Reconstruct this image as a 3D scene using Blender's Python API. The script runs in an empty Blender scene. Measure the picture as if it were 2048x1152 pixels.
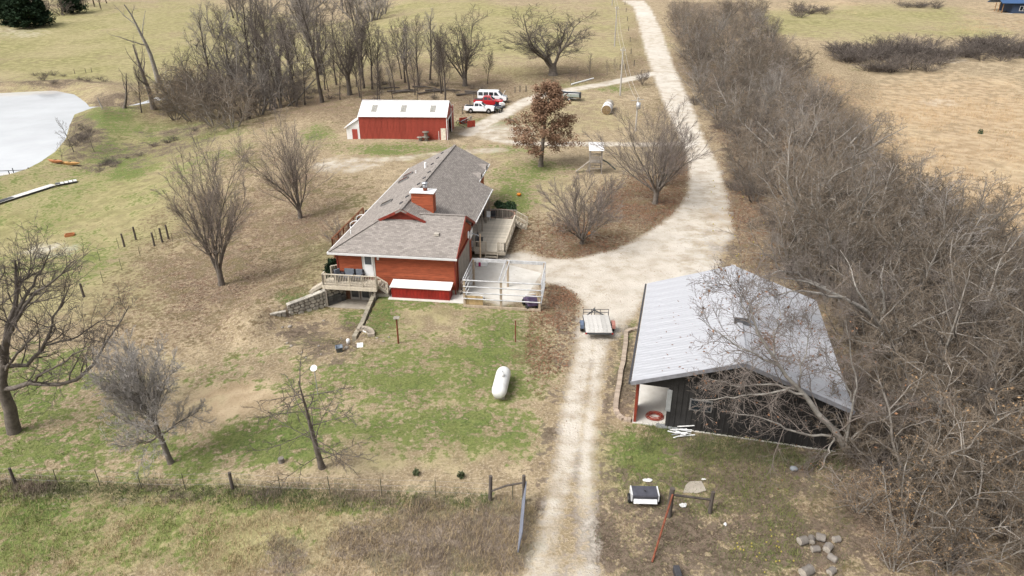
import bpy, math, random
import numpy as np
from mathutils import Vector, Matrix
sc = bpy.context.scene
C = sc.collection
rnd = random.Random(7)
R = math.radians
# ------------------------------------------------------------------ camera
CAMH, PITCH, FPX = 24.6, R(25.5), 1366.0          # drone height, tilt, focal length in photo pixels (2048 wide)
cam = bpy.data.cameras.new('camera'); camo = bpy.data.objects.new('camera', cam); C.objects.link(camo)
cam.sensor_width = 36; cam.lens = 36 * FPX / 2048; cam.clip_start = 0.5; cam.clip_end = 3000
camo.location = (0, 0, CAMH); camo.rotation_euler = (math.pi / 2 - PITCH, 0, 0)
sc.camera = camo
# ------------------------------------------------------------------ sky, sun, exposure
SUN_EL, SUN_AZ = R(52), R(238)                    # azimuth clockwise from +Y
w = bpy.data.worlds.new('World'); sc.world = w; w.use_nodes = True
nt = w.node_tree; bg = nt.nodes['Background']
sky = nt.nodes.new('ShaderNodeTexSky'); sky.sky_type = 'NISHITA'; sky.sun_disc = False
sky.sun_elevation = SUN_EL; sky.sun_rotation = SUN_AZ; sky.dust_density = 6; sky.air_density = 1.0; sky.ozone_density = 0.6
hs = nt.nodes.new('ShaderNodeHueSaturation'); hs.inputs['Saturation'].default_value = 0.22
nt.links.new(sky.outputs[0], hs.inputs['Color']); nt.links.new(hs.outputs[0], bg.inputs[0]); bg.inputs[1].default_value = 0.13
sl = bpy.data.lights.new('sun', 'SUN'); so = bpy.data.objects.new('sun', sl); C.objects.link(so)
sl.energy = 1.35; sl.angle = R(24); sl.color = (1.0, 0.985, 0.955)
sd = Vector((math.sin(SUN_AZ) * math.cos(SUN_EL), math.cos(SUN_AZ) * math.cos(SUN_EL), math.sin(SUN_EL)))
so.rotation_euler = sd.to_track_quat('Z', 'Y').to_euler(); so.location = sd * 80
sc.view_settings.view_transform = 'Standard'; sc.view_settings.look = 'None'; sc.view_settings.gamma = 1.0
sc.view_settings.exposure = 0.75; sc.view_settings.use_curve_mapping = False
sc.render.engine = 'CYCLES'; sc.cycles.max_bounces = 6; sc.cycles.diffuse_bounces = 3; sc.cycles.glossy_bounces = 3
sc.cycles.transparent_max_bounces = 4; sc.cycles.use_denoising = True; sc.cycles.denoising_prefilter = 'NONE'; sc.cycles.use_adaptive_sampling = False; sc.render.filter_size = 1.4

# ------------------------------------------------------------------ pixel (2048x1152) -> world helpers
cT, sT = math.cos(PITCH), math.sin(PITCH)
def sstep(a, b, x):
    t = np.clip((np.asarray(x, float) - a) / (b - a), 0, 1); return t * t * (3 - 2 * t)
def ray(u, v):
    a = (u - 1024) / FPX; b = (576 - v) / FPX
    return np.array([a, cT + b * sT, -sT + b * cT])
def onz(u, v, z=0.0):
    r = ray(u, v); t = (z - CAMH) / r[2]; return np.array([0, 0, CAMH]) + r * t
def proj(p):
    x, y, z = p; z = z - CAMH; d = y * cT - z * sT; up = y * sT + z * cT
    return 1024 + FPX * x / d, 576 - FPX * up / d
def ony(u, v, y):                                # where the pixel's ray crosses the upright plane at distance y
    r = ray(u, v); return np.array([0, 0, CAMH]) + r * (y / r[1])
class Loc:                                       # a building's own axes: a = right, b = back
    def __init__(S, p, yaw):
        S.o = np.array(p); S.yaw = R(yaw); y = S.yaw
        S.a = np.array([math.cos(y), -math.sin(y), 0]); S.b = np.array([math.sin(y), math.cos(y), 0])
    def to(S, x, y): dx = x - S.o[0]; dy = y - S.o[1]; return dx * S.a[0] + dy * S.a[1], dx * S.b[0] + dy * S.b[1]
    def w(S, a, b, z=0): q = S.o + S.a * a + S.b * b; return (q[0], q[1], z)
HO = Loc(onz(911, 590), 7.3)                     # house: front right wall corner
BO = Loc(onz(1268, 845), 13.9)                   # dark barn: front left wall corner
RO = Loc(onz(895, 283), 2.0)                     # red metal barn: front right wall corner
def sdf(poly, x, y):                             # signed distance to a polygon, negative inside
    poly = np.asarray(poly, float); n = len(poly); d = np.full(np.shape(x), 1e18); ins = np.zeros(np.shape(x), bool)
    for i in range(n):
        ax, ay = poly[i]; bx, by = poly[(i + 1) % n]; ex, ey = bx - ax, by - ay
        t = np.clip(((x - ax) * ex + (y - ay) * ey) / (ex * ex + ey * ey + 1e-12), 0, 1)
        d = np.minimum(d, (x - ax - t * ex) ** 2 + (y - ay - t * ey) ** 2)
        c = ((ay > y) != (by > y)) & (x < ex * (y - ay) / (ey + 1e-12 * (ey == 0)) + ax); ins ^= c
    d = np.sqrt(d); return np.where(ins, -d, d)
def sdl(line, x, y):                             # distance to a polyline
    d = np.full(np.shape(x), 1e18)
    for (ax, ay), (bx, by) in zip(line[:-1], line[1:]):
        ex, ey = bx - ax, by - ay
        t = np.clip(((x - ax) * ex + (y - ay) * ey) / (ex * ex + ey * ey + 1e-12), 0, 1)
        d = np.minimum(d, (x - ax - t * ex) ** 2 + (y - ay - t * ey) ** 2)
    return np.sqrt(d)
# ------------------------------------------------------------------ terrain height
POND_Z = -4.9
def base_z(x, y):
    y0 = 112 + 76 * sstep(42, 82, -x)
    t = y - y0; k = 14.0
    rise = 0.06 * np.where(t > 60, t, k * np.log1p(np.exp(np.clip(t, -200, 60) / k)))
    rise = np.where(rise > 21, 21 + 3 * np.tanh((rise - 21) / 12), rise)
    z = rise - 1.2 * sstep(9, 24, -x) * (1 - sstep(64, 90, y)) - 4.6 * sstep(18, 74, -x) * sstep(36, 78, y) * (1 - .0 * y)
    z = z + 0.35 * np.sin(x * .045 + 1) * np.sin(y * .05) * sstep(60, 130, y) - 1.5 * sstep(30, 80, x) * sstep(60, 130, y) * (1 - sstep(140, 220, y))
    return z
PONDPX = [(-260, 190), (0, 186), (60, 183), (110, 181), (150, 189), (172, 205), (180, 214), (172, 221), (150, 228), (140, 250), (132, 278), (112, 302), (84, 322), (50, 340), (0, 356), (-300, 420)]
PONDW = [tuple(onz(u, v, POND_Z)[:2]) for u, v in PONDPX]
CREEKW = [tuple(onz(u, v, POND_Z + .2)[:2]) for u, v in ((176, 214), (215, 214), (255, 213), (290, 205), (325, 193))]
TRENCH = [(-9.3, .6), (-9.3, -.2), (-10.62, -1.68), (-12.8, -3.55), (-14.2, -4.3), (-15, -9.5), (-7.2, -10.2), (-6.15, -9.0), (-5.88, -7.8), (-6.7, .6)]
PBX = (min(p[0] for p in PONDW) - 20, max(p[0] for p in PONDW + CREEKW) + 20, min(p[1] for p in PONDW) - 20, max(p[1] for p in PONDW + CREEKW) + 20)
def gz(x, y):
    x = np.asarray(x, float); y = np.asarray(y, float); shp = x.shape; x = np.atleast_1d(x).ravel(); y = np.atleast_1d(y).ravel()
    z = base_z(x, y)
    a, b = HO.to(x, y); k = np.nonzero((a > -21) & (a < -2) & (b > -13) & (b < 17))[0]
    if len(k):
        a, b, zk = a[k], b[k], z[k]
        m = (1 - sstep(2.0, 5.5, sdf([(-13.6, -3.6), (-9, -1), (-9, 9), (-12.5, 6)], a, b)))
        zk = zk + m * np.maximum(0, (-0.05 - zk) * .95)
        tw = (1 - sstep(-0.05, .30, sdf(TRENCH, a, b))) * sstep(-10.5, -5.0, b) * sstep(-15.2, -12.6, a)
        z[k] = zk * (1 - tw) + np.minimum(zk, -0.98) * tw
    k = np.nonzero((x > PBX[0]) & (x < PBX[1]) & (y > PBX[2]) & (y < PBX[3]))[0]
    if len(k):
        sdp = np.minimum(sdf(PONDW, x[k], y[k]), sdl(CREEKW, x[k], y[k]) - 1.6)
        pw = 1 - sstep(2, 16, sdp); tgt = POND_Z + np.clip(sdp * .32, -1.2, 2.0)
        z[k] = z[k] * (1 - pw) + tgt * pw
    return z.reshape(shp)
TS = 12 * (60 ** np.linspace(0, 1, 200))
def G(u, v):                                     # where the pixel's ray meets the ground
    r = ray(u, v); o = np.array([0, 0, CAMH]); t = TS
    for st in range(2):
        p = o + r * t[:, None]; f = p[:, 2] - gz(p[:, 0], p[:, 1]); i = int(np.argmax(f < 0))
        if i == 0: i = len(t) - 1
        if st == 0: t = np.linspace(t[i - 1], t[i], 24)
    s_ = f[i - 1] / (f[i - 1] - f[i] + 1e-12); q = o + r * (t[i - 1] + (t[i] - t[i - 1]) * np.clip(s_, 0, 1)); q[2] = gz(q[0], q[1]); return q
def GP(px): return [tuple(G(u, v)[:2]) for u, v in px]
def top_h(p, v):                                 # height of a vertical thing at p that reaches image row v
    lo, hi = 0, 60
    for _ in range(30):
        m = (lo + hi) / 2
        if proj((p[0], p[1], p[2] + m))[1] > v: lo = m
        else: hi = m
    return lo
def zat(x, y): return float(gz(x, y))

# ------------------------------------------------------------------ objects
def tag(o, label=None, cat=None, group=None, kind=None):
    if label: o['label'] = label
    if cat: o['category'] = cat
    if group: o['group'] = group
    if kind: o['kind'] = kind
    return o
def thing(name, label, cat, loc=(0, 0, 0), rz=0, group=None):
    o = bpy.data.objects.new(name, None); C.objects.link(o); o.empty_display_size = .3
    o.location = [float(q) for q in loc]; o.rotation_euler = (0, 0, rz); return tag(o, label, cat, group)
def link(name, me, parent=None, loc=(0, 0, 0), rot=(0, 0, 0), scale=(1, 1, 1)):
    o = bpy.data.objects.new(name, me); C.objects.link(o); o.parent = parent
    o.location = [float(q) for q in loc]; o.rotation_euler = rot; o.scale = scale; return o
def copy_tree(o, parent=None):
    c = o.copy(); C.objects.link(c); c.parent = parent
    for ch in o.children: copy_tree(ch, c)
    return c
def np_mesh(name, V, Q, mat=None, smooth=False, tri=None):
    me = bpy.data.meshes.new(name); V = np.asarray(V, np.float32).reshape(-1, 3)
    nq = 0 if Q is None else len(Q); ntr = 0 if tri is None else len(tri)
    me.vertices.add(len(V)); me.vertices.foreach_set('co', V.ravel())
    parts = []
    if nq: parts.append(np.asarray(Q, np.int32).ravel())
    if ntr: parts.append(np.asarray(tri, np.int32).ravel())
    idx = np.concatenate(parts)
    me.loops.add(len(idx)); me.loops.foreach_set('vertex_index', idx)
    tot = np.concatenate([np.full(nq, 4, np.int32), np.full(ntr, 3, np.int32)])
    st = np.concatenate([[0], np.cumsum(tot)[:-1]]).astype(np.int32)
    me.polygons.add(nq + ntr); me.polygons.foreach_set('loop_start', st); me.polygons.foreach_set('loop_total', tot)
    if smooth: me.polygons.foreach_set('use_smooth', np.ones(nq + ntr, bool))
    me.update(calc_edges=True)
    if mat: me.materials.append(mat)
    return me
class MB:                                        # collects shapes of ONE part
    def __init__(S): S.v = []; S.f = []; S.sm = []
    def add(S, vs, fs, M=None, smooth=False):
        n = len(S.v)
        for p in vs: S.v.append(tuple(M @ Vector(p)) if M is not None else tuple(p))
        for f in fs: S.f.append([i + n for i in f]); S.sm.append(smooth)
        return S
    def box(S, c, s, rz=0, rx=0, ry=0, taper=1.0):
        x, y, z = s[0] / 2, s[1] / 2, s[2] / 2; t = taper
        vs = [(-x, -y, -z), (x, -y, -z), (x, y, -z), (-x, y, -z), (-x * t, -y * t, z), (x * t, -y * t, z), (x * t, y * t, z), (-x * t, y * t, z)]
        M = Matrix.Translation(c) @ Matrix.Rotation(rz, 4, 'Z') @ Matrix.Rotation(rx, 4, 'X') @ Matrix.Rotation(ry, 4, 'Y')
        return S.add(vs, [(0, 3, 2, 1), (4, 5, 6, 7), (0, 1, 5, 4), (1, 2, 6, 5), (2, 3, 7, 6), (3, 0, 4, 7)], M)
    def b2(S, lo, hi): return S.box([(lo[i] + hi[i]) / 2 for i in range(3)], [hi[i] - lo[i] for i in range(3)])
    def bar(S, p, q, w_, h_=None):               # square bar from p to q
        p = Vector(p); q = Vector(q); d = q - p; L = d.length
        M = Matrix.Translation((p + q) / 2) @ d.to_track_quat('X', 'Z').to_matrix().to_4x4()
        h_ = h_ or w_; x, y, z = L / 2, w_ / 2, h_ / 2
        vs = [(-x, -y, -z), (x, -y, -z), (x, y, -z), (-x, y, -z), (-x, -y, z), (x, -y, z), (x, y, z), (-x, y, z)]
        return S.add(vs, [(0, 3, 2, 1), (4, 5, 6, 7), (0, 1, 5, 4), (1, 2, 6, 5), (2, 3, 7, 6), (3, 0, 4, 7)], M)
    def tube(S, pts, r, n=8, closed=False, caps=True):
        pts = [Vector(p) for p in pts]; K = len(pts); rs = r if isinstance(r, (list, tuple)) else [r] * K
        vs = []; fs = []; ref = None
        for i in range(K):
            a = pts[i - 1] if (i or closed) else pts[i]; b = pts[(i + 1) % K] if (i < K - 1 or closed) else pts[i]
            t = (b - a).normalized()
            if ref is None: ref = t.orthogonal().normalized()
            ref = (ref - t * ref.dot(t)).normalized(); bn = t.cross(ref)
            for k in range(n):
                an = 2 * math.pi * k / n; vs.append(pts[i] + (ref * math.cos(an) + bn * math.sin(an)) * rs[i])
        for i in range(K if closed else K - 1):
            for k in range(n):
                j = (i + 1) % K; fs.append((i * n + k, i * n + (k + 1) % n, j * n + (k + 1) % n, j * n + k))
        S.add(vs, fs, None, n > 5)
        if caps and not closed:
            S.add(vs[:n], [tuple(range(n - 1, -1, -1))]); S.add(vs[-n:], [tuple(range(n))])
        return S
    def lathe(S, prof, n=16, M=None):            # profile [(r, z)] about Z
        vs = []; fs = []
        for r, z in prof:
            for k in range(n): an = 2 * math.pi * k / n; vs.append((r * math.cos(an), r * math.sin(an), z))
        for i in range(len(prof) - 1):
            for k in range(n): fs.append((i * n + k, i * n + (k + 1) % n, (i + 1) * n + (k + 1) % n, (i + 1) * n + k))
        return S.add(vs, fs, M, True)
    def prism(S, poly, z0, z1, M=None):          # polygon in XY, extruded along Z
        n = len(poly); vs = [(x, y, z0) for x, y in poly] + [(x, y, z1) for x, y in poly]
        fs = [tuple(range(n - 1, -1, -1)), tuple(range(n, 2 * n))] + [(i, (i + 1) % n, n + (i + 1) % n, n + i) for i in range(n)]
        return S.add(vs, fs, M)
    def side(S, prof, x0, x1, M=None):           # profile in YZ, extruded along X
        n = len(prof); vs = [(x0, y, z) for y, z in prof] + [(x1, y, z) for y, z in prof]
        fs = [tuple(range(n - 1, -1, -1)), tuple(range(n, 2 * n))] + [(i, (i + 1) % n, n + (i + 1) % n, n + i) for i in range(n)]
        return S.add(vs, fs, M)
    def slab(S, pts, th):                        # planar polygon with thickness below it
        p = [Vector(q) for q in pts]; n = (p[1] - p[0]).cross(p[2] - p[0]).normalized()
        if n.z < 0: p.reverse(); n = -n
        k = len(p); vs = p + [q - n * th for q in p]
        return S.add(vs, [tuple(range(k)), tuple(range(2 * k - 1, k - 1, -1))] + [(i, k + i, k + (i + 1) % k, (i + 1) % k) for i in range(k)])
    def ball(S, c, r, n=10, m=7, sq=(1, 1, 1)):
        pr = [(max(1e-4, math.sin(math.pi * i / m)) * r, -math.cos(math.pi * i / m) * r) for i in range(m + 1)]
        return S.lathe(pr, n, Matrix.Translation(c) @ Matrix.Diagonal((*sq, 1)))
    def mesh(S, name, mat=None):
        me = bpy.data.meshes.new(name); me.from_pydata(S.v, [], S.f); me.update()
        me.polygons.foreach_set('use_smooth', S.sm)
        uvl = me.uv_layers.new(name='UVMap').data
        vs = me.vertices
        for p in me.polygons:
            n = p.normal
            if abs(n.z) > .97: ux, vx = Vector((1, 0, 0)), Vector((0, 1, 0))
            else: ux = Vector((0, 0, 1)).cross(n).normalized(); vx = n.cross(ux)
            for li in p.loop_indices:
                co = vs[me.loops[li].vertex_index].co; uvl[li].uv = (co.dot(ux), co.dot(vx))
        if mat: me.materials.append(mat)
        return me
    def build(S, name, mat, parent=None, kind=None, label=None, bevel=0, loc=(0, 0, 0), rot=(0, 0, 0)):
        o = link(name, S.mesh(name, mat), parent, loc, rot)
        if bevel:
            m = o.modifiers.new('bevel', 'BEVEL'); m.width = bevel; m.segments = 2; m.limit_method = 'ANGLE'; m.angle_limit = R(40)
        if kind: o['kind'] = kind
        if label: o['label'] = label
        return o
# ------------------------------------------------------------------ materials
def nn(nt, t, **k):
    n = nt.nodes.new(t)
    for a, b in k.items(): setattr(n, a, b)
    return n
MATS = {}
def mat(name, col, rough=.8, var=.15, scale=3.0, metal=0.0, bump=0.0, bscale=None, col2=None, coord='Object', rand=0.0, spec=.3, stretch=None, trans=0):
    """noise-mottled surface: col darkened / lightened by var, optional second colour, optional bump"""
    if name in MATS: return MATS[name]
    m = bpy.data.materials.new(name); m.use_nodes = True; nt = m.node_tree; b = nt.nodes['Principled BSDF']
    L = nt.links.new
    tc = nn(nt, 'ShaderNodeTexCoord'); vec = tc.outputs[coord]
    if stretch:
        mp = nn(nt, 'ShaderNodeMapping'); mp.inputs['Scale'].default_value = stretch; L(vec, mp.inputs[0]); vec = mp.outputs[0]
    no = nn(nt, 'ShaderNodeTexNoise'); no.inputs['Scale'].default_value = scale; no.inputs['Detail'].default_value = 6; no.inputs['Roughness'].default_value = .65
    L(vec, no.inputs['Vector'])
    rmp = nn(nt, 'ShaderNodeMapRange'); rmp.inputs[1].default_value = .3; rmp.inputs[2].default_value = .7; L(no.outputs[0], rmp.inputs[0])
    mx = nn(nt, 'ShaderNodeMix', data_type='RGBA')
    c2 = col2 or tuple(c * (1 - 2 * var) for c in col); c1 = col if col2 else tuple(min(1, c * (1 + var)) for c in col)
    mx.inputs[6].default_value = (*c2, 1); mx.inputs[7].default_value = (*c1, 1); L(rmp.outputs[0], mx.inputs[0])
    out = mx.outputs[2]
    if rand:
        oi = nn(nt, 'ShaderNodeObjectInfo'); h = nn(nt, 'ShaderNodeHueSaturation')
        r2 = nn(nt, 'ShaderNodeMapRange'); r2.inputs[3].default_value = 1 - rand; r2.inputs[4].default_value = 1 + rand
        L(oi.outputs['Random'], r2.inputs[0]); L(r2.outputs[0], h.inputs['Value']); L(out, h.inputs['Color']); out = h.outputs[0]
    L(out, b.inputs['Base Color'])
    b.inputs['Roughness'].default_value = rough; b.inputs['Metallic'].default_value = metal
    b.inputs['Specular IOR Level'].default_value = spec
    if bump:
        n2 = nn(nt, 'ShaderNodeTexNoise'); n2.inputs['Scale'].default_value = bscale or scale * 6; n2.inputs['Detail'].default_value = 4; L(vec, n2.inputs['Vector'])
        bp = nn(nt, 'ShaderNodeBump'); bp.inputs['Strength'].default_value = bump; bp.inputs['Distance'].default_value = .03
        L(n2.outputs[0], bp.inputs['Height']); L(bp.outputs[0], b.inputs['Normal'])
    MATS[name] = m; return m
def mat_shingle():
    m = mat('roof shingles', (.34, .31, .285), .95, spec=.1); nt = m.node_tree; L = nt.links.new; b = nt.nodes['Principled BSDF']
    uv = nn(nt, 'ShaderNodeUVMap')
    br = nn(nt, 'ShaderNodeTexBrick'); br.inputs['Scale'].default_value = 1.0; br.inputs['Brick Width'].default_value = .33; br.inputs['Row Height'].default_value = .15
    br.inputs['Mortar Size'].default_value = .012; br.inputs['Color1'].default_value = (.30, .268, .242, 1); br.inputs['Color2'].default_value = (.19, .168, .15, 1); br.inputs['Mortar'].default_value = (.16, .145, .135, 1); br.inputs['Bias'].default_value = -.15
    L(uv.outputs[0], br.inputs['Vector'])
    no = nn(nt, 'ShaderNodeTexNoise'); no.inputs['Scale'].default_value = 1.1; no.inputs['Detail'].default_value = 7; L(uv.outputs[0], no.inputs['Vector'])
    rm = nn(nt, 'ShaderNodeMapRange'); rm.inputs[1].default_value = .3; rm.inputs[2].default_value = .7; rm.inputs[3].default_value = .9; rm.inputs[4].default_value = 1.08; L(no.outputs[0], rm.inputs[0])
    h = nn(nt, 'ShaderNodeHueSaturation'); L(br.outputs[0], h.inputs['Color']); L(rm.outputs[0], h.inputs['Value']); L(h.outputs[0], b.inputs['Base Color'])
    bp = nn(nt, 'ShaderNodeBump'); bp.inputs['Strength'].default_value = .6; bp.inputs['Distance'].default_value = .02; L(br.outputs['Color'], bp.inputs['Height']); L(bp.outputs[0], b.inputs['Normal'])
    return m
def mat_wood(name, col, col2=None, rough=.85, rand=.12):
    return mat(name, col, rough, var=.2, scale=5, col2=col2, bump=.15, rand=rand, stretch=(1, 1, .25))
def mat_glass(name='window glass', col=(.02, .025, .03)):
    return mat(name, col, .06, var=.1, spec=.6)
white = mat('white painted metal', (.80, .80, .79), .45, var=.03, scale=1.5)
rooftin = mat('grey white roof metal', (.37, .374, .395), .5, var=.07, scale=.9, stretch=(.25, 1.6, 1), spec=.4)
redwall = mat('red barn metal', (.33, .062, .042), .55, var=.14, scale=1.1, stretch=(1.5, 1.5, .35), rand=.07)
redtrim = mat('dark red trim', (.22, .035, .022), .6, var=.15)
siding = mat('orange red stained siding', (.33, .08, .034), .75, var=.2, scale=2.6, stretch=(.5, .5, 3), rand=.16)
woodgrey = mat_wood('weathered grey wood', (.36, .32, .27), (.20, .175, .15))
woodtan = mat_wood('weathered tan deck wood', (.55, .49, .39), (.38, .33, .26))
woodred = mat_wood('red stained deck wood', (.20, .07, .03), (.11, .04, .02))
wooddark = mat_wood('dark fence post wood', (.12, .10, .085), (.06, .05, .043))
stone = mat('limestone', (.50, .46, .39), .95, var=.2, scale=2.5, col2=(.20, .185, .16), bump=.5, bscale=9, rand=.22)
concrete = mat('pale concrete', (.60, .575, .53), .9, var=.1, scale=.9, col2=(.46, .43, .38), bump=.1)
oldconc = mat('stained concrete', (.38, .34, .28), .92, scale=1.2, col2=(.24, .21, .17), bump=.2)
charcoal = mat('charcoal wall metal', (.030, .028, .027), .55, var=.2, scale=1.2)
galv = mat('galvanised steel', (.50, .51, .53), .4, var=.12, scale=4, metal=.6)
black = mat('black rubber', (.02, .02, .02), .7, var=.2)
darkgrey = mat('dark grey plastic', (.055, .055, .06), .55, var=.2)
rust = mat('rusted pipe', (.20, .065, .035), .85, var=.3, scale=6)
bark = mat('grey brown bark', (.20, .172, .146), .95, scale=3, col2=(.09, .076, .064), bump=.6, bscale=14, rand=.15, spec=.1)
barkpale = mat('pale grey bark', (.38, .352, .312), .95, scale=2.2, col2=(.18, .163, .142), bump=.4, bscale=12, rand=.12, spec=.1)
barkbrush = mat('grey brush bark', (.29, .262, .228), .95, scale=2.2, col2=(.13, .115, .098), bump=.4, bscale=12, rand=.25, spec=.1)
twig = mat('brown grey twigs', (.19, .162, .142), .95, scale=.6, col2=(.10, .083, .071), rand=.35, spec=.08)
twigpale = mat('pale twigs', (.31, .277, .25), .95, scale=.8, col2=(.17, .15, .132), rand=.3, spec=.08)
twigtan = mat('tan brush twigs', (.24, .193, .146), .95, scale=.5, col2=(.12, .095, .072), rand=.42, spec=.08)
glass = mat_glass()
shingle = mat_shingle()
# ================================================================== ground
_EC = {}
def ell(x, y, lst, soft=.6):                     # union of soft blobs; listed as photo pixels (u, v, half width, half height, strength), kept as ground ellipses
    if id(lst) not in _EC:
        pr = []
        for u, v, ru, rv, s in lst:
            c = G(u, v); e1 = G(u + ru, v); e2 = G(u, max(2, v - rv)); e3 = G(u, v + rv)
            pr.append((c[0], c[1], abs(e1[0] - c[0]), abs(e2[1] - c[1]) + .01, abs(c[1] - e3[1]) + .01, s))
        _EC[id(lst)] = pr
    m = np.zeros(np.shape(x))
    for cx, cy, rx, ryf, ryn, s in _EC[id(lst)]:
        if s <= 0: continue
        k = np.nonzero((np.abs(y - cy) < max(ryf, ryn) * 1.7) & (np.abs(x - cx) < (rx + abs(cx / cy) * max(ryf, ryn)) * 1.7))
        if not len(k[0]): continue
        xx, yy = x[k], y[k]; d = np.sqrt(((xx - cx - cx / cy * (yy - cy)) / rx) ** 2 + ((yy - cy) / np.where(yy > cy, ryf, ryn)) ** 2)
        m[k] = np.maximum(m[k], s * (1 - sstep(1 - soft, 1 + soft, d)))
    return m
SHADY = [(1435, 460, 60, 80, .75), (1440, 500, 40, 34, .9)]  # shade on the drive's right side, painted by thinning the pale gravel colour
DRIVE = GP([(1243, 1), (1266, 14), (1278, 55), (1292, 112), (1312, 170), (1336, 230), (1362, 285), (1374, 330), (1374, 380), (1352, 420), (1300, 462), (1230, 497), (1160, 514), (1095, 516), (1050, 500), (945, 512), (925, 545), (935, 590), (1000, 612), (1060, 600), (1090, 566), (1140, 582), (1160, 606), (1150, 660), (1140, 720), (1126, 790), (1112, 860), (1100, 930), (1086, 1010), (1066, 1080), (1046, 1152), (1030, 1200),
            (1215, 1200), (1205, 1120), (1196, 1050), (1194, 950), (1198, 850), (1208, 760), (1222, 690), (1262, 648), (1300, 590), (1390, 560), (1440, 540), (1470, 470), (1462, 400), (1440, 330), (1412, 280), (1386, 210), (1352, 140), (1324, 60), (1302, 16), (1288, 1)])
TRK1 = GP([(1176, 640), (1168, 700), (1152, 790), (1135, 890), (1114, 1000), (1084, 1152)])
TRK2 = GP([(1210, 640), (1204, 700), (1194, 790), (1185, 890), (1176, 1000), (1170, 1152)])
SIDE = GP([(1310, 146), (1270, 156), (1210, 168), (1150, 178), (1090, 188), (1048, 204), (1015, 224), (985, 240), (960, 252), (935, 268)])
SIDE2 = GP([(1400, 287), (1300, 289), (1200, 288), (1110, 288), (1030, 286), (985, 276), (968, 262)])
SIDE3 = GP([(1000, 300), (900, 305), (800, 318), (700, 322), (640, 330)])
FENCE = [G(u, v) for u, v in ((-120, 962), (31, 968), (118, 972), (200, 972), (284, 978), (372, 980), (466, 978), (562, 986), (660, 988), (764, 992), (872, 994), (980, 1000))]
FENCEXY = [tuple(p[:2]) for p in FENCE]
HEDGE = GP([(1335, 4), (1350, 70), (1384, 170), (1424, 250), (1462, 320), (1490, 400), (1520, 480), (1560, 545), (1690, 640), (1735, 800), (1715, 880), (1680, 940), (1675, 1010), (1740, 1160), (2700, 1190), (2400, 760), (2120, 600), (1960, 470), (1820, 390), (1760, 320), (1690, 240), (1610, 150), (1560, 90), (1530, 40), (1500, 4)])
GREEN = [(880, 735, 200, 62, .8), (1000, 660, 110, 40, .45), (760, 760, 160, 60, .7), (880, 868, 190, 52, .9), (600, 870, 230, 48, .85), (760, 620, 34, 70, .9), (705, 640, 22, 20, .8), (860, 600, 90, 16, .8), (590, 596, 44, 26, .9), (640, 700, 60, 30, .3), (450, 760, 60, 34, .45), (500, 720, 80, 20, .35),
         (110, 830, 200, 120, .75), (240, 890, 180, 70, .65), (430, 890, 130, 40, .55), (100, 1060, 330, 80, .75), (330, 1080, 160, 60, .6), (700, 1010, 330, 16, .75), (400, 1000, 400, 14, .5), (560, 1090, 60, 50, .4), (1000, 1000, 70, 12, .6),
         (250, 250, 110, 44, .85), (220, 300, 90, 40, .8), (420, 262, 80, 22, .95), (160, 340, 200, 60, .42), (130, 420, 260, 110, .36), (330, 330, 120, 60, .35), (90, 520, 130, 60, .3), (470, 300, 40, 40, .5), (660, 380, 80, 40, .3), (720, 420, 30, 60, .45), (620, 540, 70, 60, .4), (540, 540, 60, 50, .3),
         (820, 300, 200, 12, .6), (1035, 345, 60, 22, .9), (1030, 392, 40, 40, .7), (1090, 335, 60, 18, .5), (1080, 300, 50, 8, .2), (1240, 520, 30, 6, .6), (1250, 685, 18, 60, .7), (1245, 740, 16, 50, .6),
         (1290, 905, 90, 70, .75), (1420, 900, 110, 40, .5), (1330, 960, 120, 50, .55), (1520, 1105, 110, 40, .75), (1430, 1010, 80, 24, .5), (1580, 960, 110, 60, .55), (1620, 1060, 120, 60, .45), (1380, 930, 90, 30, .5), (980, 245, 60, 14, .6), (1180, 175, 80, 10, .5), (1150, 650, 8, 80, .2),
         (560, 190, 60, 10, .3), (650, 280, 40, 30, .5)]
OLIVE = [(250, 90, 420, 90, .95), (820, 60, 420, 80, .8), (560, 160, 400, 60, .55), (1120, 130, 150, 50, .6), (1220, 40, 60, 60, .6), (1720, 45, 260, 32, .9), (1880, 60, 120, 16, .6), (120, 300, 300, 90, .75), (130, 430, 300, 120, .85), (100, 560, 220, 120, .8), (360, 330, 180, 60, .6), (330, 420, 100, 60, .5), (620, 380, 120, 60, .4), (640, 540, 90, 70, .5), (200, 760, 260, 70, .5), (300, 1060, 420, 90, .6), (900, 700, 240, 120, .35), (1060, 370, 90, 60, .45), (1150, 230, 120, 40, .3), (850, 305, 260, 20, .4), (740, 880, 320, 60, .35), (1380, 930, 200, 80, .5)]
LEAF = [(520, 470, 190, 100, .85), (470, 560, 200, 90, .8), (590, 400, 130, 60, .75), (380, 640, 160, 50, .6), (560, 330, 120, 40, .4), (1180, 478, 150, 46, 1.0), (1290, 420, 90, 60, 1.0), (1350, 350, 40, 60, .8), (1040, 480, 50, 40, .7), (1125, 612, 36, 50, .85), (1090, 700, 50, 90, .35),
        (1500, 400, 70, 160, .95), (1540, 520, 80, 40, .9), (1340, 140, 40, 160, .0), (1300, 1080, 200, 90, .6), (1500, 1000, 220, 90, .5), (1560, 1080, 190, 110, .35), (1740, 800, 260, 300, .8), (1900, 1000, 320, 220, .8), (1600, 300, 150, 160, .85), (1450, 120, 100, 140, .8), (1560, 910, 160, 40, .6),
        (700, 190, 360, 46, .85), (450, 200, 140, 60, .7), (1100, 148, 170, 26, .6), (1270, 120, 26, 80, .55), (660, 670, 90, 40, .5)]
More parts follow.
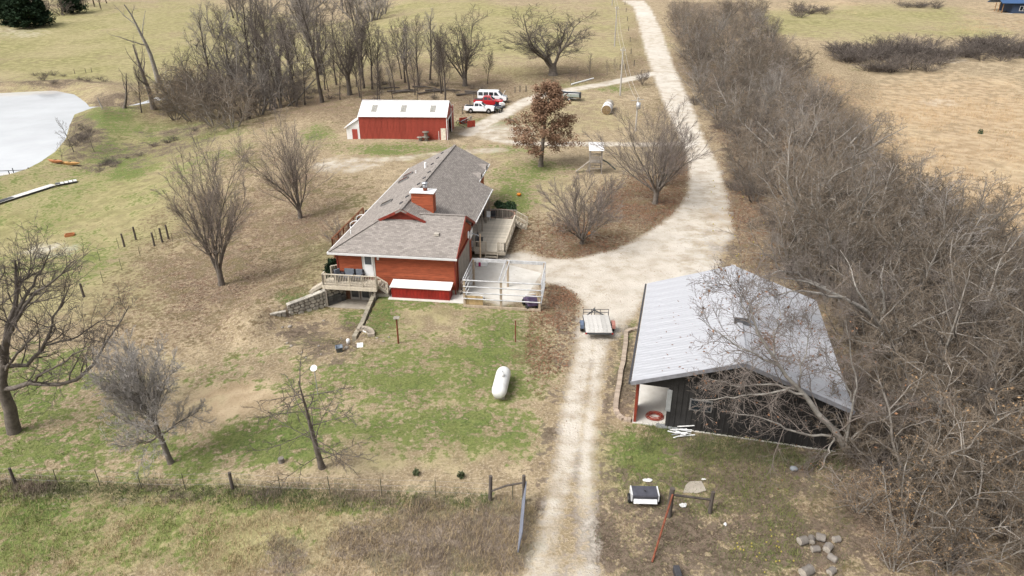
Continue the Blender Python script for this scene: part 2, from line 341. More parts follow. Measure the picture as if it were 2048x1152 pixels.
DIRT = [(640, 660, 90, 26, .55), (660, 690, 60, 30, .7), (1480, 950, 190, 56, .9), (1700, 900, 200, 200, .6), (1330, 1100, 150, 60, .8), (1450, 1060, 260, 120, .78), (1560, 920, 170, 60, .7), (1390, 1055, 120, 26, .95), (1280, 1060, 70, 40, .6), (1500, 1040, 120, 40, .6), (1460, 330, 30, 120, .55), (1250, 1090, 90, 60, .5), (100, 498, 50, 14, .0), (1255, 760, 24, 80, .75), (1420, 500, 60, 40, .45), (1120, 770, 20, 120, .3), (1225, 900, 20, 80, .3), (1530, 880, 160, 22, .6), (168, 270, 24, 42, .9), (150, 308, 30, 20, .7), (120, 168, 130, 9, .7), (230, 200, 80, 16, .8), (300, 300, 90, 14, .6), (380, 262, 60, 10, .6), (240, 332, 70, 8, .5), (560, 620, 30, 10, .5), (1640, 1000, 200, 140, .5), (1150, 1080, 30, 70, .35), (1030, 240, 24, 9, .5)]
PALE = [(98, 500, 40, 12, .5), (690, 330, 60, 16, .35), (1000, 262, 60, 16, .6), (960, 262, 40, 12, .45), (1880, 205, 40, 8, .3), (1900, 118, 40, 8, .3), (40, 65, 50, 10, .3)]
GREY = [(900, 1080, 170, 66, 1.0), (1010, 1040, 60, 40, .9), (760, 1100, 90, 50, .8), (130, 985, 80, 14, .5), (560, 1110, 50, 40, .5), (450, 985, 500, 7, .35)]
OCHRE = [(1900, 330, 420, 190, .85), (1850, 250, 260, 60, .7), (1960, 480, 240, 160, .9), (2000, 40, 120, 46, .45), (1650, 10, 120, 20, .5), (640, 760, 160, 80, .18), (480, 800, 90, 40, .5), (1640, 230, 90, 80, .8)]
def vnoise(x, y, seed):                          # value noise, 0..1
    xi = np.floor(x).astype(np.int64); yi = np.floor(y).astype(np.int64); fx = x - xi; fy = y - yi
    fx = fx * fx * (3 - 2 * fx); fy = fy * fy * (3 - 2 * fy)
    def h(a, b):
        n = (a * 374761393 + b * 668265263 + seed * 1274126177) & 0xffffffff; n = ((n ^ (n >> 13)) * 1103515245) & 0xffffffff
        return ((n ^ (n >> 16)) & 0xffff) / 65535.0
    return (h(xi, yi) * (1 - fx) + h(xi + 1, yi) * fx) * (1 - fy) + (h(xi, yi + 1) * (1 - fx) + h(xi + 1, yi + 1) * fx) * fy
def fbm(x, y, wl, seed, octs=4):                 # about -1..1
    v = 0; a = 1.0; t = 0
    for o_ in range(octs): v = v + a * (vnoise(x / wl * 2 ** o_ + 31.7 * o_, y / wl * 2 ** o_ - 17.3 * o_, seed + o_) - .5); t += a * .29; a *= .62
    return v / t * .5
def masks(x, y):
    mk = masks0(x, y)
    far = 1 + y / 120.0
    for i, (k, wl, amp) in enumerate((("green", 3.4, 1.0), ("leaf", 3.5, .8), ("dirt", 2.0, 1.0), ("olive", 14, .8), ("ochre", 14, .6), ("grey", 2.2, 1.0), ("gravel", 1.8, .38))):
        n = fbm(x, y, wl * (far if k in ('green', 'leaf') else 1), 11 * i + 3)
        mk[k] = np.clip(mk[k] + n * amp * np.minimum(1, mk[k] * 5), 0, 1.3)
    # stray small tufts of green and dead grass over the whole lawn
    st = fbm(x, y, 2.4 * far, 91, 5)
    mk['green'] = np.maximum(mk['green'], np.clip(st * 1.1 - .38, 0, .5) * (1 - np.clip(mk['gravel'] * 2, 0, 1)))
    mk['big'] = np.clip(.5 + .5 * fbm(x, y, 11.0, 57, 5), 0, 1)
    return mk
def masks0(x, y):
    sdd = sdf(DRIVE, x, y); near = 1 - sstep(40, 46, y)
    g = 1 - sstep(-.9, .35, sdd)
    d1 = sdl(TRK1, x, y); d2 = sdl(TRK2, x, y)
    tr = np.maximum(1 - sstep(.2, .8, d1), 1 - sstep(.2, .8, d2)) * sstep(18, 28, y)
    g = g * (1 - near) + np.minimum(g, .30 + .58 * tr * (.55 + .45 * sstep(24, 34, y))) * near
    side = np.maximum.reduce([.95 * (1 - sstep(.8, 2.0, sdl(SIDE, x, y))), .62 * (1 - sstep(.8, 1.7, sdl(SIDE2, x, y))), .42 * (1 - sstep(.6, 1.8, sdl(SIDE3, x, y)))])
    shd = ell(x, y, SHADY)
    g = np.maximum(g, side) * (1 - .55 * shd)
    p = ell(x, y, PALE); hd = 1 - sstep(-1.5, 2.5, sdf(HEDGE, x, y))
    grn = ell(x, y, GREEN) * (1 - np.clip(g * 1.5, 0, 1)); lf = ell(x, y, LEAF, .7) * (1 - .75 * g)
    dm = np.minimum(d1, d2); mid = np.clip(sstep(.3, .62, dm) * (1 - sstep(.2, 1.2, sdd)), 0, 1) * (1 - sstep(44, 50, y))
    lf = np.maximum(lf, .85 * hd * (1 - g)); grn = np.maximum(grn, .42 * hd * (1 - sstep(60, 90, y)))
    return dict(gravel=np.maximum(g, p * .9), green=grn, leaf=lf, dirt=np.maximum.reduce([ell(x, y, DIRT, .5), .62 * hd, .36 * mid]), olive=ell(x, y, OLIVE, .5), ochre=ell(x, y, OCHRE, .5), grey=ell(x, y, GREY, .5), drive=1 - sstep(-.4, .4, sdd))

def ground_material():
    m = bpy.data.materials.new('ground cover'); m.use_nodes = True; nt = m.node_tree; b = nt.nodes['Principled BSDF']; L = nt.links.new
    geo = nn(nt, 'ShaderNodeNewGeometry'); P = geo.outputs['Position']
    def noise(s, d=6, r=.6, vec=P):
        n = nn(nt, 'ShaderNodeTexNoise'); n.inputs['Scale'].default_value = s; n.inputs['Detail'].default_value = d; n.inputs['Roughness'].default_value = r; L(vec, n.inputs['Vector']); return n.outputs[0]
    def mr(x, a, b_, c=0., d=1.):
        n = nn(nt, 'ShaderNodeMapRange'); n.inputs[1].default_value = a; n.inputs[2].default_value = b_; n.inputs[3].default_value = c; n.inputs[4].default_value = d; L(x, n.inputs[0]); return n.outputs[0]
    def mth(op, x, y):
        n = nn(nt, 'ShaderNodeMath', operation=op)
        for i, q in enumerate((x, y)):
            if isinstance(q, (int, float)): n.inputs[i].default_value = q
            else: L(q, n.inputs[i])
        return n.outputs[0]
    def mix(f, a, c, blend='MIX'):
        n = nn(nt, 'ShaderNodeMix', data_type='RGBA', blend_type=blend)
        if isinstance(f, (int, float)): n.inputs[0].default_value = f
        else: L(f, n.inputs[0])
        for i, q in ((6, a), (7, c)):
            if isinstance(q, tuple): n.inputs[i].default_value = (*q, 1)
            else: L(q, n.inputs[i])
        return n.outputs[2]
    A = nn(nt, 'ShaderNodeAttribute', attribute_name='coverA'); B = nn(nt, 'ShaderNodeAttribute', attribute_name='coverB')
    sa = nn(nt, 'ShaderNodeSeparateColor'); L(A.outputs['Color'], sa.inputs[0]); sb = nn(nt, 'ShaderNodeSeparateColor'); L(B.outputs['Color'], sb.inputs[0])
    green, leaf, gravel, dirt = sa.outputs[0], sa.outputs[1], sa.outputs[2], A.outputs['Alpha']
    olive, ochre, grey = sb.outputs[0], sb.outputs[1], sb.outputs[2]
    nA = mr(B.outputs['Alpha'], .0, 1., .3, .7); nB = mr(noise(.6, 4, .6), .3, .7); nC = mr(noise(2.4, 4, .68), .28, .72); nD = mr(noise(6.0, 3, .75), .28, .72)
    # a mask gets a ragged edge: mask + noise - .5, steepened
    def rag(mask, n1, n2, amp=.9, lo=.34, hi=.66):
        s = mth('ADD', mth('MULTIPLY', mth('SUBTRACT', n1, .5), amp), mth('MULTIPLY', mth('SUBTRACT', n2, .5), amp))
        g = mth('MULTIPLY', mr(mask, 0, .12), s)
        return mr(mth('ADD', mask, g), lo, hi)
    dry = mix(mr(nB, .35, .65), (.235, .182, .115), (.365, .292, .19))
    dry = mix(mr(nA, .4, .7, 0, .7), dry, (.335, .265, .16)); dry = mix(mth('MULTIPLY', mr(nD, .4, .15), .5), dry, (.125, .10, .06))  # dark noise specks here and below paint shading among dry grass clumps
    dry = mix(mth('MULTIPLY', mr(nC, .5, .75), .65), dry, (.145, .108, .072))
    dry = mix(mth('MULTIPLY', mr(nD, .56, .72), .5), dry, (.47, .385, .28))
    oc = mix(mr(nB, .3, .7), (.33, .24, .145), (.43, .335, .22)); oc = mix(mth('MULTIPLY', mr(nC, .5, .8), .5), oc, (.25, .17, .10))
    oc = mix(mr(nA, .5, .72, 0, .6), oc, (.58, .48, .32))
    col = mix(rag(ochre, nA, nB, .7, .2, .8), dry, oc)
    ol = mix(mr(nB, .3, .7), (.19, .18, .075), (.305, .275, .135)); ol = mix(mr(nA, .42, .66, 0, .75), ol, (.36, .30, .18)); ol = mix(mth('MULTIPLY', mr(nC, .52, .75), .5), ol, (.135, .12, .06))
    col = mix(rag(olive, nA, nB, .7, .15, .85), col, ol)
    gr = mix(mr(nC, .35, .65), (.05, .088, .02), (.118, .168, .042)); gr = mix(mr(nB, .35, .7, 0, .6), gr, (.165, .18, .06)); gr = mix(mth('MULTIPLY', mr(nD, .6, .8), .5), gr, (.22, .21, .095))
    gr = mix(mth('MULTIPLY', mr(nD, .42, .15), .6), gr, (.03, .05, .014))  # darkest specks paint the shade inside green grass clumps
    col = mix(mth('MULTIPLY', rag(green, nB, nC, 1.25, .25, .8), .92), col, gr)
    lfc = mix(mr(nD, .38, .62), (.07, .05, .037), (.225, .165, .122)); lfc = mix(mth('MULTIPLY', mr(nC, .5, .7), .55), lfc, (.155, .085, .052)); lfc = mix(mr(nB, .45, .7, 0, .5), lfc, (.15, .125, .06))
    col = mix(mth('MULTIPLY', rag(leaf, nB, nC, 1.1, .22, .85), .86), col, lfc)
    dc = mix(mr(nC, .35, .65), (.07, .052, .038), (.165, .127, .095)); dc = mix(mth('MULTIPLY', mr(nD, .6, .85), .5), dc, (.27, .21, .16))
    col = mix(mth('MULTIPLY', rag(dirt, nB, nC, 1.2), .9), col, dc)
    gc = mix(mr(nC, .35, .65), (.15, .118, .09), (.27, .22, .175)); gc = mix(mr(nB, .5, .7, 0, .6), gc, (.20, .18, .09))
    col = mix(mth('MULTIPLY', rag(grey, nB, nC, 1.1), .85), col, gc)
    gv = mix(mr(nB, .2, .8), (.42, .37, .305), (.53, .485, .42)); gv = mix(mr(nC, .5, .95, 0, .4), gv, (.40, .335, .26)); gv = mix(mth('MULTIPLY', mr(nD, .62, .9), .35), gv, (.33, .28, .22)); gv = mix(mr(nA, .48, .62, 0, .75), gv, (.57, .54, .49))
    col = mix(rag(gravel, nB, nC, .4, .08, .92), col, gv)
    L(col, b.inputs['Base Color']); b.inputs['Roughness'].default_value = .97; b.inputs['Specular IOR Level'].default_value = .08
    hgt = mr(noise(6, 3, .75), 0, 1)
    bp = nn(nt, 'ShaderNodeBump'); bp.inputs['Strength'].default_value = .9; bp.inputs['Distance'].default_value = .10; L(hgt, bp.inputs['Height']); L(bp.outputs[0], b.inputs['Normal'])
    return m
gmat = ground_material()
def build_ground():
    ys = [12.0]
    while ys[-1] < 900:
        y = ys[-1]; ys.append(y + (.24 if y < 62 else .24 + (y - 62) * .0085))
    ys = np.array(ys); NX = 470; s = np.linspace(-1, 1, NX); s = np.sign(s) * (.82 * np.abs(s) + .18 * np.abs(s) ** 3)
    X = s[None, :] * (ys[:, None] * .98 + 16); Y = np.repeat(ys[:, None], NX, 1)
    Z = gz(X, Y)
    rr = np.random.RandomState(3)
    Z = Z + (rr.rand(*Z.shape) - .5) * .035 * (1 - .8 * masks_drive(X, Y))
    a, b = HO.to(X, Y); inh = (sdf([(-9.3, .35), (-.35, .35), (-.35, 17), (-1.8, 24), (-9.3, 24)], a, b) < 0); Z = np.where(inh, np.minimum(Z, -1.3), Z)
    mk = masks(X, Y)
    V = np.stack([X, Y, Z], -1).reshape(-1, 3); NY = len(ys)
    i = np.arange(NY * NX).reshape(NY, NX)
    Q = np.stack([i[:-1, :-1], i[:-1, 1:], i[1:, 1:], i[1:, :-1]], -1).reshape(-1, 4)
    fc = V[Q].mean(1); fx, fy = fc[:, 0], fc[:, 1]
    fen = np.interp(fx, [p[0] for p in FENCEXY], [p[1] for p in FENCEXY])
    kind = np.full(len(Q), 1)
    kind[(fy > 108 + 10 * np.sin(fx * .1))] = 2
    kind[sdf(GP([(1330, 6), (1400, 210), (1500, 400), (1560, 560), (1720, 800), (1640, 980), (1760, 1180), (2600, 1180), (2600, 3), (1360, 2)]), fx, fy) < 0] = 3
    kind[(fy < fen) & (fx < 1.0) & (kind == 1)] = 4
    dm = mk['drive'].reshape(NY, NX); dq = dm.reshape(-1)[Q].mean(1); kind[dq > .5] = 0
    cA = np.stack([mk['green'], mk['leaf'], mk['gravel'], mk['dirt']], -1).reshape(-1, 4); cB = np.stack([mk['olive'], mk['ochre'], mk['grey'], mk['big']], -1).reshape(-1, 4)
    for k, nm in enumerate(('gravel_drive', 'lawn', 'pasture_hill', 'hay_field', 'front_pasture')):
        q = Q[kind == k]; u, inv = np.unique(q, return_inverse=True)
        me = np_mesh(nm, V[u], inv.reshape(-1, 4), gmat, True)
        for an, arr in (('coverA', cA), ('coverB', cB)):
            at = me.attributes.new(an, 'FLOAT_COLOR', 'POINT'); at.data.foreach_set('color', arr[u].astype(np.float32).ravel())
        o = link(nm, me); o['kind'] = 'structure'
def masks_drive(x, y): return 1 - sstep(-.4, .4, sdf(DRIVE, x, y))
build_ground()
# pond and creek water
def water_mat():
    m = mat('still pond water', (.55, .56, .57), .03, var=.08, scale=.06, spec=1.0); b = m.node_tree.nodes['Principled BSDF']; b.inputs['IOR'].default_value = 1.75  # pale base colour stands in for the bright sky reflected in the water
    nt = m.node_tree; n2 = nn(nt, 'ShaderNodeTexNoise'); n2.inputs['Scale'].default_value = 1.5; bp = nn(nt, 'ShaderNodeBump'); bp.inputs['Strength'].default_value = .06; bp.inputs['Distance'].default_value = .05
    g = nn(nt, 'ShaderNodeNewGeometry'); nt.links.new(g.outputs['Position'], n2.inputs['Vector']); nt.links.new(n2.outputs[0], bp.inputs['Height']); nt.links.new(bp.outputs[0], b.inputs['Normal'])
    return m
wm = water_mat()
pw = [tuple(onz(u, v, POND_Z)[:2]) for u, v in ((-600, 176), (200, 176), (210, 214), (150, 260), (130, 330), (0, 380), (-600, 480))]
o = MB().add([(x, y, POND_Z - .02) for x, y in pw], [list(range(len(pw)))]).build('pond_water', wm); o['kind'] = 'structure'
if o.data.polygons[0].normal.z < 0: o.data.flip_normals()
ck = MB(); cl = [np.array(q) for q in CREEKW]
for p, q in zip(cl[:-1], cl[1:]):
    d = (q - p) / np.linalg.norm(q - p); n = np.array([-d[1], d[0]]) * 1.5
    ck.add([(*(p - n), POND_Z - .02 + .012), (*(q - n), POND_Z + .012), (*(q + n), POND_Z + .012), (*(p + n), POND_Z - .02 + .012)], [(0, 1, 2, 3)])
o = ck.build('creek_water', wm); o['kind'] = 'structure'
# ================================================================== buildings
def rep(name, me, parent, locs, rot=(0, 0, 0), scales=None):
    return [link(name, me, parent, l, rot, (scales[i] if scales else (1, 1, 1))) for i, l in enumerate(locs)]
def railing(parent, p, q, z0, h, mt, gap=.15, post=1.6, cap=True, solid=False):
    """a railing of posts, two rails and single balusters between p and q (local xy)"""
    p = Vector((p[0], p[1], 0)); q = Vector((q[0], q[1], 0)); d = q - p; Ln = d.length; u = d / Ln; ang = math.atan2(u.y, u.x)
    z0 = z0 if isinstance(z0, tuple) else (z0, z0)
    zz = lambda t: z0[0] + (z0[1] - z0[0]) * t
    n = max(1, round(Ln / post))
    pm = MB().box((0, 0, h / 2), (.1, .1, h)).mesh('post', mt)
    for i in range(n + 1): a = p + d * (i / n); link('post', pm, parent, (a.x, a.y, zz(i / n)), (0, 0, ang))
    for hh, th in ((h, .05), (.12, .05)):
        MB().bar((p.x, p.y, zz(0) + hh), (q.x, q.y, zz(1) + hh), .13 if hh == h else .05, th).build('rail', mt, parent)
    k = int(Ln / gap); bm = MB().box((0, 0, (h + .12) / 2), (.042, .035, h - .12)).mesh('baluster', mt)
    for i in range(1, k): a = p + d * (i / k); link('baluster', bm, parent, (a.x, a.y, zz(i / k) - .0), (0, 0, ang))
def boards(parent, x0, x1, y0, y1, z, mt, pitch=.145, along='x', name='deck_board', th=.04):
    if along == 'x':
        me = MB().box((0, 0, 0), (x1 - x0, pitch - .012, th)).mesh(name, mt); n = int((y1 - y0) / pitch)
        for i in range(n): link(name, me, parent, ((x0 + x1) / 2 + rnd.uniform(-.01, .01), y0 + (i + .5) * pitch, z - th / 2 + rnd.uniform(-.004, .004)))
    else:
        me = MB().box((0, 0, 0), (pitch - .012, y1 - y0, th)).mesh(name, mt); n = int((x1 - x0) / pitch)
        for i in range(n): link(name, me, parent, (x0 + (i + .5) * pitch, (y0 + y1) / 2, z - th / 2 + rnd.uniform(-.004, .004)))
def steps(parent, c, w_, rise, run, n, ang, mt):         # treads going down from c in direction ang
    u = Vector((math.cos(ang), math.sin(ang), 0)); me = MB().box((0, 0, 0), (run * .98, w_, .05)).mesh('stair_tread', mt)
    for i in range(n):
        a = Vector(c) + u * run * (i + .5) - Vector((0, 0, rise * (i + 1))); link('stair_tread', me, parent, a, (0, 0, ang))
    v = Vector((-u.y, u.x, 0))
    for s in (-1, 1):
        a = Vector(c) + v * s * w_ / 2 - Vector((0, 0, rise * .6)); MB().bar(a, a + u * run * n - Vector((0, 0, rise * n)), .05, .24).build('stringer', mt, parent)

# ------------------------------------------------------------------ house
hs_ = thing('ranch_house', 'orange-red sided ranch house with brown-grey shingle roof and walkout basement', 'house', HO.w(0, 0, 0), -HO.yaw)
SL = .51; RZ = 6.15; RX = -4.9; EZ = 3.42
core = MB()
core.b2((-9.72, .12, -1.3), (-2.25, 24.3, 3.42)); core.b2((-2.3, .12, -.4), (-.12, 7.25, 3.42)); core.b2((-2.3, 17.8, -.4), (-1.7, 24.3, 3.9))
core.build('wall_core', mat('house inner wall', (.30, .065, .025), .8), hs_)
# front lap siding, board by board
bh = .205
for i in range(15):
    z = .42 + i * bh
    for x0, x1 in (((-9.75, -7.72), (-6.58, 0.0)) if z < 3.3 and z > 1.0 else (((-6.6, 0.0),) if z < 1.0 else ((-9.75, 0.0),))):
        m = MB(); m.side([(.11, z), (.03, z), (.075, z + bh + .02), (.11, z + bh + .02)], x0, x1); m.build('siding_board', siding, hs_)
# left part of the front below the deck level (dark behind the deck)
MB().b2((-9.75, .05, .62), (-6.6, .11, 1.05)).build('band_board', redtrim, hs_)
# right gable wall with lap siding and grey garage door
gw = MB()
for i in range(26):
    z = .1 + i * bh
    if z > 5.2: break
    y0 = 0.0 if z + bh < EZ else max(0, (z + bh - EZ) / SL - .1); y1 = 7.35 if z + bh < EZ else min(7.35, 7.3 - (z + bh - EZ) / SL)
    if y1 - y0 < .1: break
    vs = [(.0, y0, z), (.045, y0, z), (.0, y0, z + bh + .02)]
    gw.add(vs + [(x, y1, zz) for x, _, zz in vs], [(1, 4, 5, 2), (0, 1, 2), (3, 5, 4), (0, 3, 4, 1)])
gw.add([(-.02, 0, -.1), (-.02, 7.35, -.1), (-.02, 7.35, EZ), (-.02, 3.65, 5.3), (-.02, 0, EZ)], [(0, 1, 2, 3, 4)])
gw.build('side_siding', siding, hs_, kind='stuff')
gd = MB()
for i in range(5): gd.b2((.05, 1.0, .06 + i * .52), (.10, 5.9, .56 + i * .52))
gd.build('garage_door', woodgrey, hs_)
for y in (.93, 5.97): MB().b2((.05, y - .07, .0), (.13, y + .07, 2.78)).build('door_trim', redtrim, hs_)
MB().b2((.05, .86, 2.7), (.14, 6.04, 2.86)).build('door_trim', redtrim, hs_)
for x, y in ((-9.78, .02), (.03, .0)): MB().b2((x - .05, y - .035, .0), (x + .05, y + .06, EZ)).build('corner_board', redtrim, hs_)
MB().b2((-6.65, -.02, -1.2), (.1, .10, .42)).build('foundation', oldconc, hs_)
# porch walls, far wall
MB().b2((-2.28, 7.3, 0), (-2.2, 17.8, EZ)).build('porch_wall', siding, hs_)
MB().b2((-1.72, 17.85, 0), (-1.64, 24.35, 4.0)).build('bedroom_wall', siding, hs_); MB().b2((-2.2, 17.78, 0), (-1.62, 17.86, 4.0)).build('bedroom_wall', siding, hs_)
for y in (8.0, 10.4, 13.0, 15.4, 17.4): MB().b2((-.02, y - .06, .6), (.1, y + .06, 3.3)).build('porch_post', woodgrey, hs_)
MB().b2((-.05, 7.8, 3.14), (.13, 17.6, 3.34)).build('porch_beam', redtrim, hs_)
# roof planes
LP = lambda x: EZ + SL * (x + 10.15)
FP = lambda y: EZ + SL * (y + .45)
RP = lambda x: RZ - SL * (x - RX)
T = .14
zt = .12
def rf(pts): return [(x, y, z + zt) for x, y, z in pts]
roof = MB().slab(rf([(-10.25, -.55, FP(-.55)), (.35, -.55, FP(-.55)), (.35, 3.6, FP(3.6)), (-6.1, 3.6, FP(3.6))]), T).build('front_roof_slope', shingle, hs_)
MB().slab(rf([(-10.25, -.55, LP(-10.25)), (-6.9, 2.8, LP(-6.9)), (RX, 2.55, RZ), (RX, 24.7, RZ), (-10.25, 24.7, LP(-10.25))]), T).build('left_roof_slope', shingle, hs_)
MB().slab(rf([(RX, 2.55, RZ), (-2.9, 2.8, RP(-2.9)), (-3.7, 3.6, RP(-3.7)), (.35, 7.66, RP(.35)), (.35, 17.7, RP(.35)), (-1.05, 17.7, RP(-1.05)), (-1.05, 24.7, RP(-1.05)), (RX, 24.7, RZ)]), T).build('right_roof_slope', shingle, hs_)
MB().slab(rf([(-3.7, 3.6, FP(3.6)), (.35, 3.6, FP(3.6)), (.35, 7.66, RP(.35))]), T).build('garage_roof_slope', shingle, hs_)
ridge = MB().bar((RX, 2.55, RZ + zt + .02), (RX, 24.7, RZ + zt + .02), .26, .04); ridge.bar((-3.6, 3.6, FP(3.6) + zt + .02), (.35, 3.6, FP(3.6) + zt + .02), .26, .04); ridge.bar((-10.2, -.5, EZ + zt), (-6.9, 2.8, LP(-6.9) + zt + .02), .24, .05)
ridge.build('ridge_cap', shingle, hs_)
g = MB().add([(-6.8, 2.95, 5.05), (-3.0, 2.95, 5.05), (RX, 2.95, 6.1)], [(0, 1, 2)]); g.build('gable_face', redtrim, hs_)
for s in (-1, 1): MB().bar((RX, 2.62, RZ + .02), (RX + s * 2.0, 2.62 + .1, RZ - .98), .06, .22).build('rake_board', redtrim, hs_)
MB().bar((.33, -.55, FP(-.55) + .02), (.33, 3.6, FP(3.6) + .02), .06, .22).build('rake_board', redtrim, hs_); MB().bar((.33, 3.6, FP(3.6) + .02), (.33, 7.66, RP(.35) + .02), .06, .22).build('rake_board', redtrim, hs_)
MB().add([(-9.7, 24.35, 3.4), (-1.65, 24.35, 3.4), (-1.65, 24.35, 4.2), (RX, 24.35, 6.1)], [(3, 2, 1, 0)]).build('rear_gable_face', siding, hs_)
gt = mat('pale gutter', (.62, .61, .60), .5, var=.05)
MB().b2((-10.3, -.66, FP(-.55) - .06), (.37, -.56, FP(-.55) + .09)).build('gutter', gt, hs_)
MB().b2((.36, 7.7, RP(.35) - .06), (.45, 17.7, RP(.35) + .09)).build('gutter', gt, hs_)
MB().b2((-1.04, 17.75, RP(-1.05) - .06), (-.96, 24.7, RP(-1.05) + .09)).build('gutter', gt, hs_)
MB().b2((-10.36, -.55, LP(-10.25) - .06), (-10.26, 24.7, LP(-10.25) + .09)).build('gutter', gt, hs_)
MB().slab([(-10.2, -.5, EZ - .03), (.3, -.5, EZ - .03), (.3, .1, EZ - .03), (-10.2, .1, EZ - .03)], .03).build('soffit', redtrim, hs_)
for y in (19.2, 22.6):                              # two little dormer gables above the bedroom wall
    d = MB(); zt2 = RP(-1.05)
    d.add([(-1.0, y - .7, zt2 + .05), (-1.0, y + .7, zt2 + .05), (-1.0, y, zt2 + .62), (-2.9, y, zt2 + .66)], [(0, 2, 3), (2, 1, 3)]); do = d.build('dormer', shingle, hs_)
    MB().add([(-1.08, y - .6, zt2 + .02), (-1.08, y + .6, zt2 + .02), (-1.08, y, zt2 + .5)], [(0, 1, 2)]).build('dormer_face', mat('dark opening', (.02, .015, .012), .9), do)
# chimney
ch = MB().b2((-4.62, 5.05, 4.9), (-2.75, 6.0, 6.95)).build('chimney', siding, hs_)
lap = MB()
for i in range(9): lap.side([(5.03, 5.0 + i * .21), (4.99, 5.0 + i * .21), (5.03, 5.2 + i * .21)], -4.63, -2.74)
lap.build('chimney_siding', siding, ch, kind='stuff')
MB().b2((-4.75, 4.9, 6.93), (-2.62, 6.12, 7.02)).build('chimney_cap', white, ch)
fl = MB().lathe([(.17, 7.0), (.17, 7.45), (.2, 7.45), (.2, 7.55), (.12, 7.55)], 14, Matrix.Translation((-3.5, 5.5, 0))); fl.build('flue_pipe', galv, ch)
MB().lathe([(.0, 7.8), (.28, 7.72), (.28, 7.66), (.1, 7.66)], 14, Matrix.Translation((-3.5, 5.5, 0))).build('flue_cap', galv, ch)
MB().lathe([(.175, 7.04), (.185, 7.2), (.175, 7.3)], 14, Matrix.Translation((-3.5, 5.5, 0))).build('flue_collar', rust, ch)
# roof fittings on the left slope (photo points taken onto the slope)
def on_left(u, v):
    r = ray(u, v); lo, hi = 20., 140.
    for _ in range(50):
        t = (lo + hi) / 2; q = np.array([0, 0, CAMH]) + r * t; a, b = HO.to(q[0], q[1])
        if q[2] < LP(a) + zt: hi = t
        else: lo = t
    return a, b, LP(a) + zt
vm = MB().box((0, 0, .05), (.28, .36, .12)).mesh('ridge_vent', darkgrey)
for u, v in ((885, 307), (876, 317), (865, 329), (859, 345), (849, 357), (838, 369), (815, 394), (803, 407)):
    a, b, z = on_left(u, v); link('ridge_vent', vm, hs_, (a, b, z), (0, -math.atan(SL), 0))
for u, v in ((817, 351), (808, 361), (774, 407)):
    a, b, z = on_left(u, v); sk = MB().box((0, 0, .09), (1.15, .62, .14)).build('skylight', mat('skylight frame', (.22, .21, .20), .5), hs_, loc=(a, b, z), rot=(0, -math.atan(SL), 0))
    MB().box((0, 0, .17), (1.0, .5, .03)).build('pane', glass, sk)
for u, v, r_, h_ in ((851, 336, .13, .6), (832, 347, .05, .35), (702, 468, .05, .35)):
    a, b, z = on_left(u, v); MB().tube([(a, b, z - .1), (a, b, z + h_)], r_, 10).build('vent_pipe', white, hs_)
MB().box((-1.7, 1.55, FP(1.55) + zt + .08), (.4, .34, .18)).build('roof_vent', mat('tan vent', (.45, .41, .35), .7), hs_)
# front door
dr = MB().b2((-7.68, .02, 1.22), (-6.62, .10, 3.32)).build('door_frame', mat('cream trim', (.62, .60, .55), .6, var=.05), hs_)
MB().b2((-7.52, -.02, 1.25), (-6.78, .03, 3.2)).build('door', white, dr)
MB().b2((-7.42, -.04, 2.35), (-6.88, -.015, 3.1)).build('door_glass', mat_glass('door glass', (.10, .115, .13)), dr)
MB().b2((-7.36, -.035, 1.5), (-6.94, -.012, 2.15)).build('door_panel', white, dr); MB().ball((-6.84, -.06, 2.25), .04).build('door_knob', galv, dr)
lt = MB().lathe([(.05, 0), (.10, .05), (.09, .22), (.03, .3)], 10, Matrix.Translation((-6.28, -.08, 2.82))); lt.build('wall_lamp', white, hs_)
# basement door wall under the deck
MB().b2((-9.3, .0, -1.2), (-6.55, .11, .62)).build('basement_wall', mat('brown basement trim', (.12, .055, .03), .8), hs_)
fr = mat('grey door frame', (.30, .28, .25), .6)
for x in (-8.95, -8.05, -7.2):
    p = MB().b2((x, -.03, -.96), (x + .82, .02, .66)).build('patio_door', fr, hs_)
    MB().b2((x + .12, -.05, -.7), (x + .70, -.02, .6)).build('door_glass', glass, p)
# small things on the side wall
MB().ball((.35, 4.4, 3.6), .33, 14, 8, (.25, 1, 1)).build('satellite_dish', white, hs_)
for y in (7.2,): MB().b2((.06, y - .12, 1.4), (.2, y + .12, 1.9)).build('meter_box', galv, hs_)
MB().ball((.1, .2, 3.2), .09).build('flood_lamp', white, hs_)
# ------------------------------------------------------------------ front deck over the basement door
dk = thing('wooden_deck', 'small raised grey wooden deck above the basement patio doors', 'deck', HO.w(0, 0, 0), -HO.yaw)
boards(dk, -10.55, -6.1, -1.62, -.06, 1.05, woodtan)
MB().b2((-10.58, -1.70, .72), (-6.06, -1.63, 1.0)).build('rim_board', woodtan, dk); MB().b2((-6.1, -1.62, .74), (-6.05, -.1, 1.0)).build('rim_board', woodtan, dk); MB().b2((-10.6, -1.62, .74), (-10.55, -.1, 1.0)).build('rim_board', woodtan, dk)
railing(dk, (-10.52, -1.58), (-6.12, -1.58), 1.05, .95, woodtan, gap=.135, post=1.1)
railing(dk, (-10.52, -1.58), (-10.52, -1.1), 1.05, .95, woodtan, post=.5)
railing(dk, (-10.4, -.0), (-9.85, .4), 1.05, .95, woodtan, post=.6)
steps(dk, (-10.55, -.65, 1.05), .9, .19, .3, 5, math.pi, woodtan)
steps(dk, (-6.1, -.75, 1.05), .9, .18, .28, 3, 0, woodgrey)
railing(dk, (-6.1, -1.25), (-5.3, -1.25), (1.0, .5), .85, woodtan, post=.9)
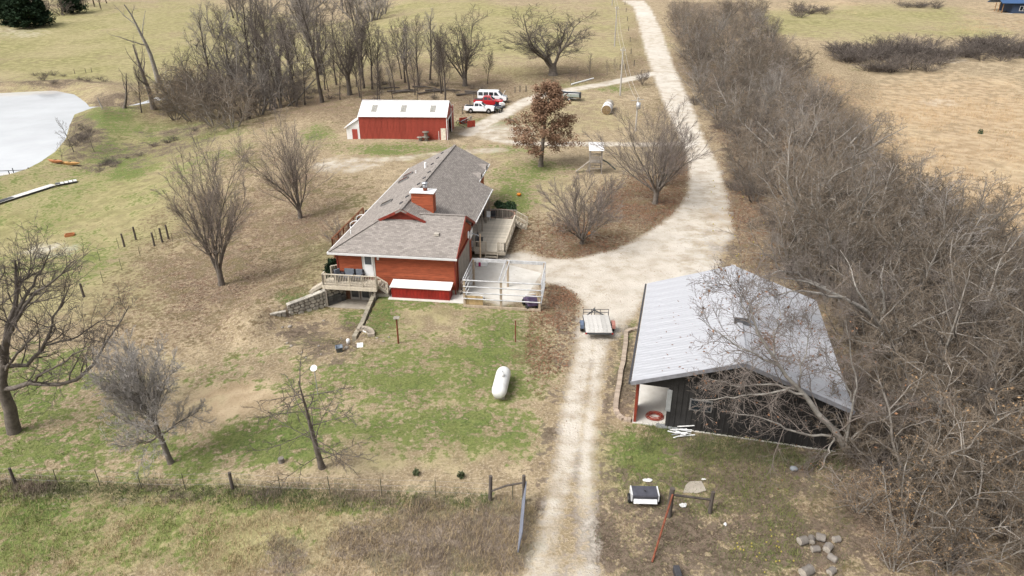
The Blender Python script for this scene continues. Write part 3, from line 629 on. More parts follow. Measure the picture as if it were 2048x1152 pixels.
for x in (-10.4, -6.3): MB().b2((x - .06, -1.6, -1.0), (x + .06, -1.48, .75)).build('post', woodgrey, dk)
cush = mat('grey blue cushion', (.16, .175, .20), .9, var=.1); wick = mat('dark wicker', (.05, .045, .05), .8)
def armchair(x, y, z, w_, rz, label):
    t = thing('patio_chair', label, 'chair', HO.w(x, y, z), rz - HO.yaw, 'patio seats on the small front deck')
    MB().b2((-w_ / 2, -.35, .12), (w_ / 2, .35, .34)).build('seat_base', wick, t, bevel=.02); MB().b2((-w_ / 2, .27, .3), (w_ / 2, .4, .85)).build('backrest', wick, t, bevel=.03)
    for s in (-1, 1):
        MB().b2((s * w_ / 2 - .06, -.35, .3), (s * w_ / 2 + .06, .3, .6)).build('armrest', wick, t, bevel=.02)
        for yy in (-.3, .33): MB().b2((s * (w_ / 2 - .05) - .03, yy - .03, 0), (s * (w_ / 2 - .05) + .03, yy + .03, .14)).build('leg', wick, t)
    MB().b2((-w_ / 2 + .07, -.33, .34), (w_ / 2 - .07, .26, .46)).build('cushion', cush, t, bevel=.03); MB().b2((-w_ / 2 + .07, .16, .44), (w_ / 2 - .07, .28, .9)).build('cushion', cush, t, bevel=.03)
armchair(-8.75, -.42, 1.06, .95, 0, 'wide grey cushioned patio loveseat on the small front deck')
armchair(-7.92, -.42, 1.06, .7, 0, 'grey patio armchair beside the white front door')
armchair(-9.55, -.55, 1.06, .62, .9, 'small dark patio chair turned sideways at the deck end')
# ------------------------------------------------------------------ basement patio, stone walls
o = MB().b2((-10.4, -1.62, -1.1), (-6.75, .05, -.93)).build('basement_patio', oldconc, loc=HO.w(0, 0, 0), rot=(0, 0, -HO.yaw)); o['kind'] = 'structure'
stw = thing('stone_wall', 'curved pale limestone retaining wall left of the basement patio', 'stone wall', HO.w(0, 0, 0), -HO.yaw)
mortar = mat('dark mortar', (.24, .21, .175), .95, col2=(.12, .105, .09), bump=.4)
def rubble_wall(root, path, ztop, zbot, th, rows, seed):
    rr = random.Random(seed); P = [Vector((*p, 0)) for p in path]
    for i in range(len(P) - 1):
        p, q = P[i], P[i + 1]; d = q - p; Ln = d.length; u = d / Ln; n = Vector((-u.y, u.x, 0))
        zt0, zt1 = ztop[i], ztop[i + 1]
        v = [(p - n * .05), (q - n * .05), (q - n * th), (p - n * th)]
        MB().add([(*a.xy, zbot) for a in v] + [(v[0].x, v[0].y, zt0 - .06), (v[1].x, v[1].y, zt1 - .06), (v[2].x, v[2].y, zt1 - .06), (v[3].x, v[3].y, zt0 - .06)],
                 [(0, 3, 2, 1), (4, 5, 6, 7), (0, 1, 5, 4), (1, 2, 6, 5), (2, 3, 7, 6), (3, 0, 4, 7)]).build('wall_core', mortar, root)
        nz = rows; x = 0.0
        for r_ in range(nz):
            x = -rr.uniform(0, .3)
            while x < Ln - .05:
                w_ = rr.uniform(.28, .62); x0, x1 = max(0, x) + .012, min(Ln, x + w_) - .012; x += w_
                if x1 - x0 < .1: continue
                tm = (x0 + x1) / 2 / Ln; top = zt0 + (zt1 - zt0) * tm; hh = (top - .07 - zbot) / nz
                z0 = zbot + hh * r_ + .012; z1 = zbot + hh * (r_ + 1) - .012; pr = rr.uniform(.0, .06)
                m = MB(); k = 8; cx, cz = (x0 + x1) / 2, (z0 + z1) / 2; fr_, bk = [], []
                for j in range(k):
                    an = 2 * math.pi * (j + .5) / k; ex = max(-1, min(1, 1.35 * math.cos(an))) * (x1 - x0) / 2 * rr.uniform(.86, 1.0); ez = max(-1, min(1, 1.35 * math.sin(an))) * (z1 - z0) / 2 * rr.uniform(.86, 1.0)
                    a = p + u * (cx + ex); fr_.append((a.x + n.x * pr - u.x * ex * .12, a.y + n.y * pr - u.y * ex * .12, cz + ez * .9)); bk.append((a.x - n.x * .09, a.y - n.y * .09, cz + ez))
                m.add(fr_ + bk, [tuple(range(k))] + [(j, k + j, k + (j + 1) % k, (j + 1) % k) for j in range(k)])
                m.build('stone', stone, root)
        x = 0                                     # cap stones
        while x < Ln - .02:
            w_ = rr.uniform(.4, .8); x1 = min(Ln, x + w_); a, b = p + u * (x + .01), p + u * (x1 - .01)
            za, zb = zt0 + (zt1 - zt0) * x / Ln, zt0 + (zt1 - zt0) * x1 / Ln
            m = MB(); vs = []
            for dz in (-.07, .03):
                for (c, zc, s) in ((a, za, .06), (b, zb, .06), (b, zb, -th - .04), (a, za, -th - .04)): vs.append((c.x + n.x * s, c.y + n.y * s, zc + dz + rr.uniform(-.012, .012)))
            m.add(vs, [(0, 3, 2, 1), (4, 5, 6, 7), (0, 1, 5, 4), (1, 2, 6, 5), (2, 3, 7, 6), (3, 0, 4, 7)]).build('cap_stone', stone, root); x = x1
WP = [(-12.85, -3.6), (-11.8, -2.75), (-10.62, -1.75), (-9.3, .0)]
rubble_wall(stw, [(-12.95, -3.75), (-14.0, -4.4)], [-.45, -.45], -1.3, .4, 2, 5)
rubble_wall(stw, WP[::-1], [.62, .45, .22, .02], -1.3, .36, 5, 9)
rw = thing('retaining_wall', 'narrow grey capped retaining wall right of the basement patio', 'retaining wall', HO.w(0, 0, 0), -HO.yaw)
Pp = [(-6.62, -.1), (-6.35, -3.0), (-6.05, -5.6), (-6.0, -7.6)]; zt_ = [.34, .16, .08, -.05]
for i in range(3):
    p, q = Pp[i], Pp[i + 1]
    n_ = 4
    for j in range(n_):
        a = [p[k] + (q[k] - p[k]) * (j + .02) / n_ for k in (0, 1)]; b = [p[k] + (q[k] - p[k]) * (j + .98) / n_ for k in (0, 1)]; za = zt_[i] + (zt_[i + 1] - zt_[i]) * (j + .5) / n_
        MB().add([(a[0] - .15, a[1], -1.3), (a[0] + .17, a[1], -1.3), (b[0] + .17, b[1], -1.3), (b[0] - .15, b[1], -1.3), (a[0] - .15, a[1], za), (a[0] + .17, a[1], za + .01), (b[0] + .17, b[1], za - .01), (b[0] - .15, b[1], za)],
                 [(0, 3, 2, 1), (4, 5, 6, 7), (0, 1, 5, 4), (1, 2, 6, 5), (2, 3, 7, 6), (3, 0, 4, 7)]).build('wall_block', mat('mossy concrete block', (.34, .30, .23), .95, scale=2, col2=(.19, .17, .13), bump=.4, rand=.15), rw)
blk = mat('dark grey block', (.09, .088, .085), .9, var=.2, rand=.3)
bme = MB().box((0, 0, .1), (.38, .2, .19)).mesh('concrete_block', blk)
for i, (a, b) in enumerate(((-10.25, -1.25), (-10.0, -.95), (-9.75, -.65), (-9.5, -.35))):
    for k in range(4 if i < 3 else 3):
        o = link('concrete_block', bme, None, HO.w(a, b, -.93 + k * .2), (0, 0, -HO.yaw + .85 + rnd.uniform(-.05, .05)))
        tag(o, 'dark grey concrete block stacked against the limestone wall on the patio', 'block', 'stacked blocks on the basement patio')
# ------------------------------------------------------------------ red cellar box and slab
cb = thing('storage_box', 'low dark red metal storage shed with white roof against the front wall', 'shed', HO.w(0, 0, 0), -HO.yaw)
redbox = mat('dark red sheet metal', (.27, .022, .016), .45, var=.2, scale=1.5)
MB().b2((-5.02, -1.15, .04), (-.22, -.12, 1.02)).build('wall_core', redbox, cb)
pm = MB().box((0, 0, .5), (.055, .03, .94)).mesh('metal_rib', redbox); rep('metal_rib', pm, cb, [(-4.95 + i * .29, -1.16, .05) for i in range(17)])
MB().slab([(-5.12, -1.27, 1.03), (-.12, -1.27, 1.03), (-.12, -.1, 1.2), (-5.12, -.1, 1.2)], .06).build('roof', mat('white sheet roof', (.80, .775, .75), .5, var=.06), cb)
o = MB().b2((-5.25, -1.5, -.3), (1.35, .05, .045)).build('concrete_apron', concrete, loc=HO.w(0, 0, 0), rot=(0, 0, -HO.yaw)); o['kind'] = 'structure'
o = MB().b2((-6.5, -1.0, -.3), (-5.26, .05, .22)).build('concrete_landing', oldconc, loc=HO.w(0, 0, 0), rot=(0, 0, -HO.yaw)); o['kind'] = 'structure'
o = MB().prism([(.12, .06), (5.6, -.6), (6.6, 5.2), (1.5, 7.6), (.12, 7.6)], -.2, .03).build('concrete_slab', concrete, loc=HO.w(0, 0, 0), rot=(0, 0, -HO.yaw)); o['kind'] = 'structure'
# rain barrel on its stand
rb = thing('rain_barrel', 'dark brown rain barrel on a low wooden stand at the house corner', 'barrel', HO.w(.62, .35, .05), 0)
MB().lathe([(.0, .32), (.24, .32), (.30, .6), (.31, .85), (.25, 1.2), (.0, 1.22)], 16).build('barrel', mat('brown plastic', (.07, .05, .042), .5), rb)
st = MB(); st.b2((-.4, -.35, .24), (.4, .35, .31)); st.build('stand_top', woodgrey, rb)
for x in (-.33, .33):
    for y in (-.28, .28): MB().b2((x - .04, y - .04, 0), (x + .04, y + .04, .24)).build('leg', woodgrey, rb)
# ------------------------------------------------------------------ big right deck
rd = thing('wooden_deck', 'large pale wooden deck with railings on the right side of the house', 'deck', HO.w(0, 0, 0), -HO.yaw)
boards(rd, -2.15, 3.0, 7.95, 17.0, .68, mat_wood('sun bleached deck boards', (.62, .56, .46), (.46, .41, .33)), pitch=.2)
for p, q in (((.2, 7.9), (3.02, 7.9)), ((3.02, 7.9), (3.02, 17.0))): MB().bar((*p, .52), (*q, .52), .05, .26).build('rim_board', woodtan, rd)
railing(rd, (.15, 8.0), (1.25, 8.0), .68, .9, woodtan, gap=.13, post=1.2); railing(rd, (2.35, 8.0), (2.98, 8.0), .68, .9, woodtan, gap=.13, post=.7)
railing(rd, (2.98, 8.0), (2.98, 15.6), .68, .9, woodtan, gap=.15, post=1.5); railing(rd, (-1.5, 16.95), (2.98, 16.95), .68, .95, woodgrey, gap=.15, post=1.5)
steps(rd, (1.8, 7.95, .68), 1.1, .17, .28, 4, -math.pi / 2, woodtan)
steps(rd, (3.0, 16.2, .68), 1.0, .17, .28, 4, 0, woodtan); railing(rd, (3.0, 16.9), (4.1, 16.9), (.68, .1), .85, woodtan, post=1.2); railing(rd, (3.0, 15.6), (4.1, 15.6), (.68, .1), .85, woodtan, post=1.2)
# bench with dark cushions at the wall
bn = thing('deck_bench', 'dark metal bench by the house wall on the large deck', 'bench', HO.w(.35, 9.6, .69), -HO.yaw + math.pi / 2)
MB().b2((-.7, -.25, .38), (.7, .25, .45)).build('seat', darkgrey, bn); MB().b2((-.7, .2, .45), (.7, .27, .9)).build('backrest', darkgrey, bn)
for x in (-.62, .62): MB().b2((x - .03, -.22, 0), (x + .03, .24, .38)).build('leg', darkgrey, bn)
for i, (a, b) in enumerate(((-.6, 16.3), (.1, 16.2), (.6, 16.45))):
    t = thing('patio_chair', ('white' if i == 1 else 'dark') + ' folding chair against the back railing of the large deck', 'chair', HO.w(a, b, .69), -HO.yaw, 'folding chairs on the large deck'); mm = white if i == 1 else darkgrey
    MB().b2((-.24, -.24, .4), (.24, .24, .44)).build('seat', mm, t); MB().b2((-.24, .22, .44), (.24, .26, .9)).build('backrest', mm, t)
    for x in (-.22, .22):
        for y in (-.2, .22): MB().tube([(x, y, 0), (x, y, .4)], .018, 6).build('leg', mm, t)
# basketball hoop
bk = thing('basketball_hoop', 'portable basketball hoop with tan pole beside the grey garage door', 'basketball hoop', HO.w(1.0, 6.4, .03), -HO.yaw)
MB().b2((-.35, -.5, 0), (.65, .5, .42)).build('base', white, bk, bevel=.05); MB().b2((-.1, -.54, .04), (.1, -.505, .42)).build('base_stripe', mat('magenta plastic', (.45, .02, .13), .5), bk)
MB().tube([(0, -.1, .4), (-.02, .1, 2.9)], .07, 10).build('pole', mat('tan pole', (.62, .47, .32), .6), bk)
MB().tube([(-.02, .1, 2.7), (-.75, .0, 2.95)], .04, 8).build('arm', galv, bk)
MB().b2((-.8, -.55, 2.6), (-.76, .55, 3.3)).build('backboard', white, bk)
MB().tube([(-1.03 + .22 * math.cos(i * .5236), .22 * math.sin(i * .5236), 2.72) for i in range(12)], .015, 6, closed=True).build('rim', mat('orange rim', (.5, .1, .02), .5), bk)
MB().lathe([(.22, 2.72), (.16, 2.5), (.13, 2.3)], 12, Matrix.Translation((-1.03, 0, 0))).build('net', white, bk)
# planter ring and plants behind the deck
pl = thing('planter_ring', 'round brick-edged planting bed behind the large deck', 'planter', HO.w(.9, 19.6, 0), 0)
brk = mat('red brown brick', (.30, .17, .12), .9, var=.2, rand=.2)
be = MB().box((0, 0, .12), (.42, .2, .24)).mesh('brick', brk)
for i in range(24): an = i * 2 * math.pi / 24; link('brick', be, pl, (1.55 * math.cos(an), 1.55 * math.sin(an), 0), (0, 0, an + math.pi / 2))
MB().lathe([(1.48, .16), (.7, .24), (.0, .26)], 20).build('soil', mat('dark soil', (.05, .04, .03), .95, var=.3, scale=6, bump=.5), pl)
# left red deck with chairs
ld = thing('wooden_deck', 'dark red stained wooden deck along the far left side of the house', 'deck', HO.w(0, 0, 0), -HO.yaw)
boards(ld, -12.7, -9.9, 6.2, 15.0, .95, woodtan, pitch=.2)
railing(ld, (-12.65, 6.2), (-12.65, 15), .95, .95, woodred, gap=.28, post=1.6); railing(ld, (-12.65, 6.2), (-11.5, 6.2), .95, .95, woodred, gap=.2, post=1.2)
steps(ld, (-11.0, 6.2, .95), 1.0, .19, .32, 8, -math.pi / 2, woodtan); railing(ld, (-11.55, 6.2), (-11.55, 3.3), (.95, -.4), .95, woodred, gap=.25, post=1.5)
for x in (-12.6, -10.2):
    for y in (6.3, 10.5, 14.8): MB().b2((x - .07, y - .07, -2), (x + .07, y + .07, .9)).build('post', woodred, ld)
for i, (a, b) in enumerate(((-12.0, 10.6), (-12.0, 12.4))):
    t = thing('round_chair', ('nearer' if i == 0 else 'farther') + ' white-rimmed round chair on the dark red deck', 'chair', HO.w(a, b, .96), 0)
    MB().tube([(.5 * math.cos(k * .5236), .5 * math.sin(k * .5236), .72 + .22 * math.sin(k * .5236)) for k in range(12)], .045, 8, closed=True).build('rim', white, t)
    MB().lathe([(.46, .66), (.3, .45), (0, .38)], 12).build('seat', wick, t)
    for k in range(3): an = k * 2.1; MB().tube([(.15 * math.cos(an), .15 * math.sin(an), .45), (.38 * math.cos(an), .38 * math.sin(an), 0)], .02, 6).build('leg', galv, t)
gr = thing('grill', 'black covered grill at the far end of the dark red deck', 'grill', HO.w(-11.6, 14.0, .96), -HO.yaw)
MB().b2((-.5, -.3, 0), (.5, .3, .7)).build('cabinet', black, gr); MB().side([(-.3, .7), (.3, .7), (.28, .95), (0, 1.08), (-.28, .95)], -.45, .45).build('lid', black, gr)
# ------------------------------------------------------------------ pipe frame pen
pn = thing('pen_frame', 'open timber and pipe pen frame on the gravel beside the house', 'pen frame', HO.w(0, 0, 0), -HO.yaw)
x0, x1, xm, y0, y1, hp = 1.15, 7.08, 4.05, -1.95, 2.1, 2.35
palepipe = mat('pale pipe', (.50, .50, .50), .5, var=.15, scale=3)
rawd = mat_wood('grey brown timber post', (.42, .34, .25), (.28, .22, .16))
for x in (x0, xm, x1):
    for y in (y0, y1): MB().b2((x - .085, y - .085, -.1), (x + .085, y + .085, hp)).build('post', rawd, pn)
MB().b2((x0 - .1, y1 - .05, hp - .18), (x1 + .1, y1 + .06, hp + .08)).build('beam', palepipe, pn)
for z in (.78, 1.3, 1.82, 2.36): MB().tube([(x0 - .08, y0 - .12, z), (x1 + .08, y0 - .12, z)], .05, 6).build('pipe_rail', palepipe, pn)
MB().b2((x0 - .12, y0 - .15, .02), (x1 + .1, y0 - .02, .2)).build('bottom_board', rawd, pn)
for x in (x0 - .09, x1 + .09):
    for z in (.5, 1.0, 1.5, 2.0, 2.36): MB().tube([(x, y0, z), (x, y1, z)], .045, 6).build('pipe_rail', palepipe, pn)
for x in (xm - .16, xm + .16): MB().tube([(x, y0, 2.38), (x, y1, 2.42)], .045, 6).build('pipe_rail', palepipe, pn)
MB().b2((x0 + .08, y0 + .02, .2), (x0 + 1.45, y0 + .1, .95)).build('plank_panel', mat_wood('yellow brown plywood', (.42, .30, .15)), pn)
t = thing('bicycle_wheel', 'loose bicycle wheel leaning inside the pen frame on the gravel', 'wheel', HO.w(1.95, -1.35, .06), 0)
MB().tube([(.33 * math.cos(k * .2618), .33 * math.sin(k * .2618), .1 + .05 * math.sin(k * .2618)) for k in range(24)], .03, 6, closed=True).build('tyre', black, t)
for k in range(8): MB().bar((0, 0, .1), (.32 * math.cos(k * .785), .32 * math.sin(k * .785), .1 + .05 * math.sin(k * .785)), .008).build('spoke', galv, t)
MB().lathe([(.04, .05), (.04, .16)], 8).build('hub', galv, t)
purple = mat('purple plastic', (.11, .075, .14), .5, var=.3)
t = thing('ride_on_toy', 'purple and black wheeled ride-on toy inside the pen frame corner', 'toy', HO.w(6.3, -1.3, .02), .3)
MB().side([(-.65, .3), (.65, .3), (.7, .55), (.2, .62), (.05, .95), (-.35, .98), (-.6, .65)], -.42, .42).build('body', purple, t, bevel=.05)
MB().b2((-.3, -.25, .62), (.3, .1, .72)).build('seat', black, t); MB().tube([(-.35, .2, 1.0), (-.35, -.3, 1.25), (.35, -.3, 1.25), (.35, .2, 1.0)], .03, 6).build('roll_bar', white, t)
wme = MB().lathe([(.0, -.1), (.2, -.1), (.24, -.06), (.24, .06), (.2, .1), (0, .1)], 14).mesh('wheel', black)
for x in (-.42, .42):
    for y in (-.45, .45): link('wheel', wme, t, (x, y, .24), (0, math.pi / 2, 0))
t = thing('feed_bag', 'crumpled white bag lying on gravel inside the pen frame', 'bag', HO.w(2.2, -.6, .03), .5)
m = MB().ball((0, 0, .12), .3, 12, 7, (1.2, .8, .45)); m.v = [(x + .05 * math.sin(9 * y), y + .05 * math.sin(7 * x), max(0, z + .04 * math.sin(11 * x + 5 * y))) for x, y, z in m.v]; m.build('bag', white, t)
# ------------------------------------------------------------------ dark barn
bb = thing('metal_barn', 'charcoal metal barn with pale grey ribbed roof beside the drive', 'barn', BO.w(0, 0, 0), -BO.yaw)
BW, BD, EZ2, RZ2 = 11.05, 12.8, 3.12, 5.08
inner = mat('barn inner lining', (.42, .40, .37), .85)
def bwall(x): return EZ2 + (RZ2 - EZ2) * (1 - abs(x - BW / 2) / (BW / 2))
# front wall panels (one metal sheet each), the door bay stays open
pw_ = .92; x = 1.78; k = 0
while x < BW - .02:
    xe = min(BW, x + pw_); m = MB()
    def sheet(xa, xb, za, zb0, zb1):
        m.add([(xa, 0, za), (xb, 0, za), (xb, 0, zb1), (xa, 0, zb0), (xa, .06, za), (xb, .06, za), (xb, .06, zb1), (xa, .06, zb0)], [(0, 1, 2, 3), (7, 6, 5, 4), (0, 4, 5, 1), (1, 5, 6, 2), (2, 6, 7, 3), (3, 7, 4, 0)])
    if x < BW / 2 < xe: sheet(x, BW / 2, .05, bwall(x) - .1, RZ2 - .1); sheet(BW / 2, xe, .05, RZ2 - .1, bwall(xe) - .1)
    else: sheet(x, xe, .05, bwall(x) - .1, bwall(xe) - .1)
    n_ = 3
    for j in range(n_):
        xr = x + (xe - x) * (j + .5) / n_; m.b2((xr - .035, -.045, .05), (xr + .035, .01, bwall(xr) - .12))
    m.build('wall_panel', charcoal, bb); x = xe
m = MB(); m.add([(-.02, 0, 2.72), (1.8, 0, 2.72), (1.8, 0, bwall(1.8) - .1), (-.02, 0, bwall(0) - .1), (-.02, .06, 2.72), (1.8, .06, 2.72), (1.8, .06, bwall(1.8) - .1), (-.02, .06, bwall(0) - .1)], [(0, 1, 2, 3), (7, 6, 5, 4), (0, 4, 5, 1), (3, 2, 6, 7)]); m.build('wall_panel', charcoal, bb)
MB().b2((BW - .06, .0, 0), (BW, BD, EZ2)).build('right_wall', charcoal, bb); MB().b2((0, BD - .06, 0), (BW, BD, EZ2)).build('rear_wall', charcoal, bb)
MB().add([(0, BD - .03, EZ2), (BW, BD - .03, EZ2), (BW / 2, BD - .03, RZ2 - .1)], [(2, 1, 0)]).build('rear_gable', charcoal, bb)
MB().b2((2.5, .1, 0), (2.56, 4.2, 2.9)).build('inner_partition', inner, bb); MB().b2((0, 4.2, 0), (BW - .1, 4.26, 2.9)).build('inner_partition', inner, bb)
MB().b2((0, 4.26, 0), (.06, BD, EZ2)).build('left_wall', charcoal, bb)  # stops short: left side of the door bay left open to let daylight in
MB().b2((-.06, -.02, 0), (.10, .14, EZ2 - .05)).build('corner_post', mat('dark red post', (.22, .04, .022), .7), bb)
MB().b2((.03, .2, .0), (.09, 1.7, 2.5)).build('open_door', mat('orange red door', (.36, .06, .025), .6), bb)
MB().b2((1.70, -.05, 1.15), (1.98, .0, 2.62)).build('door_trim', galv, bb)
wn = MB().b2((3.0, -.07, 1.48), (4.25, .02, 2.22)).build('window_frame', mat('grey window frame', (.16, .155, .15), .5), bb); MB().b2((3.08, -.085, 1.55), (4.17, -.065, 2.15)).build('pane', glass, wn)
o = MB().b2((-.1, -.07, -.2), (BW + .05, BD, .06)).build('barn_floor', concrete, loc=BO.w(0, 0, 0), rot=(0, 0, -BO.yaw)); o['kind'] = 'structure'
# roof: ribbed sheets, shared mesh on each side
sl2 = math.hypot(BW / 2 + .35, (RZ2 - EZ2) * (BW / 2 + .35) / (BW / 2)); an2 = math.atan2(RZ2 - EZ2, BW / 2); npan = 15; ph = (BD + .8) / npan
m = MB().b2((0, 0, -.025), (sl2, ph - .006, .0))
for j in range(3):
    yy = (j + .5) * ph / 3; m.add([(0, yy - .085, -.001), (0, yy - .03, .02), (0, yy + .03, .02), (0, yy + .085, -.001), (sl2, yy - .085, -.001), (sl2, yy - .03, .02), (sl2, yy + .03, .02), (sl2, yy + .085, -.001)], [(0, 1, 5, 4), (1, 2, 6, 5), (2, 3, 7, 6), (0, 3, 2, 1), (4, 5, 6, 7)])
pme = m.mesh('roof_panel', rooftin)
for i in range(npan):
    y = -.4 + i * ph
    link('roof_panel', pme, bb, (BW / 2, y, RZ2 + .06), (0, an2, 0)); link('roof_panel', pme, bb, (BW / 2, y + ph, RZ2 + .06), (0, an2, math.pi))
MB().bar((BW / 2, -.4, RZ2 + .085), (BW / 2, BD + .4, RZ2 + .085), .3, .02).build('ridge_cap', rooftin, bb)
for s in (-1, 1):
    e = (BW / 2 + s * (BW / 2 + .38), RZ2 - (RZ2 - EZ2) * (BW / 2 + .38) / (BW / 2) - .02)
    MB().bar((BW / 2, -.43, RZ2), (e[0], -.43, e[1]), .04, .24).build('rake_trim', mat('grey trim metal', (.21, .21, .225), .5), bb)
    if s < 0: MB().b2((e[0] - .13, -.4, e[1] - .1), (e[0] - .01, BD + .4, e[1] + .05)).build('gutter', darkgrey, bb)
MB().box((BW / 2 + .08, 4.6, RZ2 + .2), (.8, .62, .5)).build('ridge_vent', mat('roof vent grey', (.10, .10, .105), .5), bb)
MB().box((BW / 2 + .08, 4.6, RZ2 + .48), (.95, .78, .05)).build('vent_lid', rooftin, bb)
# hose coil, bricks, pipes
hs2 = thing('garden_hose', 'coiled red garden hose lying in the dark barn doorway', 'hose', BO.w(1.15, .75, .06), 0)
pts = []
for i in range(330): an = i * .16; r_ = .36 + .09 * math.sin(an * .37) + .04 * math.sin(an * 1.13 + 1); pts.append((r_ * 1.15 * math.cos(an), r_ * .9 * math.sin(an), .03 + .0004 * i))
MB().tube(pts, .017, 5).build('hose', mat('red hose', (.30, .045, .025), .5), hs2)
ed = thing('brick_edging', 'curved row of tan paving blocks edging the bed by the dark barn', 'edging', (0, 0, 0))
EP = GP([(1276, 659), (1262, 661), (1252, 666), (1251, 690), (1248, 710), (1246, 728), (1241, 745), (1239, 765), (1235, 785), (1232, 805), (1231, 822), (1236, 832), (1246, 840), (1262, 842)])
blkm = mat('tan paving block', (.42, .345, .27), .9, var=.15, scale=6, rand=.18, col2=(.30, .24, .19))
bl = MB().box((0, 0, .05), (.2, .3, .24)).mesh('block', blkm); seg = [Vector(p) for p in EP]; tot = sum((b - a).length for a, b in zip(seg[:-1], seg[1:])); nb = int(tot / .225); acc = 0; j = 0
for i in range(nb):
    s_ = (i + .5) * tot / nb
    while j < len(seg) - 2 and s_ > acc + (seg[j + 1] - seg[j]).length: acc += (seg[j + 1] - seg[j]).length; j += 1
    d = (seg[j + 1] - seg[j]).normalized(); q = seg[j] + d * (s_ - acc); link('block', bl, ed, (q.x, q.y, zat(q.x, q.y) + rnd.uniform(-.02, .02)), (0, 0, math.atan2(d.y, d.x) + rnd.uniform(-.08, .08)))
# ------------------------------------------------------------------ red metal barn
rz0 = zat(RO.o[0] - 6, RO.o[1] + 4)
rbn = thing('metal_barn', 'long red metal barn with white roof and three skylight panels', 'barn', RO.w(0, 0, 0), -RO.yaw)
RW, RD, RE, RR = 13.4, 7.2, 3.75, 5.35
rwp = MB().b2((0, 0, -.3), (RW / 15 - .006, .05, RE))
for j in range(4): rwp.b2((.08 + j * .23, -.03, -.3), (.14 + j * .23, .01, RE - .01))
rme = rwp.mesh('wall_panel', redwall)
for i in range(15): link('wall_panel', rme, rbn, (-RW + i * RW / 15, 0, 0))
MB().b2((-RW, RD - .05, -.3), (0, RD, RE)).build('rear_wall', redwall, rbn)
MB().add([(-RW + .02, 0, -.3), (-RW + .02, RD, -.3), (-RW + .02, RD, RE), (-RW + .02, RD / 2, RR), (-RW + .02, 0, RE)], [(4, 3, 2, 1, 0)]).build('left_gable', redwall, rbn)
MB().add([(-.02, 0, 3.0), (-.02, RD, 3.0), (-.02, RD, RE), (-.02, RD / 2, RR), (-.02, 0, RE)], [(0, 1, 2, 3, 4)]).build('right_gable', redwall, rbn)
for y0_, y1_ in ((0, 1.3), (5.2, RD)): MB().b2((-.05, y0_, -.3), (.0, y1_, 3.05)).build('end_panel', redwall, rbn)
MB().b2((.04, 5.1, .1), (.12, 7.9, 4.0)).build('sliding_door', redwall, rbn)
for y in (5.1, 7.9): MB().b2((.03, y - .06, .1), (.15, y + .06, 4.05)).build('door_trim', white, rbn)
MB().b2((.03, 1.25, .0), (.1, 1.4, 3.1)).build('door_trim', white, rbn); MB().b2((.02, .3, 3.05), (.12, 8.2, 3.22)).build('door_track', white, rbn)
for x in (-RW, -.02): MB().b2((x - .03, -.06, -.3), (x + .07, .0, RE)).build('corner_trim', white, rbn)
rs = math.hypot(RD / 2 + .25, (RR - RE) * (RD / 2 + .25) / (RD / 2)); ra = math.atan2(RR - RE, RD / 2)
rp = MB().b2((0, 0, -.03), (RW / 15 - .004, rs, 0))
for j in range(4): rp.b2((.08 + j * .23, 0, 0), (.12 + j * .23, rs, .022))
wroof = mat('white barn roof metal', (.80, .79, .78), .45, var=.03); skym = mat('grey skylight panel', (.30, .29, .26), .5, var=.2, scale=3)
rpm = rp.mesh('roof_panel', wroof); skp = MB().b2((0, 1.2, .024), (RW / 15 - .03, rs - 1.2, .03)).mesh('skylight_panel', skym)
for i in range(15):
    link('roof_panel', rpm, rbn, (-RW + i * RW / 15 + RW / 15, RD / 2, RR + .05), (-ra, 0, math.pi))
    link('roof_panel', rpm, rbn, (-RW + i * RW / 15, RD / 2, RR + .05), (-ra, 0, 0))
for i in (2, 7, 12): link('skylight_panel', skp, rbn, (-RW + (i + 1) * RW / 15, RD / 2, RR + .05), (-ra, 0, math.pi))
MB().bar((-RW, RD / 2, RR + .08), (0, RD / 2, RR + .08), .4, .03).build('ridge_cap', wroof, rbn)
for s in (0, 1): MB().bar((.03, RD / 2, RR), (.03, RD / 2 + (s * 2 - 1) * (RD / 2 + .25), RE - .1), .06, .22).build('rake_trim', white, rbn)
MB().b2((-.95, -.1, 0), (-.2, -.05, 2.0)).build('service_door', mat('cream door', (.72, .66, .55), .6), rbn)
MB().b2((-1.3, -.09, 0), (-1.24, -.04, 1.6)).build('standpipe', white, rbn)
# white lean-to on the left end
MB().b2((-RW - 1.95, .1, -.3), (-RW - .05, 5.5, 1.95)).build('lean_to_wall', mat('white board wall', (.72, .71, .69), .6, var=.05), rbn)
MB().slab([(-RW - 2.25, -.15, 1.95), (-RW - .02, -.15, 3.3), (-RW - .02, 5.6, 3.3), (-RW - 2.25, 5.6, 1.95)], .08).build('lean_to_roof', wroof, rbn)
MB().add([(-RW - 1.95, .1, 1.9), (-RW - .05, .1, 1.9), (-RW - .05, .1, 3.2)], [(0, 1, 2)]).build('lean_to_gable', white, rbn)
MB().b2((-RW - 1.1, .05, 0), (-RW - .3, .1, 1.75)).build('lean_to_door', redwall, rbn)
# cable spools
def spool(x, y, z, label):
    t = thing('cable_spool', label, 'cable spool', RO.w(x, y, z), 0, 'wooden cable spools')
    wd = mat_wood('grey spool wood', (.22, .19, .16))
    for zz in (0, .72): MB().lathe([(0, zz), (.52, zz), (.52, zz + .08), (0, zz + .08)], 18).build('flange', wd, t)
    MB().lathe([(.27, .08), (.27, .72)], 14).build('drum', wd, t)
spool(-4.0, -.75, .02, 'single wooden cable spool left of the stacked pair'); spool(-3.1, -.75, .02, 'lower wooden cable spool of the stacked pair by the red barn'); spool(-3.15, -.75, .83, 'upper wooden cable spool of the stacked pair by the red barn')
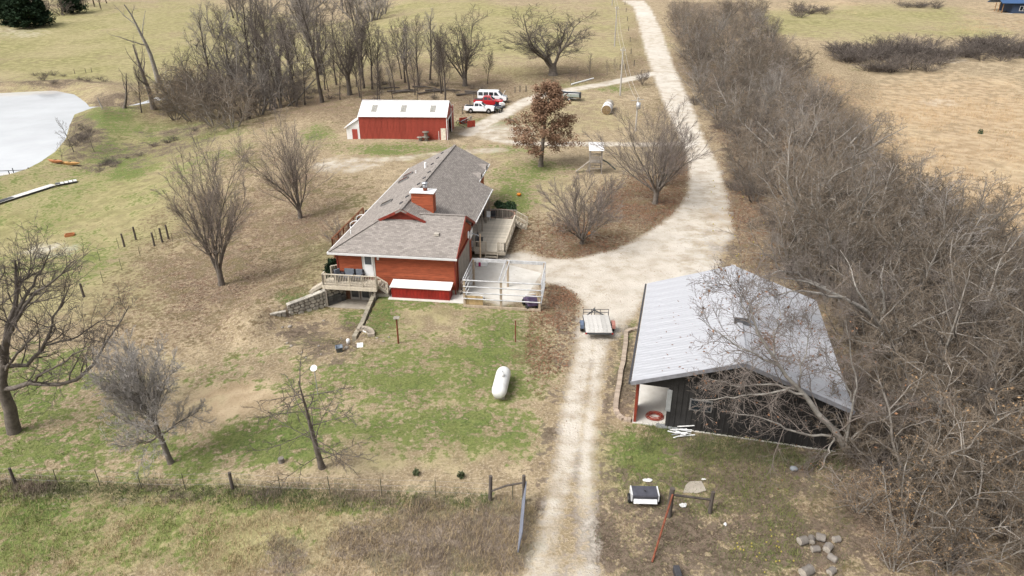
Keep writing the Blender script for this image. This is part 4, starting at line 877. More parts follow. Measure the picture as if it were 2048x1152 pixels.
# ------------------------------------------------------------------ blue house on the far right
p = G(2042, 27)
bh_ = thing('blue_house', 'dark blue house with porch at the far right edge of the field', 'house', (p[0], p[1], p[2] - .1), R(-8))
blue = mat('dark blue siding', (.035, .055, .10), .7, var=.1)
MB().b2((-3.2, 0, 0), (9, 9, 3.3)).build('wall', blue, bh_); MB().slab([(-7.2, -1, 3.4), (9.5, -1, 3.4), (9.5, 4.5, 5.6), (-7.2, 4.5, 5.6)], .2).build('roof', mat('blue metal roof', (.04, .09, .20), .45), bh_); MB().slab([(-7.2, 10, 3.4), (9.5, 10, 3.4), (9.5, 4.5, 5.6), (-7.2, 4.5, 5.6)], .2).build('roof', MATS['blue metal roof'], bh_)
for y in (.0, 2.6, 5.2): MB().b2((-6.4, y - .1, 0), (-6.2, y + .1, 3.3)).build('porch_post', mat_wood('cedar post', (.30, .17, .08)), bh_)
MB().b2((-7.2, -1.3, -.1), (-3.2, 8, .12)).build('porch_floor', concrete, bh_)
wn = MB().b2((-.9, -.07, .9), (1.3, 0, 2.5)).build('window', white, bh_)
for x in (-.8, .28): MB().b2((x, -.09, 1.0), (x + .92, -.06, 2.4)).build('pane', glass, wn)
for x in (-4.8,): MB().b2((x, 2.2, .1), (x + 1, 3.4, .9)).build('porch_bench', darkgrey, bh_)
# ================================================================== trees
def norm(a): return a / np.maximum(1e-9, np.linalg.norm(a, axis=-1, keepdims=True))
def tubes(P, Rr, S):                               # P (B,K,3) polylines, Rr (B,K) radii -> vertices, quads
    B, K, _ = P.shape
    T_ = np.empty_like(P); T_[:, 1:-1] = P[:, 2:] - P[:, :-2]; T_[:, 0] = P[:, 1] - P[:, 0]; T_[:, -1] = P[:, -1] - P[:, -2]; T_ = norm(T_)
    ref = np.where(np.abs(T_[:, :1, 2:3]) > .8, np.array([1., 0, 0]), np.array([0, 0, 1.])); ref = np.repeat(ref, K, 1)
    U = norm(np.cross(T_, ref)); W_ = np.cross(T_, U)
    an = np.arange(S) * 2 * np.pi / S
    V = P[:, :, None] + Rr[:, :, None, None] * (U[:, :, None] * np.cos(an)[None, None, :, None] + W_[:, :, None] * np.sin(an)[None, None, :, None])
    i = np.arange(B * K * S).reshape(B, K, S); j = np.roll(i, -1, 2)
    Q = np.stack([i[:, :-1], j[:, :-1], j[:, 1:], i[:, 1:]], -1).reshape(-1, 4)
    return V.reshape(-1, 3), Q
def grow(seed, trunk, levels, up=(0, 0, 1)):
    """trunk: dict(start (B,3), dir (B,3), len (B), rad (B), K, wob, trop, tip); levels: list of dicts
       n children per branch, t0..t1 where they sit, ang (deg mean, sd), ratio of length, rr radius ratio, K, wob, trop, tip"""
    rg = np.random.RandomState(seed); out = []
    st, d, ln, rad = (np.array(trunk[k], float) for k in ('start', 'dir', 'len', 'rad')); d = norm(d); par = trunk
    for li in range(len(levels) + 1):
        K = par['K']; B = len(st); P = np.empty((B, K + 1, 3)); P[:, 0] = st; D = np.empty((B, K + 1, 3)); D[:, 0] = d; dd = d.copy()
        for k in range(K):
            dd = norm(dd + rg.randn(B, 3) * par['wob'] + np.array([0, 0, 1.]) * par['trop'] * (1 if not par.get('trop_end') else (k / K)))
            P[:, k + 1] = P[:, k] + dd * (ln / K)[:, None]; D[:, k + 1] = dd
        tt = np.linspace(0, 1, K + 1); Rr = rad[:, None] * (1 - tt[None] * (1 - par['tip'])) ** par.get('pw', 1.0)
        if li == 0 and par.get('flare'): Rr[:, 0] *= par['flare']
        if P.shape[0]: out.append((P, Rr, li))
        if li == len(levels): break
        L_ = levels[li]; n = L_['n']
        jit = rg.rand(B, n); t = L_['t0'] + (L_['t1'] - L_['t0']) * (np.arange(n)[None] + jit) / n
        f = t * K; k0 = np.minimum(f.astype(int), K - 1); fr = f - k0; bi = np.arange(B)[:, None]
        p = P[bi, k0] * (1 - fr[..., None]) + P[bi, k0 + 1] * fr[..., None]; pd = D[bi, k0 + 1]
        az = np.arange(n)[None] * 2.4 + rg.rand(B, 1) * 6.28 + rg.randn(B, n) * .5
        ref = np.where(np.abs(pd[..., 2:3]) > .85, np.array([1., 0, 0]), np.array([0, 0, 1.])); u = norm(np.cross(pd, ref)); w2 = np.cross(pd, u)
        a_ = np.radians(L_['ang'][0] + rg.randn(B, n) * L_['ang'][1]); 
        if 'ang_top' in L_: a_ = a_ * (1 - t) + np.radians(L_['ang_top']) * t
        cd = pd * np.cos(a_)[..., None] + (u * np.cos(az)[..., None] + w2 * np.sin(az)[..., None]) * np.sin(a_)[..., None]
        shp = L_.get('shape', lambda q: 1 - .45 * q)(t)
        cl = ln[:, None] * L_['ratio'] * shp * (.7 + .6 * rg.rand(B, n))
        cr = rad[:, None] * (1 - t * (1 - par['tip'])) * L_['rr'] * (.75 + .4 * rg.rand(B, n)); cr = np.maximum(cr, L_.get('rmin', .006))
        keep = rg.rand(B, n) < L_.get('keep', 1)
        st, d, ln, rad = p[keep], norm(cd[keep]), cl[keep], cr[keep]; par = L_
    return out
def tree_meshes(name, br, mt, mc, split=1, leaves=None, seed=0):
    """trunk mesh = levels <= split, crown mesh = the finer ones"""
    def join(lst, S_of):
        Vs, Qs, n = [], [], 0
        for P, Rr, li in lst:
            V, Q = tubes(P, Rr, S_of(li)); Vs.append(V); Qs.append(Q + n); n += len(V)
        return np.concatenate(Vs), np.concatenate(Qs)
    V, Q = join([b for b in br if b[2] <= split], lambda l: 8 if l == 0 else 6); tm = np_mesh(name + '_trunk', V, Q, mt, True)
    V, Q = join([b for b in br if b[2] > split], lambda l: 4 if l == split + 1 else 3); cm = np_mesh(name + '_crown', V, Q, mc, False)
    lm = None
    if leaves:
        num, size, lmat, spread = leaves; rg = np.random.RandomState(seed + 5); P = br[-1][0]; B, K, _ = P.shape
        i = rg.randint(0, B, num); k = rg.randint(0, K, num); c = P[i, k] + rg.randn(num, 3) * spread
        u = norm(rg.randn(num, 3)); v = norm(np.cross(u, rg.randn(num, 3))); s = size * (.6 + .8 * rg.rand(num, 1))
        V = np.stack([c - u * s, c + v * s * .55, c + u * s, c - v * s * .55 + np.cross(u, v) * s * .3], 1).reshape(-1, 3); Q = np.arange(num * 4).reshape(-1, 4)
        lm = np_mesh(name + '_leaves', V, Q, lmat)
    top = max(float(b[0][..., 2].max()) for b in br)
    return tm, cm, lm, top
def one(x): return np.array([x], float)
def multi(n, seed, tilt, L0, r0, spread=.2, base=0.0):
    rg = np.random.RandomState(seed); az = np.arange(n) * 2 * np.pi / n + rg.rand(n) * .9; ti = np.radians(tilt) * (.35 + .85 * rg.rand(n))
    d = np.stack([np.sin(ti) * np.cos(az), np.sin(ti) * np.sin(az), np.cos(ti)], -1); s = d * np.array([spread, spread, 0]) + np.array([0, 0, base]) + np.array([0, 0, 1.]) * (rg.rand(n, 1) - .6) * base * .55
    return dict(start=s, dir=d, len=L0 * (.62 + .5 * rg.rand(n)), rad=r0 * (.7 + .5 * rg.rand(n)))
PROTO = {}
def proto(name, br, mt, mc, split=1, leaves=None, seed=0): PROTO[name] = tree_meshes(name, br, mt, mc, split, leaves, seed)
def vase(seed, stems=11, tilt=27, short=1.8, H=12.5, r=.34):
    br = grow(seed, dict(start=[[0, 0, -.3]], dir=[[.02, 0, 1]], len=one(short + .5), rad=one(r), K=3, wob=.02, trop=0, tip=.85, flare=1.35), [])
    m = multi(stems, seed, tilt, H - short, r * .36, .35, short * .8)
    b2 = grow(seed + 1, dict(K=8, wob=.085, trop=.03, tip=.12, pw=1.6, **m), [
        dict(n=11, t0=.12, t1=.98, ang=(30, 8), ratio=.36, rr=.46, K=5, wob=.08, trop=.07, tip=.25, shape=lambda q: 1.25 - .7 * q, rmin=.022),
        dict(n=9, t0=.15, t1=1, ang=(30, 10), ratio=.46, rr=.55, K=3, wob=.10, trop=.05, tip=.45, rmin=.013),
        dict(n=6, t0=.1, t1=1, ang=(28, 12), ratio=.6, rr=.6, K=2, wob=.12, trop=.03, tip=.6, rmin=.0085)])
    return br + b2
twigmauve = mat('mauve grey twigs', (.255, .217, .192), .95, scale=.8, col2=(.15, .124, .108), spec=.08)
proto('vase_a', vase(11), bark, twigmauve); proto('vase_b', vase(23, 10, 25, 1.8, 13, .3), bark, twigmauve)
def spreading(seed, H=15, stems=8, tilt=40, r=.5, short=2.2):
    br = grow(seed, dict(start=[[0, 0, -.3]], dir=[[0, 0, 1]], len=one(short + .6), rad=one(r), K=3, wob=.03, trop=0, tip=.85, flare=1.4), [])
    m = multi(stems, seed, tilt, H * .72, r * .4, .5, short * .85)
    b2 = grow(seed + 1, dict(K=7, wob=.13, trop=.035, tip=.2, **m), [
        dict(n=11, t0=.18, t1=.98, ang=(44, 10), ratio=.46, rr=.5, K=5, wob=.16, trop=.08, tip=.25, rmin=.035),
        dict(n=9, t0=.12, t1=1, ang=(42, 14), ratio=.45, rr=.55, K=3, wob=.2, trop=.06, tip=.4, rmin=.02),
        dict(n=7, t0=.1, t1=1, ang=(40, 16), ratio=.55, rr=.6, K=2, wob=.2, trop=.05, tip=.6, rmin=.014)])
    return br + b2
proto('spread_a', spreading(31), bark, twig); proto('spread_b', spreading(47, 16, 5, 28, .42, 3.5), bark, twig); proto('orchard', vase(301, 13, 40, .9, 7.5, .22), bark, twigmauve); proto('bend', vase(307, 12, 40, 1.8, 12, .34), bark, twigmauve)
def tall(seed, H=15, r=.26, pale=False):
    return grow(seed, dict(start=[[0, 0, -.3]], dir=[[rnd.uniform(-.08, .08), rnd.uniform(-.08, .08), 1]], len=one(H), rad=one(r), K=10, wob=.045, trop=.03, tip=.12, flare=1.25), [
        dict(n=20, t0=.28, t1=.97, ang=(48, 10), ang_top=26, ratio=.34, rr=.42, rmin=.04, K=5, wob=.12, trop=.11, tip=.2, shape=lambda q: 1.25 - .75 * q),
        dict(n=11, t0=.12, t1=1, ang=(40, 12), ratio=.42, rr=.55, K=3, wob=.16, trop=.07, tip=.4, rmin=.021),
        dict(n=7, t0=.1, t1=1, ang=(38, 14), ratio=.55, rr=.6, K=2, wob=.18, trop=.05, tip=.6, rmin=.015)])
barkdark = mat('dark bark', (.12, .10, .085), .95, scale=3, col2=(.055, .046, .039), bump=.6, bscale=14, rand=.15, spec=.1)
proto('tall_a', tall(61), barkdark, twig); proto('tall_b', tall(67, 16, .3), barkdark, twigpale); proto('tall_c', tall(71, 12, .17), barkdark, twig)
def leader(seed, H=8.5, r=.3):
    return grow(seed, dict(start=[[0, 0, -.3]], dir=[[-.12, .02, 1]], len=one(H), rad=one(r), K=8, wob=.05, trop=.04, tip=.08, flare=1.25), [
        dict(n=30, t0=.18, t1=.97, ang=(66, 8), ang_top=28, ratio=.40, rr=.30, K=5, wob=.10, trop=.10, tip=.2, shape=lambda q: 1.1 - .62 * q),
        dict(n=11, t0=.12, t1=1, ang=(42, 12), ratio=.40, rr=.55, K=3, wob=.14, trop=.08, tip=.45, rmin=.016),
        dict(n=8, t0=.08, t1=1, ang=(38, 14), ratio=.55, rr=.6, K=2, wob=.15, trop=.05, tip=.6, rmin=.0115)])
def palevase(seed):
    br = grow(seed, dict(start=[[0, 0, -.3]], dir=[[-.16, .0, 1]], len=one(3.4), rad=one(.25), K=4, wob=.03, trop=0, tip=.72, flare=1.3), [])
    tp = br[0][0][0]; m = multi(12, seed, 36, 5.6, .075, .12, 0); k = np.array([2, 3, 3, 4, 4, 4, 4, 3, 4, 3, 4, 4]); m['start'] = tp[k] + m['start'] * .5; m['dir'][0] = [-.1, 0, 1]; m['dir'][1] = [.9, .1, .35]; m['dir'][2] = [-.95, -.1, .3]; m['dir'][7] = [.3, -.8, .3]
    b2 = grow(seed + 1, dict(K=6, wob=.08, trop=.05, tip=.2, **m), [
        dict(n=15, t0=.1, t1=.98, ang=(42, 10), ratio=.44, rr=.45, K=5, wob=.10, trop=.09, tip=.25, shape=lambda q: 1.2 - .6 * q, rmin=.02),
        dict(n=10, t0=.1, t1=1, ang=(38, 12), ratio=.42, rr=.55, K=3, wob=.13, trop=.06, tip=.45, rmin=.015),
        dict(n=7, t0=.08, t1=1, ang=(36, 14), ratio=.6, rr=.6, K=2, wob=.14, trop=.02, tip=.6, rmin=.0115)])
    return br + b2
proto('leader', palevase(83), bark, mat('lavender grey twigs', (.42, .392, .365), .95, scale=.8, col2=(.26, .238, .218), spec=.08))
def deadconifer(seed, H=7.5):
    return grow(seed, dict(start=[[0, 0, -.3]], dir=[[-.06, .0, 1]], len=one(H), rad=one(.19), K=8, wob=.03, trop=.02, tip=.12, flare=1.3), [
        dict(n=22, t0=.12, t1=.97, ang=(82, 10), ratio=.40, rr=.2, K=5, wob=.09, trop=-.01, tip=.2, shape=lambda q: 1.25 - .6 * q, rmin=.036),
        dict(n=8, t0=.25, t1=1, ang=(50, 14), ratio=.35, rr=.55, K=2, wob=.16, trop=-.02, tip=.5, rmin=.02, keep=.85),
        dict(n=5, t0=.2, t1=1, ang=(45, 14), ratio=.45, rr=.6, K=2, wob=.18, trop=0, tip=.6, rmin=.011)])
proto('deadconifer', deadconifer(89), bark, twig, 0)
def pinoak(seed, H=11):
    return grow(seed, dict(start=[[0, 0, -.3]], dir=[[0, 0, 1]], len=one(H), rad=one(.26), K=8, wob=.02, trop=.02, tip=.1, flare=1.3), [
        dict(n=34, t0=.18, t1=.98, ang=(82, 6), ang_top=30, ratio=.36, rr=.26, K=4, wob=.07, trop=.03, tip=.2, shape=lambda q: 1.15 - .85 * q),
        dict(n=8, t0=.15, t1=1, ang=(45, 12), ratio=.36, rr=.5, K=3, wob=.14, trop=.04, tip=.3, rmin=.013),
        dict(n=5, t0=.1, t1=1, ang=(42, 14), ratio=.5, rr=.55, K=2, wob=.16, trop=.02, tip=.5, rmin=.009)])
oakleaf = mat('russet oak leaves', (.31, .195, .125), .8, var=.3, scale=4, col2=(.16, .09, .055), spec=.2)
proto('pinoak', pinoak(101), bark, twig, 0, (19000, .105, oakleaf, .2), 101)
def snag(seed, H=13):
    return grow(seed, dict(start=[[0, 0, -.3]], dir=[[-.1, 0, 1]], len=one(H), rad=one(.42), K=8, wob=.07, trop=.02, tip=.2, flare=1.3), [
        dict(n=5, t0=.35, t1=.85, ang=(40, 8), ratio=.42, rr=.55, K=5, wob=.12, trop=.08, tip=.25),
        dict(n=4, t0=.3, t1=1, ang=(42, 12), ratio=.3, rr=.5, K=4, wob=.18, trop=.06, tip=.3, rmin=.03, keep=.8),
        dict(n=2, t0=.3, t1=1, ang=(42, 12), ratio=.4, rr=.5, K=2, wob=.2, trop=.03, tip=.4, rmin=.02, keep=.6)])
proto('snag_a', snag(107), barkpale, twigpale); proto('snag_b', snag(113, 10), bark, twig)
def brush(seed, stems=6, tilt=34, H=7.5, r=.13, droop=-.02, n1=10, n2=8, n3=6):
    m = multi(stems, seed, tilt, H, r, .9, -.2)
    return grow(seed + 1, dict(K=8, wob=.13, trop=.045, tip=.2, **m), [
        dict(n=n1, t0=.14, t1=.98, ang=(46, 12), ratio=.44, rr=.5, K=5, wob=.17, trop=.03 + droop, tip=.25, rmin=.03),
        dict(n=n2, t0=.1, t1=1, ang=(44, 14), ratio=.42, rr=.5, K=3, wob=.2, trop=.02 + droop, tip=.4, rmin=.015),
        dict(n=n3, t0=.08, t1=1, ang=(40, 16), ratio=.6, rr=.6, K=2, wob=.2, trop=0, tip=.6, rmin=.0105)])
tanleaf = mat('withered tan leaves', (.40, .27, .15), .85, var=.3, scale=3, col2=(.22, .14, .08), spec=.15)
proto('brush_a', brush(127), bark, twig); proto('brush_b', brush(131, 5, 44, 8.5, .17, -.02, 9, 7, 4), barkbrush, twigpale); proto('brush_c', brush(137, 9, 42, 6.5, .08, -.07), barkbrush, twigtan)
proto('brush_d', brush(139, 7, 38, 7, .10, -.05), barkbrush, twigtan, 1, (1300, .07, tanleaf, .07), 139); proto('brush_e', brush(149, 4, 34, 9.5, .19, -.02, 9, 7, 4), barkbrush, twigpale)
proto('brush_f', brush(173, 6, 50, 8, .14, -.03, 9, 7, 4), barkbrush, twigtan)
def shrub(seed, H=2.2):
    m = multi(14, seed, 38, H, .03, .35, -.1)
    return grow(seed + 1, dict(K=4, wob=.12, trop=.03, tip=.3, **m), [
        dict(n=9, t0=.2, t1=.98, ang=(38, 12), ratio=.42, rr=.6, K=3, wob=.18, trop=.03, tip=.3, rmin=.012),
        dict(n=6, t0=.15, t1=1, ang=(38, 14), ratio=.5, rr=.6, K=2, wob=.2, trop=0, tip=.5, rmin=.009)])
proto('shrub', shrub(151), twig, twig, 0)
orangeleaf = mat('orange willow leaves', (.42, .20, .06), .85, var=.2, scale=3)
proto('young', grow(157, dict(start=[[0, 0, -.2]], dir=[[-.1, 0, 1]], len=one(5), rad=one(.08), K=6, wob=.06, trop=.03, tip=.2, flare=1.2), [
        dict(n=12, t0=.2, t1=.97, ang=(42, 10), ratio=.4, rr=.5, K=4, wob=.12, trop=.08, tip=.3, shape=lambda q: 1.2 - .7 * q), dict(n=7, t0=.2, t1=1, ang=(38, 12), ratio=.4, rr=.5, K=2, wob=.15, trop=.04, tip=.4, rmin=.013), dict(n=4, t0=.2, t1=1, ang=(38, 12), ratio=.5, rr=.5, K=2, wob=.15, trop=.04, tip=.5, rmin=.01)]), bark, twig)
def conifer_leaf(seed, H=9):
    br = grow(seed, dict(start=[[0, 0, -.2]], dir=[[0, 0, 1]], len=one(H), rad=one(.25), K=6, wob=.02, trop=.02, tip=.1), [
        dict(n=70, t0=.03, t1=.98, ang=(70, 8), ang_top=40, ratio=.38, rr=.25, K=4, wob=.08, trop=.05, tip=.3, shape=lambda q: 1.1 - .75 * q), dict(n=9, t0=.2, t1=1, ang=(40, 12), ratio=.35, rr=.5, K=2, wob=.15, trop=.04, tip=.4, rmin=.012)])
    return br
cedarleaf = mat('dark cedar foliage', (.022, .040, .020), .9, var=.35, scale=1.2, spec=.1)
proto('cedar', conifer_leaf(163), bark, MATS['dark cedar foliage'], 0, (9000, .26, cedarleaf, .22), 163)
TG = {}
def plant(kind, base, H, label, cat='tree', rz=None, group=None, name='bare_tree', sx=1.0, lean=(0, 0), leafname='leaves'):
    tm, cm, lm, top = PROTO[kind]; s = H / top
    t = thing(name, label, cat, base, rnd.uniform(0, 6.28) if rz is None else rz, group); t.scale = (s * sx, s * sx, s); t.rotation_euler = (lean[0], lean[1], t.rotation_euler[2])
    link('trunk', tm, t); link('crown', cm, t)
    if lm: link(leafname, lm, t)
    return t
def plantpx(kind, u, v, vtop, label, **k):
    p = G(u, v); return plant(kind, p, max(1.0, top_h(p, vtop)), label, **k)
# yard trees
plantpx('vase_a', 443, 570, 255, 'large bare many-stemmed tree on the leaf-strewn lawn, nearest left of house', rz=.4, sx=.8)
plantpx('vase_b', 601, 436, 188, 'bare upright many-stemmed tree behind the house on the left, by brown lawn', rz=2.0, sx=.95)
plantpx('leader', 343, 926, 655, 'pale bare tree with dense fine twigs standing alone in front lawn', rz=.0, sx=.74)
plantpx('deadconifer', 645, 935, 705, 'sparse dead conifer with horizontal bare branches in the front lawn', name='dead_tree', rz=1.0, sx=1.1)
pass
plantpx('pinoak', 1081, 333, 166, 'russet-leaved oak standing alone between house and red barn', name='oak_tree', sx=1.3)
plantpx('orchard', 1163, 488, 332, 'low spreading bare tree between the large deck and the drive', rz=.8, sx=1.0)
plantpx('bend', 1310, 407, 192, 'bare tree leaning over the drive bend, nearer of the two', rz=.5, sx=.95)
plantpx('vase_b', 1326, 372, 205, 'bare tree close behind its neighbour at the drive bend', rz=1.5, sx=1.0)
plantpx('orchard', 1284, 170, 135, 'tiny bare tree beside the upper drive junction', sx=.9)
# along the creek behind the red barn
def cr_lab(k, u): return {'tall_a': 'tall straight', 'tall_b': 'pale-twigged tall', 'tall_c': 'slim young', 'spread_b': 'forked wide', 'brush_a': 'many-stemmed low'}[k] + ' bare tree in the creek row ' + ('left of the red barn' if u < 560 else 'behind the red barn left half' if u < 700 else 'behind the red barn right half' if u < 830 else 'right of the red barn roof')
CR = [('spread_a', 930, 172, 4, .95, 'large round-crowned bare tree right of the creek-side row'), ('spread_a', 1106, 150, 2, 1.95, 'broad dome-shaped bare oak left of the upper drive'),
      ('tall_b', 645, 205, -60, 1.0, 'tallest thick-trunked bare tree rising above the red barn roof'), ('spread_b', 700, 190, -20, .9, 'forked leaning bare tree just right of the tallest trunk')]
for k, u, v, vt, sx, lb in CR: plantpx(k, u, v, vt, lb, sx=sx)
for k, u, v, vt in (('tall_a', 838, 172, 25), ('tall_b', 760, 178, 40), ('tall_a', 590, 200, 10), ('tall_c', 885, 178, 60), ('tall_a', 530, 205, -10), ('tall_b', 500, 180, -40), ('spread_b', 560, 160, -50), ('tall_c', 720, 195, 70), ('tall_c', 790, 186, 60), ('tall_c', 680, 200, 90), ('tall_c', 610, 210, 80), ('tall_c', 560, 212, 70), ('tall_a', 810, 165, 30), ('tall_b', 860, 160, 10), ('tall_c', 650, 180, 60), ('tall_a', 470, 215, 30), ('spread_b', 640, 150, -40), ('tall_b', 420, 190, 0), ('tall_a', 720, 150, -20), ('tall_c', 975, 168, 95), ('tall_c', 830, 190, 100)):
    plantpx(k, u, v, vt, cr_lab(k, u), group='trees along the creek')
rc = random.Random(31)
for i in range(26):
    u = rc.uniform(500, 900); v = rc.uniform(150, 205); k = rc.choice(['tall_c', 'tall_c', 'tall_a', 'tall_b', 'brush_a']); plantpx(k, u, v, v - rc.uniform(60, 150), cr_lab(k, u), group='trees along the creek')
for k, u, v, vt in (('brush_a', 440, 235, 80), ('brush_c', 390, 240, 110), ('brush_a', 490, 240, 100), ('brush_d', 360, 225, 130), ('brush_b', 520, 230, 120), ('brush_c', 350, 215, 150), ('brush_a', 415, 215, 70), ('brush_c', 465, 255, 150), ('brush_a', 380, 200, 100), ('brush_a', 450, 200, 50), ('brush_b', 500, 210, 60), ('brush_a', 535, 220, 90), ('brush_a', 400, 230, 90), ('brush_c', 430, 250, 130), ('brush_b', 470, 190, 40), ('brush_a', 350, 240, 160), ('brush_a', 520, 190, 50), ('brush_b', 560, 215, 80), ('brush_a', 590, 212, 110)):
    plantpx(k, u, v, vt, {'brush_a': 'dense dark', 'brush_b': 'pale-limbed', 'brush_c': 'tan drooping', 'brush_d': 'leaf-clad tan'}[k] + ' brush tree in the ' + ('pond side' if u < 430 else 'barn side') + ' of the thicket between pond and red barn', group='brush thicket by the pond', name='brush_tree')
plantpx('snag_a', 318, 165, 2, 'tall pale dead snag beside the creek', name='dead_tree', rz=.3); plantpx('snag_b', 308, 218, 70, 'crooked dead snag with white lower trunk on the creek bank', name='dead_tree', rz=2.2)
plantpx('snag_b', 249, 216, 132, 'thin leaning dead tree on the pond bank', name='dead_tree', rz=3.3, lean=(0, -.25)); plantpx('tall_c', 283, 225, 118, 'slim dark dead tree between the two pond snags', rz=1)
plantpx('young', 148, 304, 232, 'small sapling with orange leaves at the pond edge', rz=1, name='young_tree'); plantpx('young', 189, 304, 250, 'slender bare sapling right of the orange-leaved one', rz=2, name='young_tree'); plantpx('young', 125, 326, 280, 'low bare sapling by the orange canoes', name='young_tree')
for u, v, vt in ((1180, 152, 100), (1142, 172, 135), (1110, 180, 145), (1214, 150, 118), (1230, 145, 115), (1150, 165, 130)): plantpx('young', u, v, vt, 'small bare sapling along the old fence below the oak', group='saplings by the old fence', name='young_tree')
# far woods at the top left
for u, v, vt, sx, lb in ((58, 56, -22, 1.5, 'large dark evergreen in front of the far woods, top left'), (148, 27, -30, 1.3, 'dark evergreen standing right of the large one, top left'), (28, 52, -8, 1.3, 'dark evergreen touching the large one on its left'), (88, 50, -5, 1.2, 'dark evergreen touching the large one on its right')):
    plantpx('cedar', u, v, vt, lb, name='cedar_tree', sx=sx)
for i in range(26):
    u = rc.uniform(-20, 215); v = rc.uniform(8, 50) * (1 - max(0, u) / 330) + 2; plantpx(rc.choice(['tall_c', 'brush_a', 'tall_a']), u, v, v - rc.uniform(40, 70), 'bare grey tree in the far woods at the top left', group='far woods trees', sx=1.2)
for i in range(30):
    u = rc.uniform(390, 770); v = rc.uniform(10, 130) if u < 600 else rc.uniform(6, 55); plantpx(rc.choice(['tall_b', 'spread_b', 'brush_b', 'tall_b']), u, v, v - rc.uniform(70, 130), 'pale bare tree in the upper creek woods at the top', group='upper creek woods')
# ------------------------------------------------------------------ hedgerow on the right
hx = [p[0] for p in HEDGE]; hy = [p[1] for p in HEDGE]
barn_zone = [BO.w(-.8, -2.0)[:2], BO.w(12.2, -2.0)[:2], BO.w(12.2, 13.4)[:2], BO.w(-.8, 13.6)[:2]]
pts = []; rh = random.Random(77); rgh = np.random.RandomState(77)
def candidates(n, y1, pw_, marg, bm):               # random spots inside the hedgerow, off the barn
    y = 17 + (y1 - 17) * rgh.rand(n) ** pw_; x = rgh.uniform(min(hx), max(hx), n); k = np.abs(x) < y * .95 + 12; x, y = x[k], y[k]
    e = sdf(HEDGE, x, y); k = (e < marg) & (sdf(barn_zone, x, y) > bm); return x[k], y[k], e[k]
cx, cy, ce = candidates(30000, min(250, max(hy)), 1.7, -.5, .25); edge_of = {}
for x, y, e in zip(cx, cy, ce):
    if len(pts) >= 290: break
    dmin = (2.0 if y < 40 else 2.3) if y < 60 else 2.6 + (y - 60) * .02
    if any((x - a) ** 2 + (y - b) ** 2 < dmin ** 2 for a, b in pts): continue
    pts.append((x, y)); edge_of[(x, y)] = e
for x, y in pts:
    z = zat(x, y); k = rh.choice(['brush_a', 'brush_b', 'brush_c', 'brush_c', 'brush_f', 'brush_e', 'brush_f', 'brush_d' if y < 42 else 'brush_b', 'brush_d' if y < 36 else 'brush_c']); h_ = rh.choice([rh.uniform(3.2, 5), rh.uniform(4.5, 7), rh.uniform(6.5, 8.8)])
    if y < 36 and k in ('brush_b', 'brush_e', 'brush_f'): k = rh.choice(['brush_c', 'brush_d', 'brush_a', 'brush_d'])
    if y < 34: h_ *= .85
    edge = edge_of[(x, y)]
    if edge > -2.5: h_ *= .75
    lab = {'brush_a': 'dark grey wiry', 'brush_b': 'pale-limbed open-crowned', 'brush_c': 'tan drooping-stemmed', 'brush_d': 'tan leaf-clad', 'brush_e': 'tall pale few-stemmed', 'brush_f': 'tan wide-spreading'}[k] + ' bare brush tree in the hedgerow ' + ('at the lower right corner' if y < 33 else 'right of the dark barn' if y < 47 else 'beyond the dark barn' if y < 62 else 'beside the drive bend' if y < 105 else 'along the upper drive')
    lab = lab.replace('leaf-clad bare', 'leaf-clad')
    plant(k, (x, y, z), h_, lab, group='hedgerow brush trees', name='brush_tree', rz=rh.uniform(0, 6.28), lean=(rh.uniform(-.12, .12), rh.uniform(-.12, .12)))
ux, uy, ue = candidates(4000, 147, 1.5, 1.2, .6)
for x, y in list(zip(ux, uy))[:105]:
    plant('shrub', (x, y, zat(x, y)), rh.uniform(1.2, 2.8), 'low brown twiggy shrub in the undergrowth ' + ('at the lower right' if y < 34 else 'beside the dark barn' if y < 55 else 'along the drive'), cat='shrub', group='hedgerow undergrowth shrubs', name='shrub', rz=rh.uniform(0, 6.28), sx=1.2)
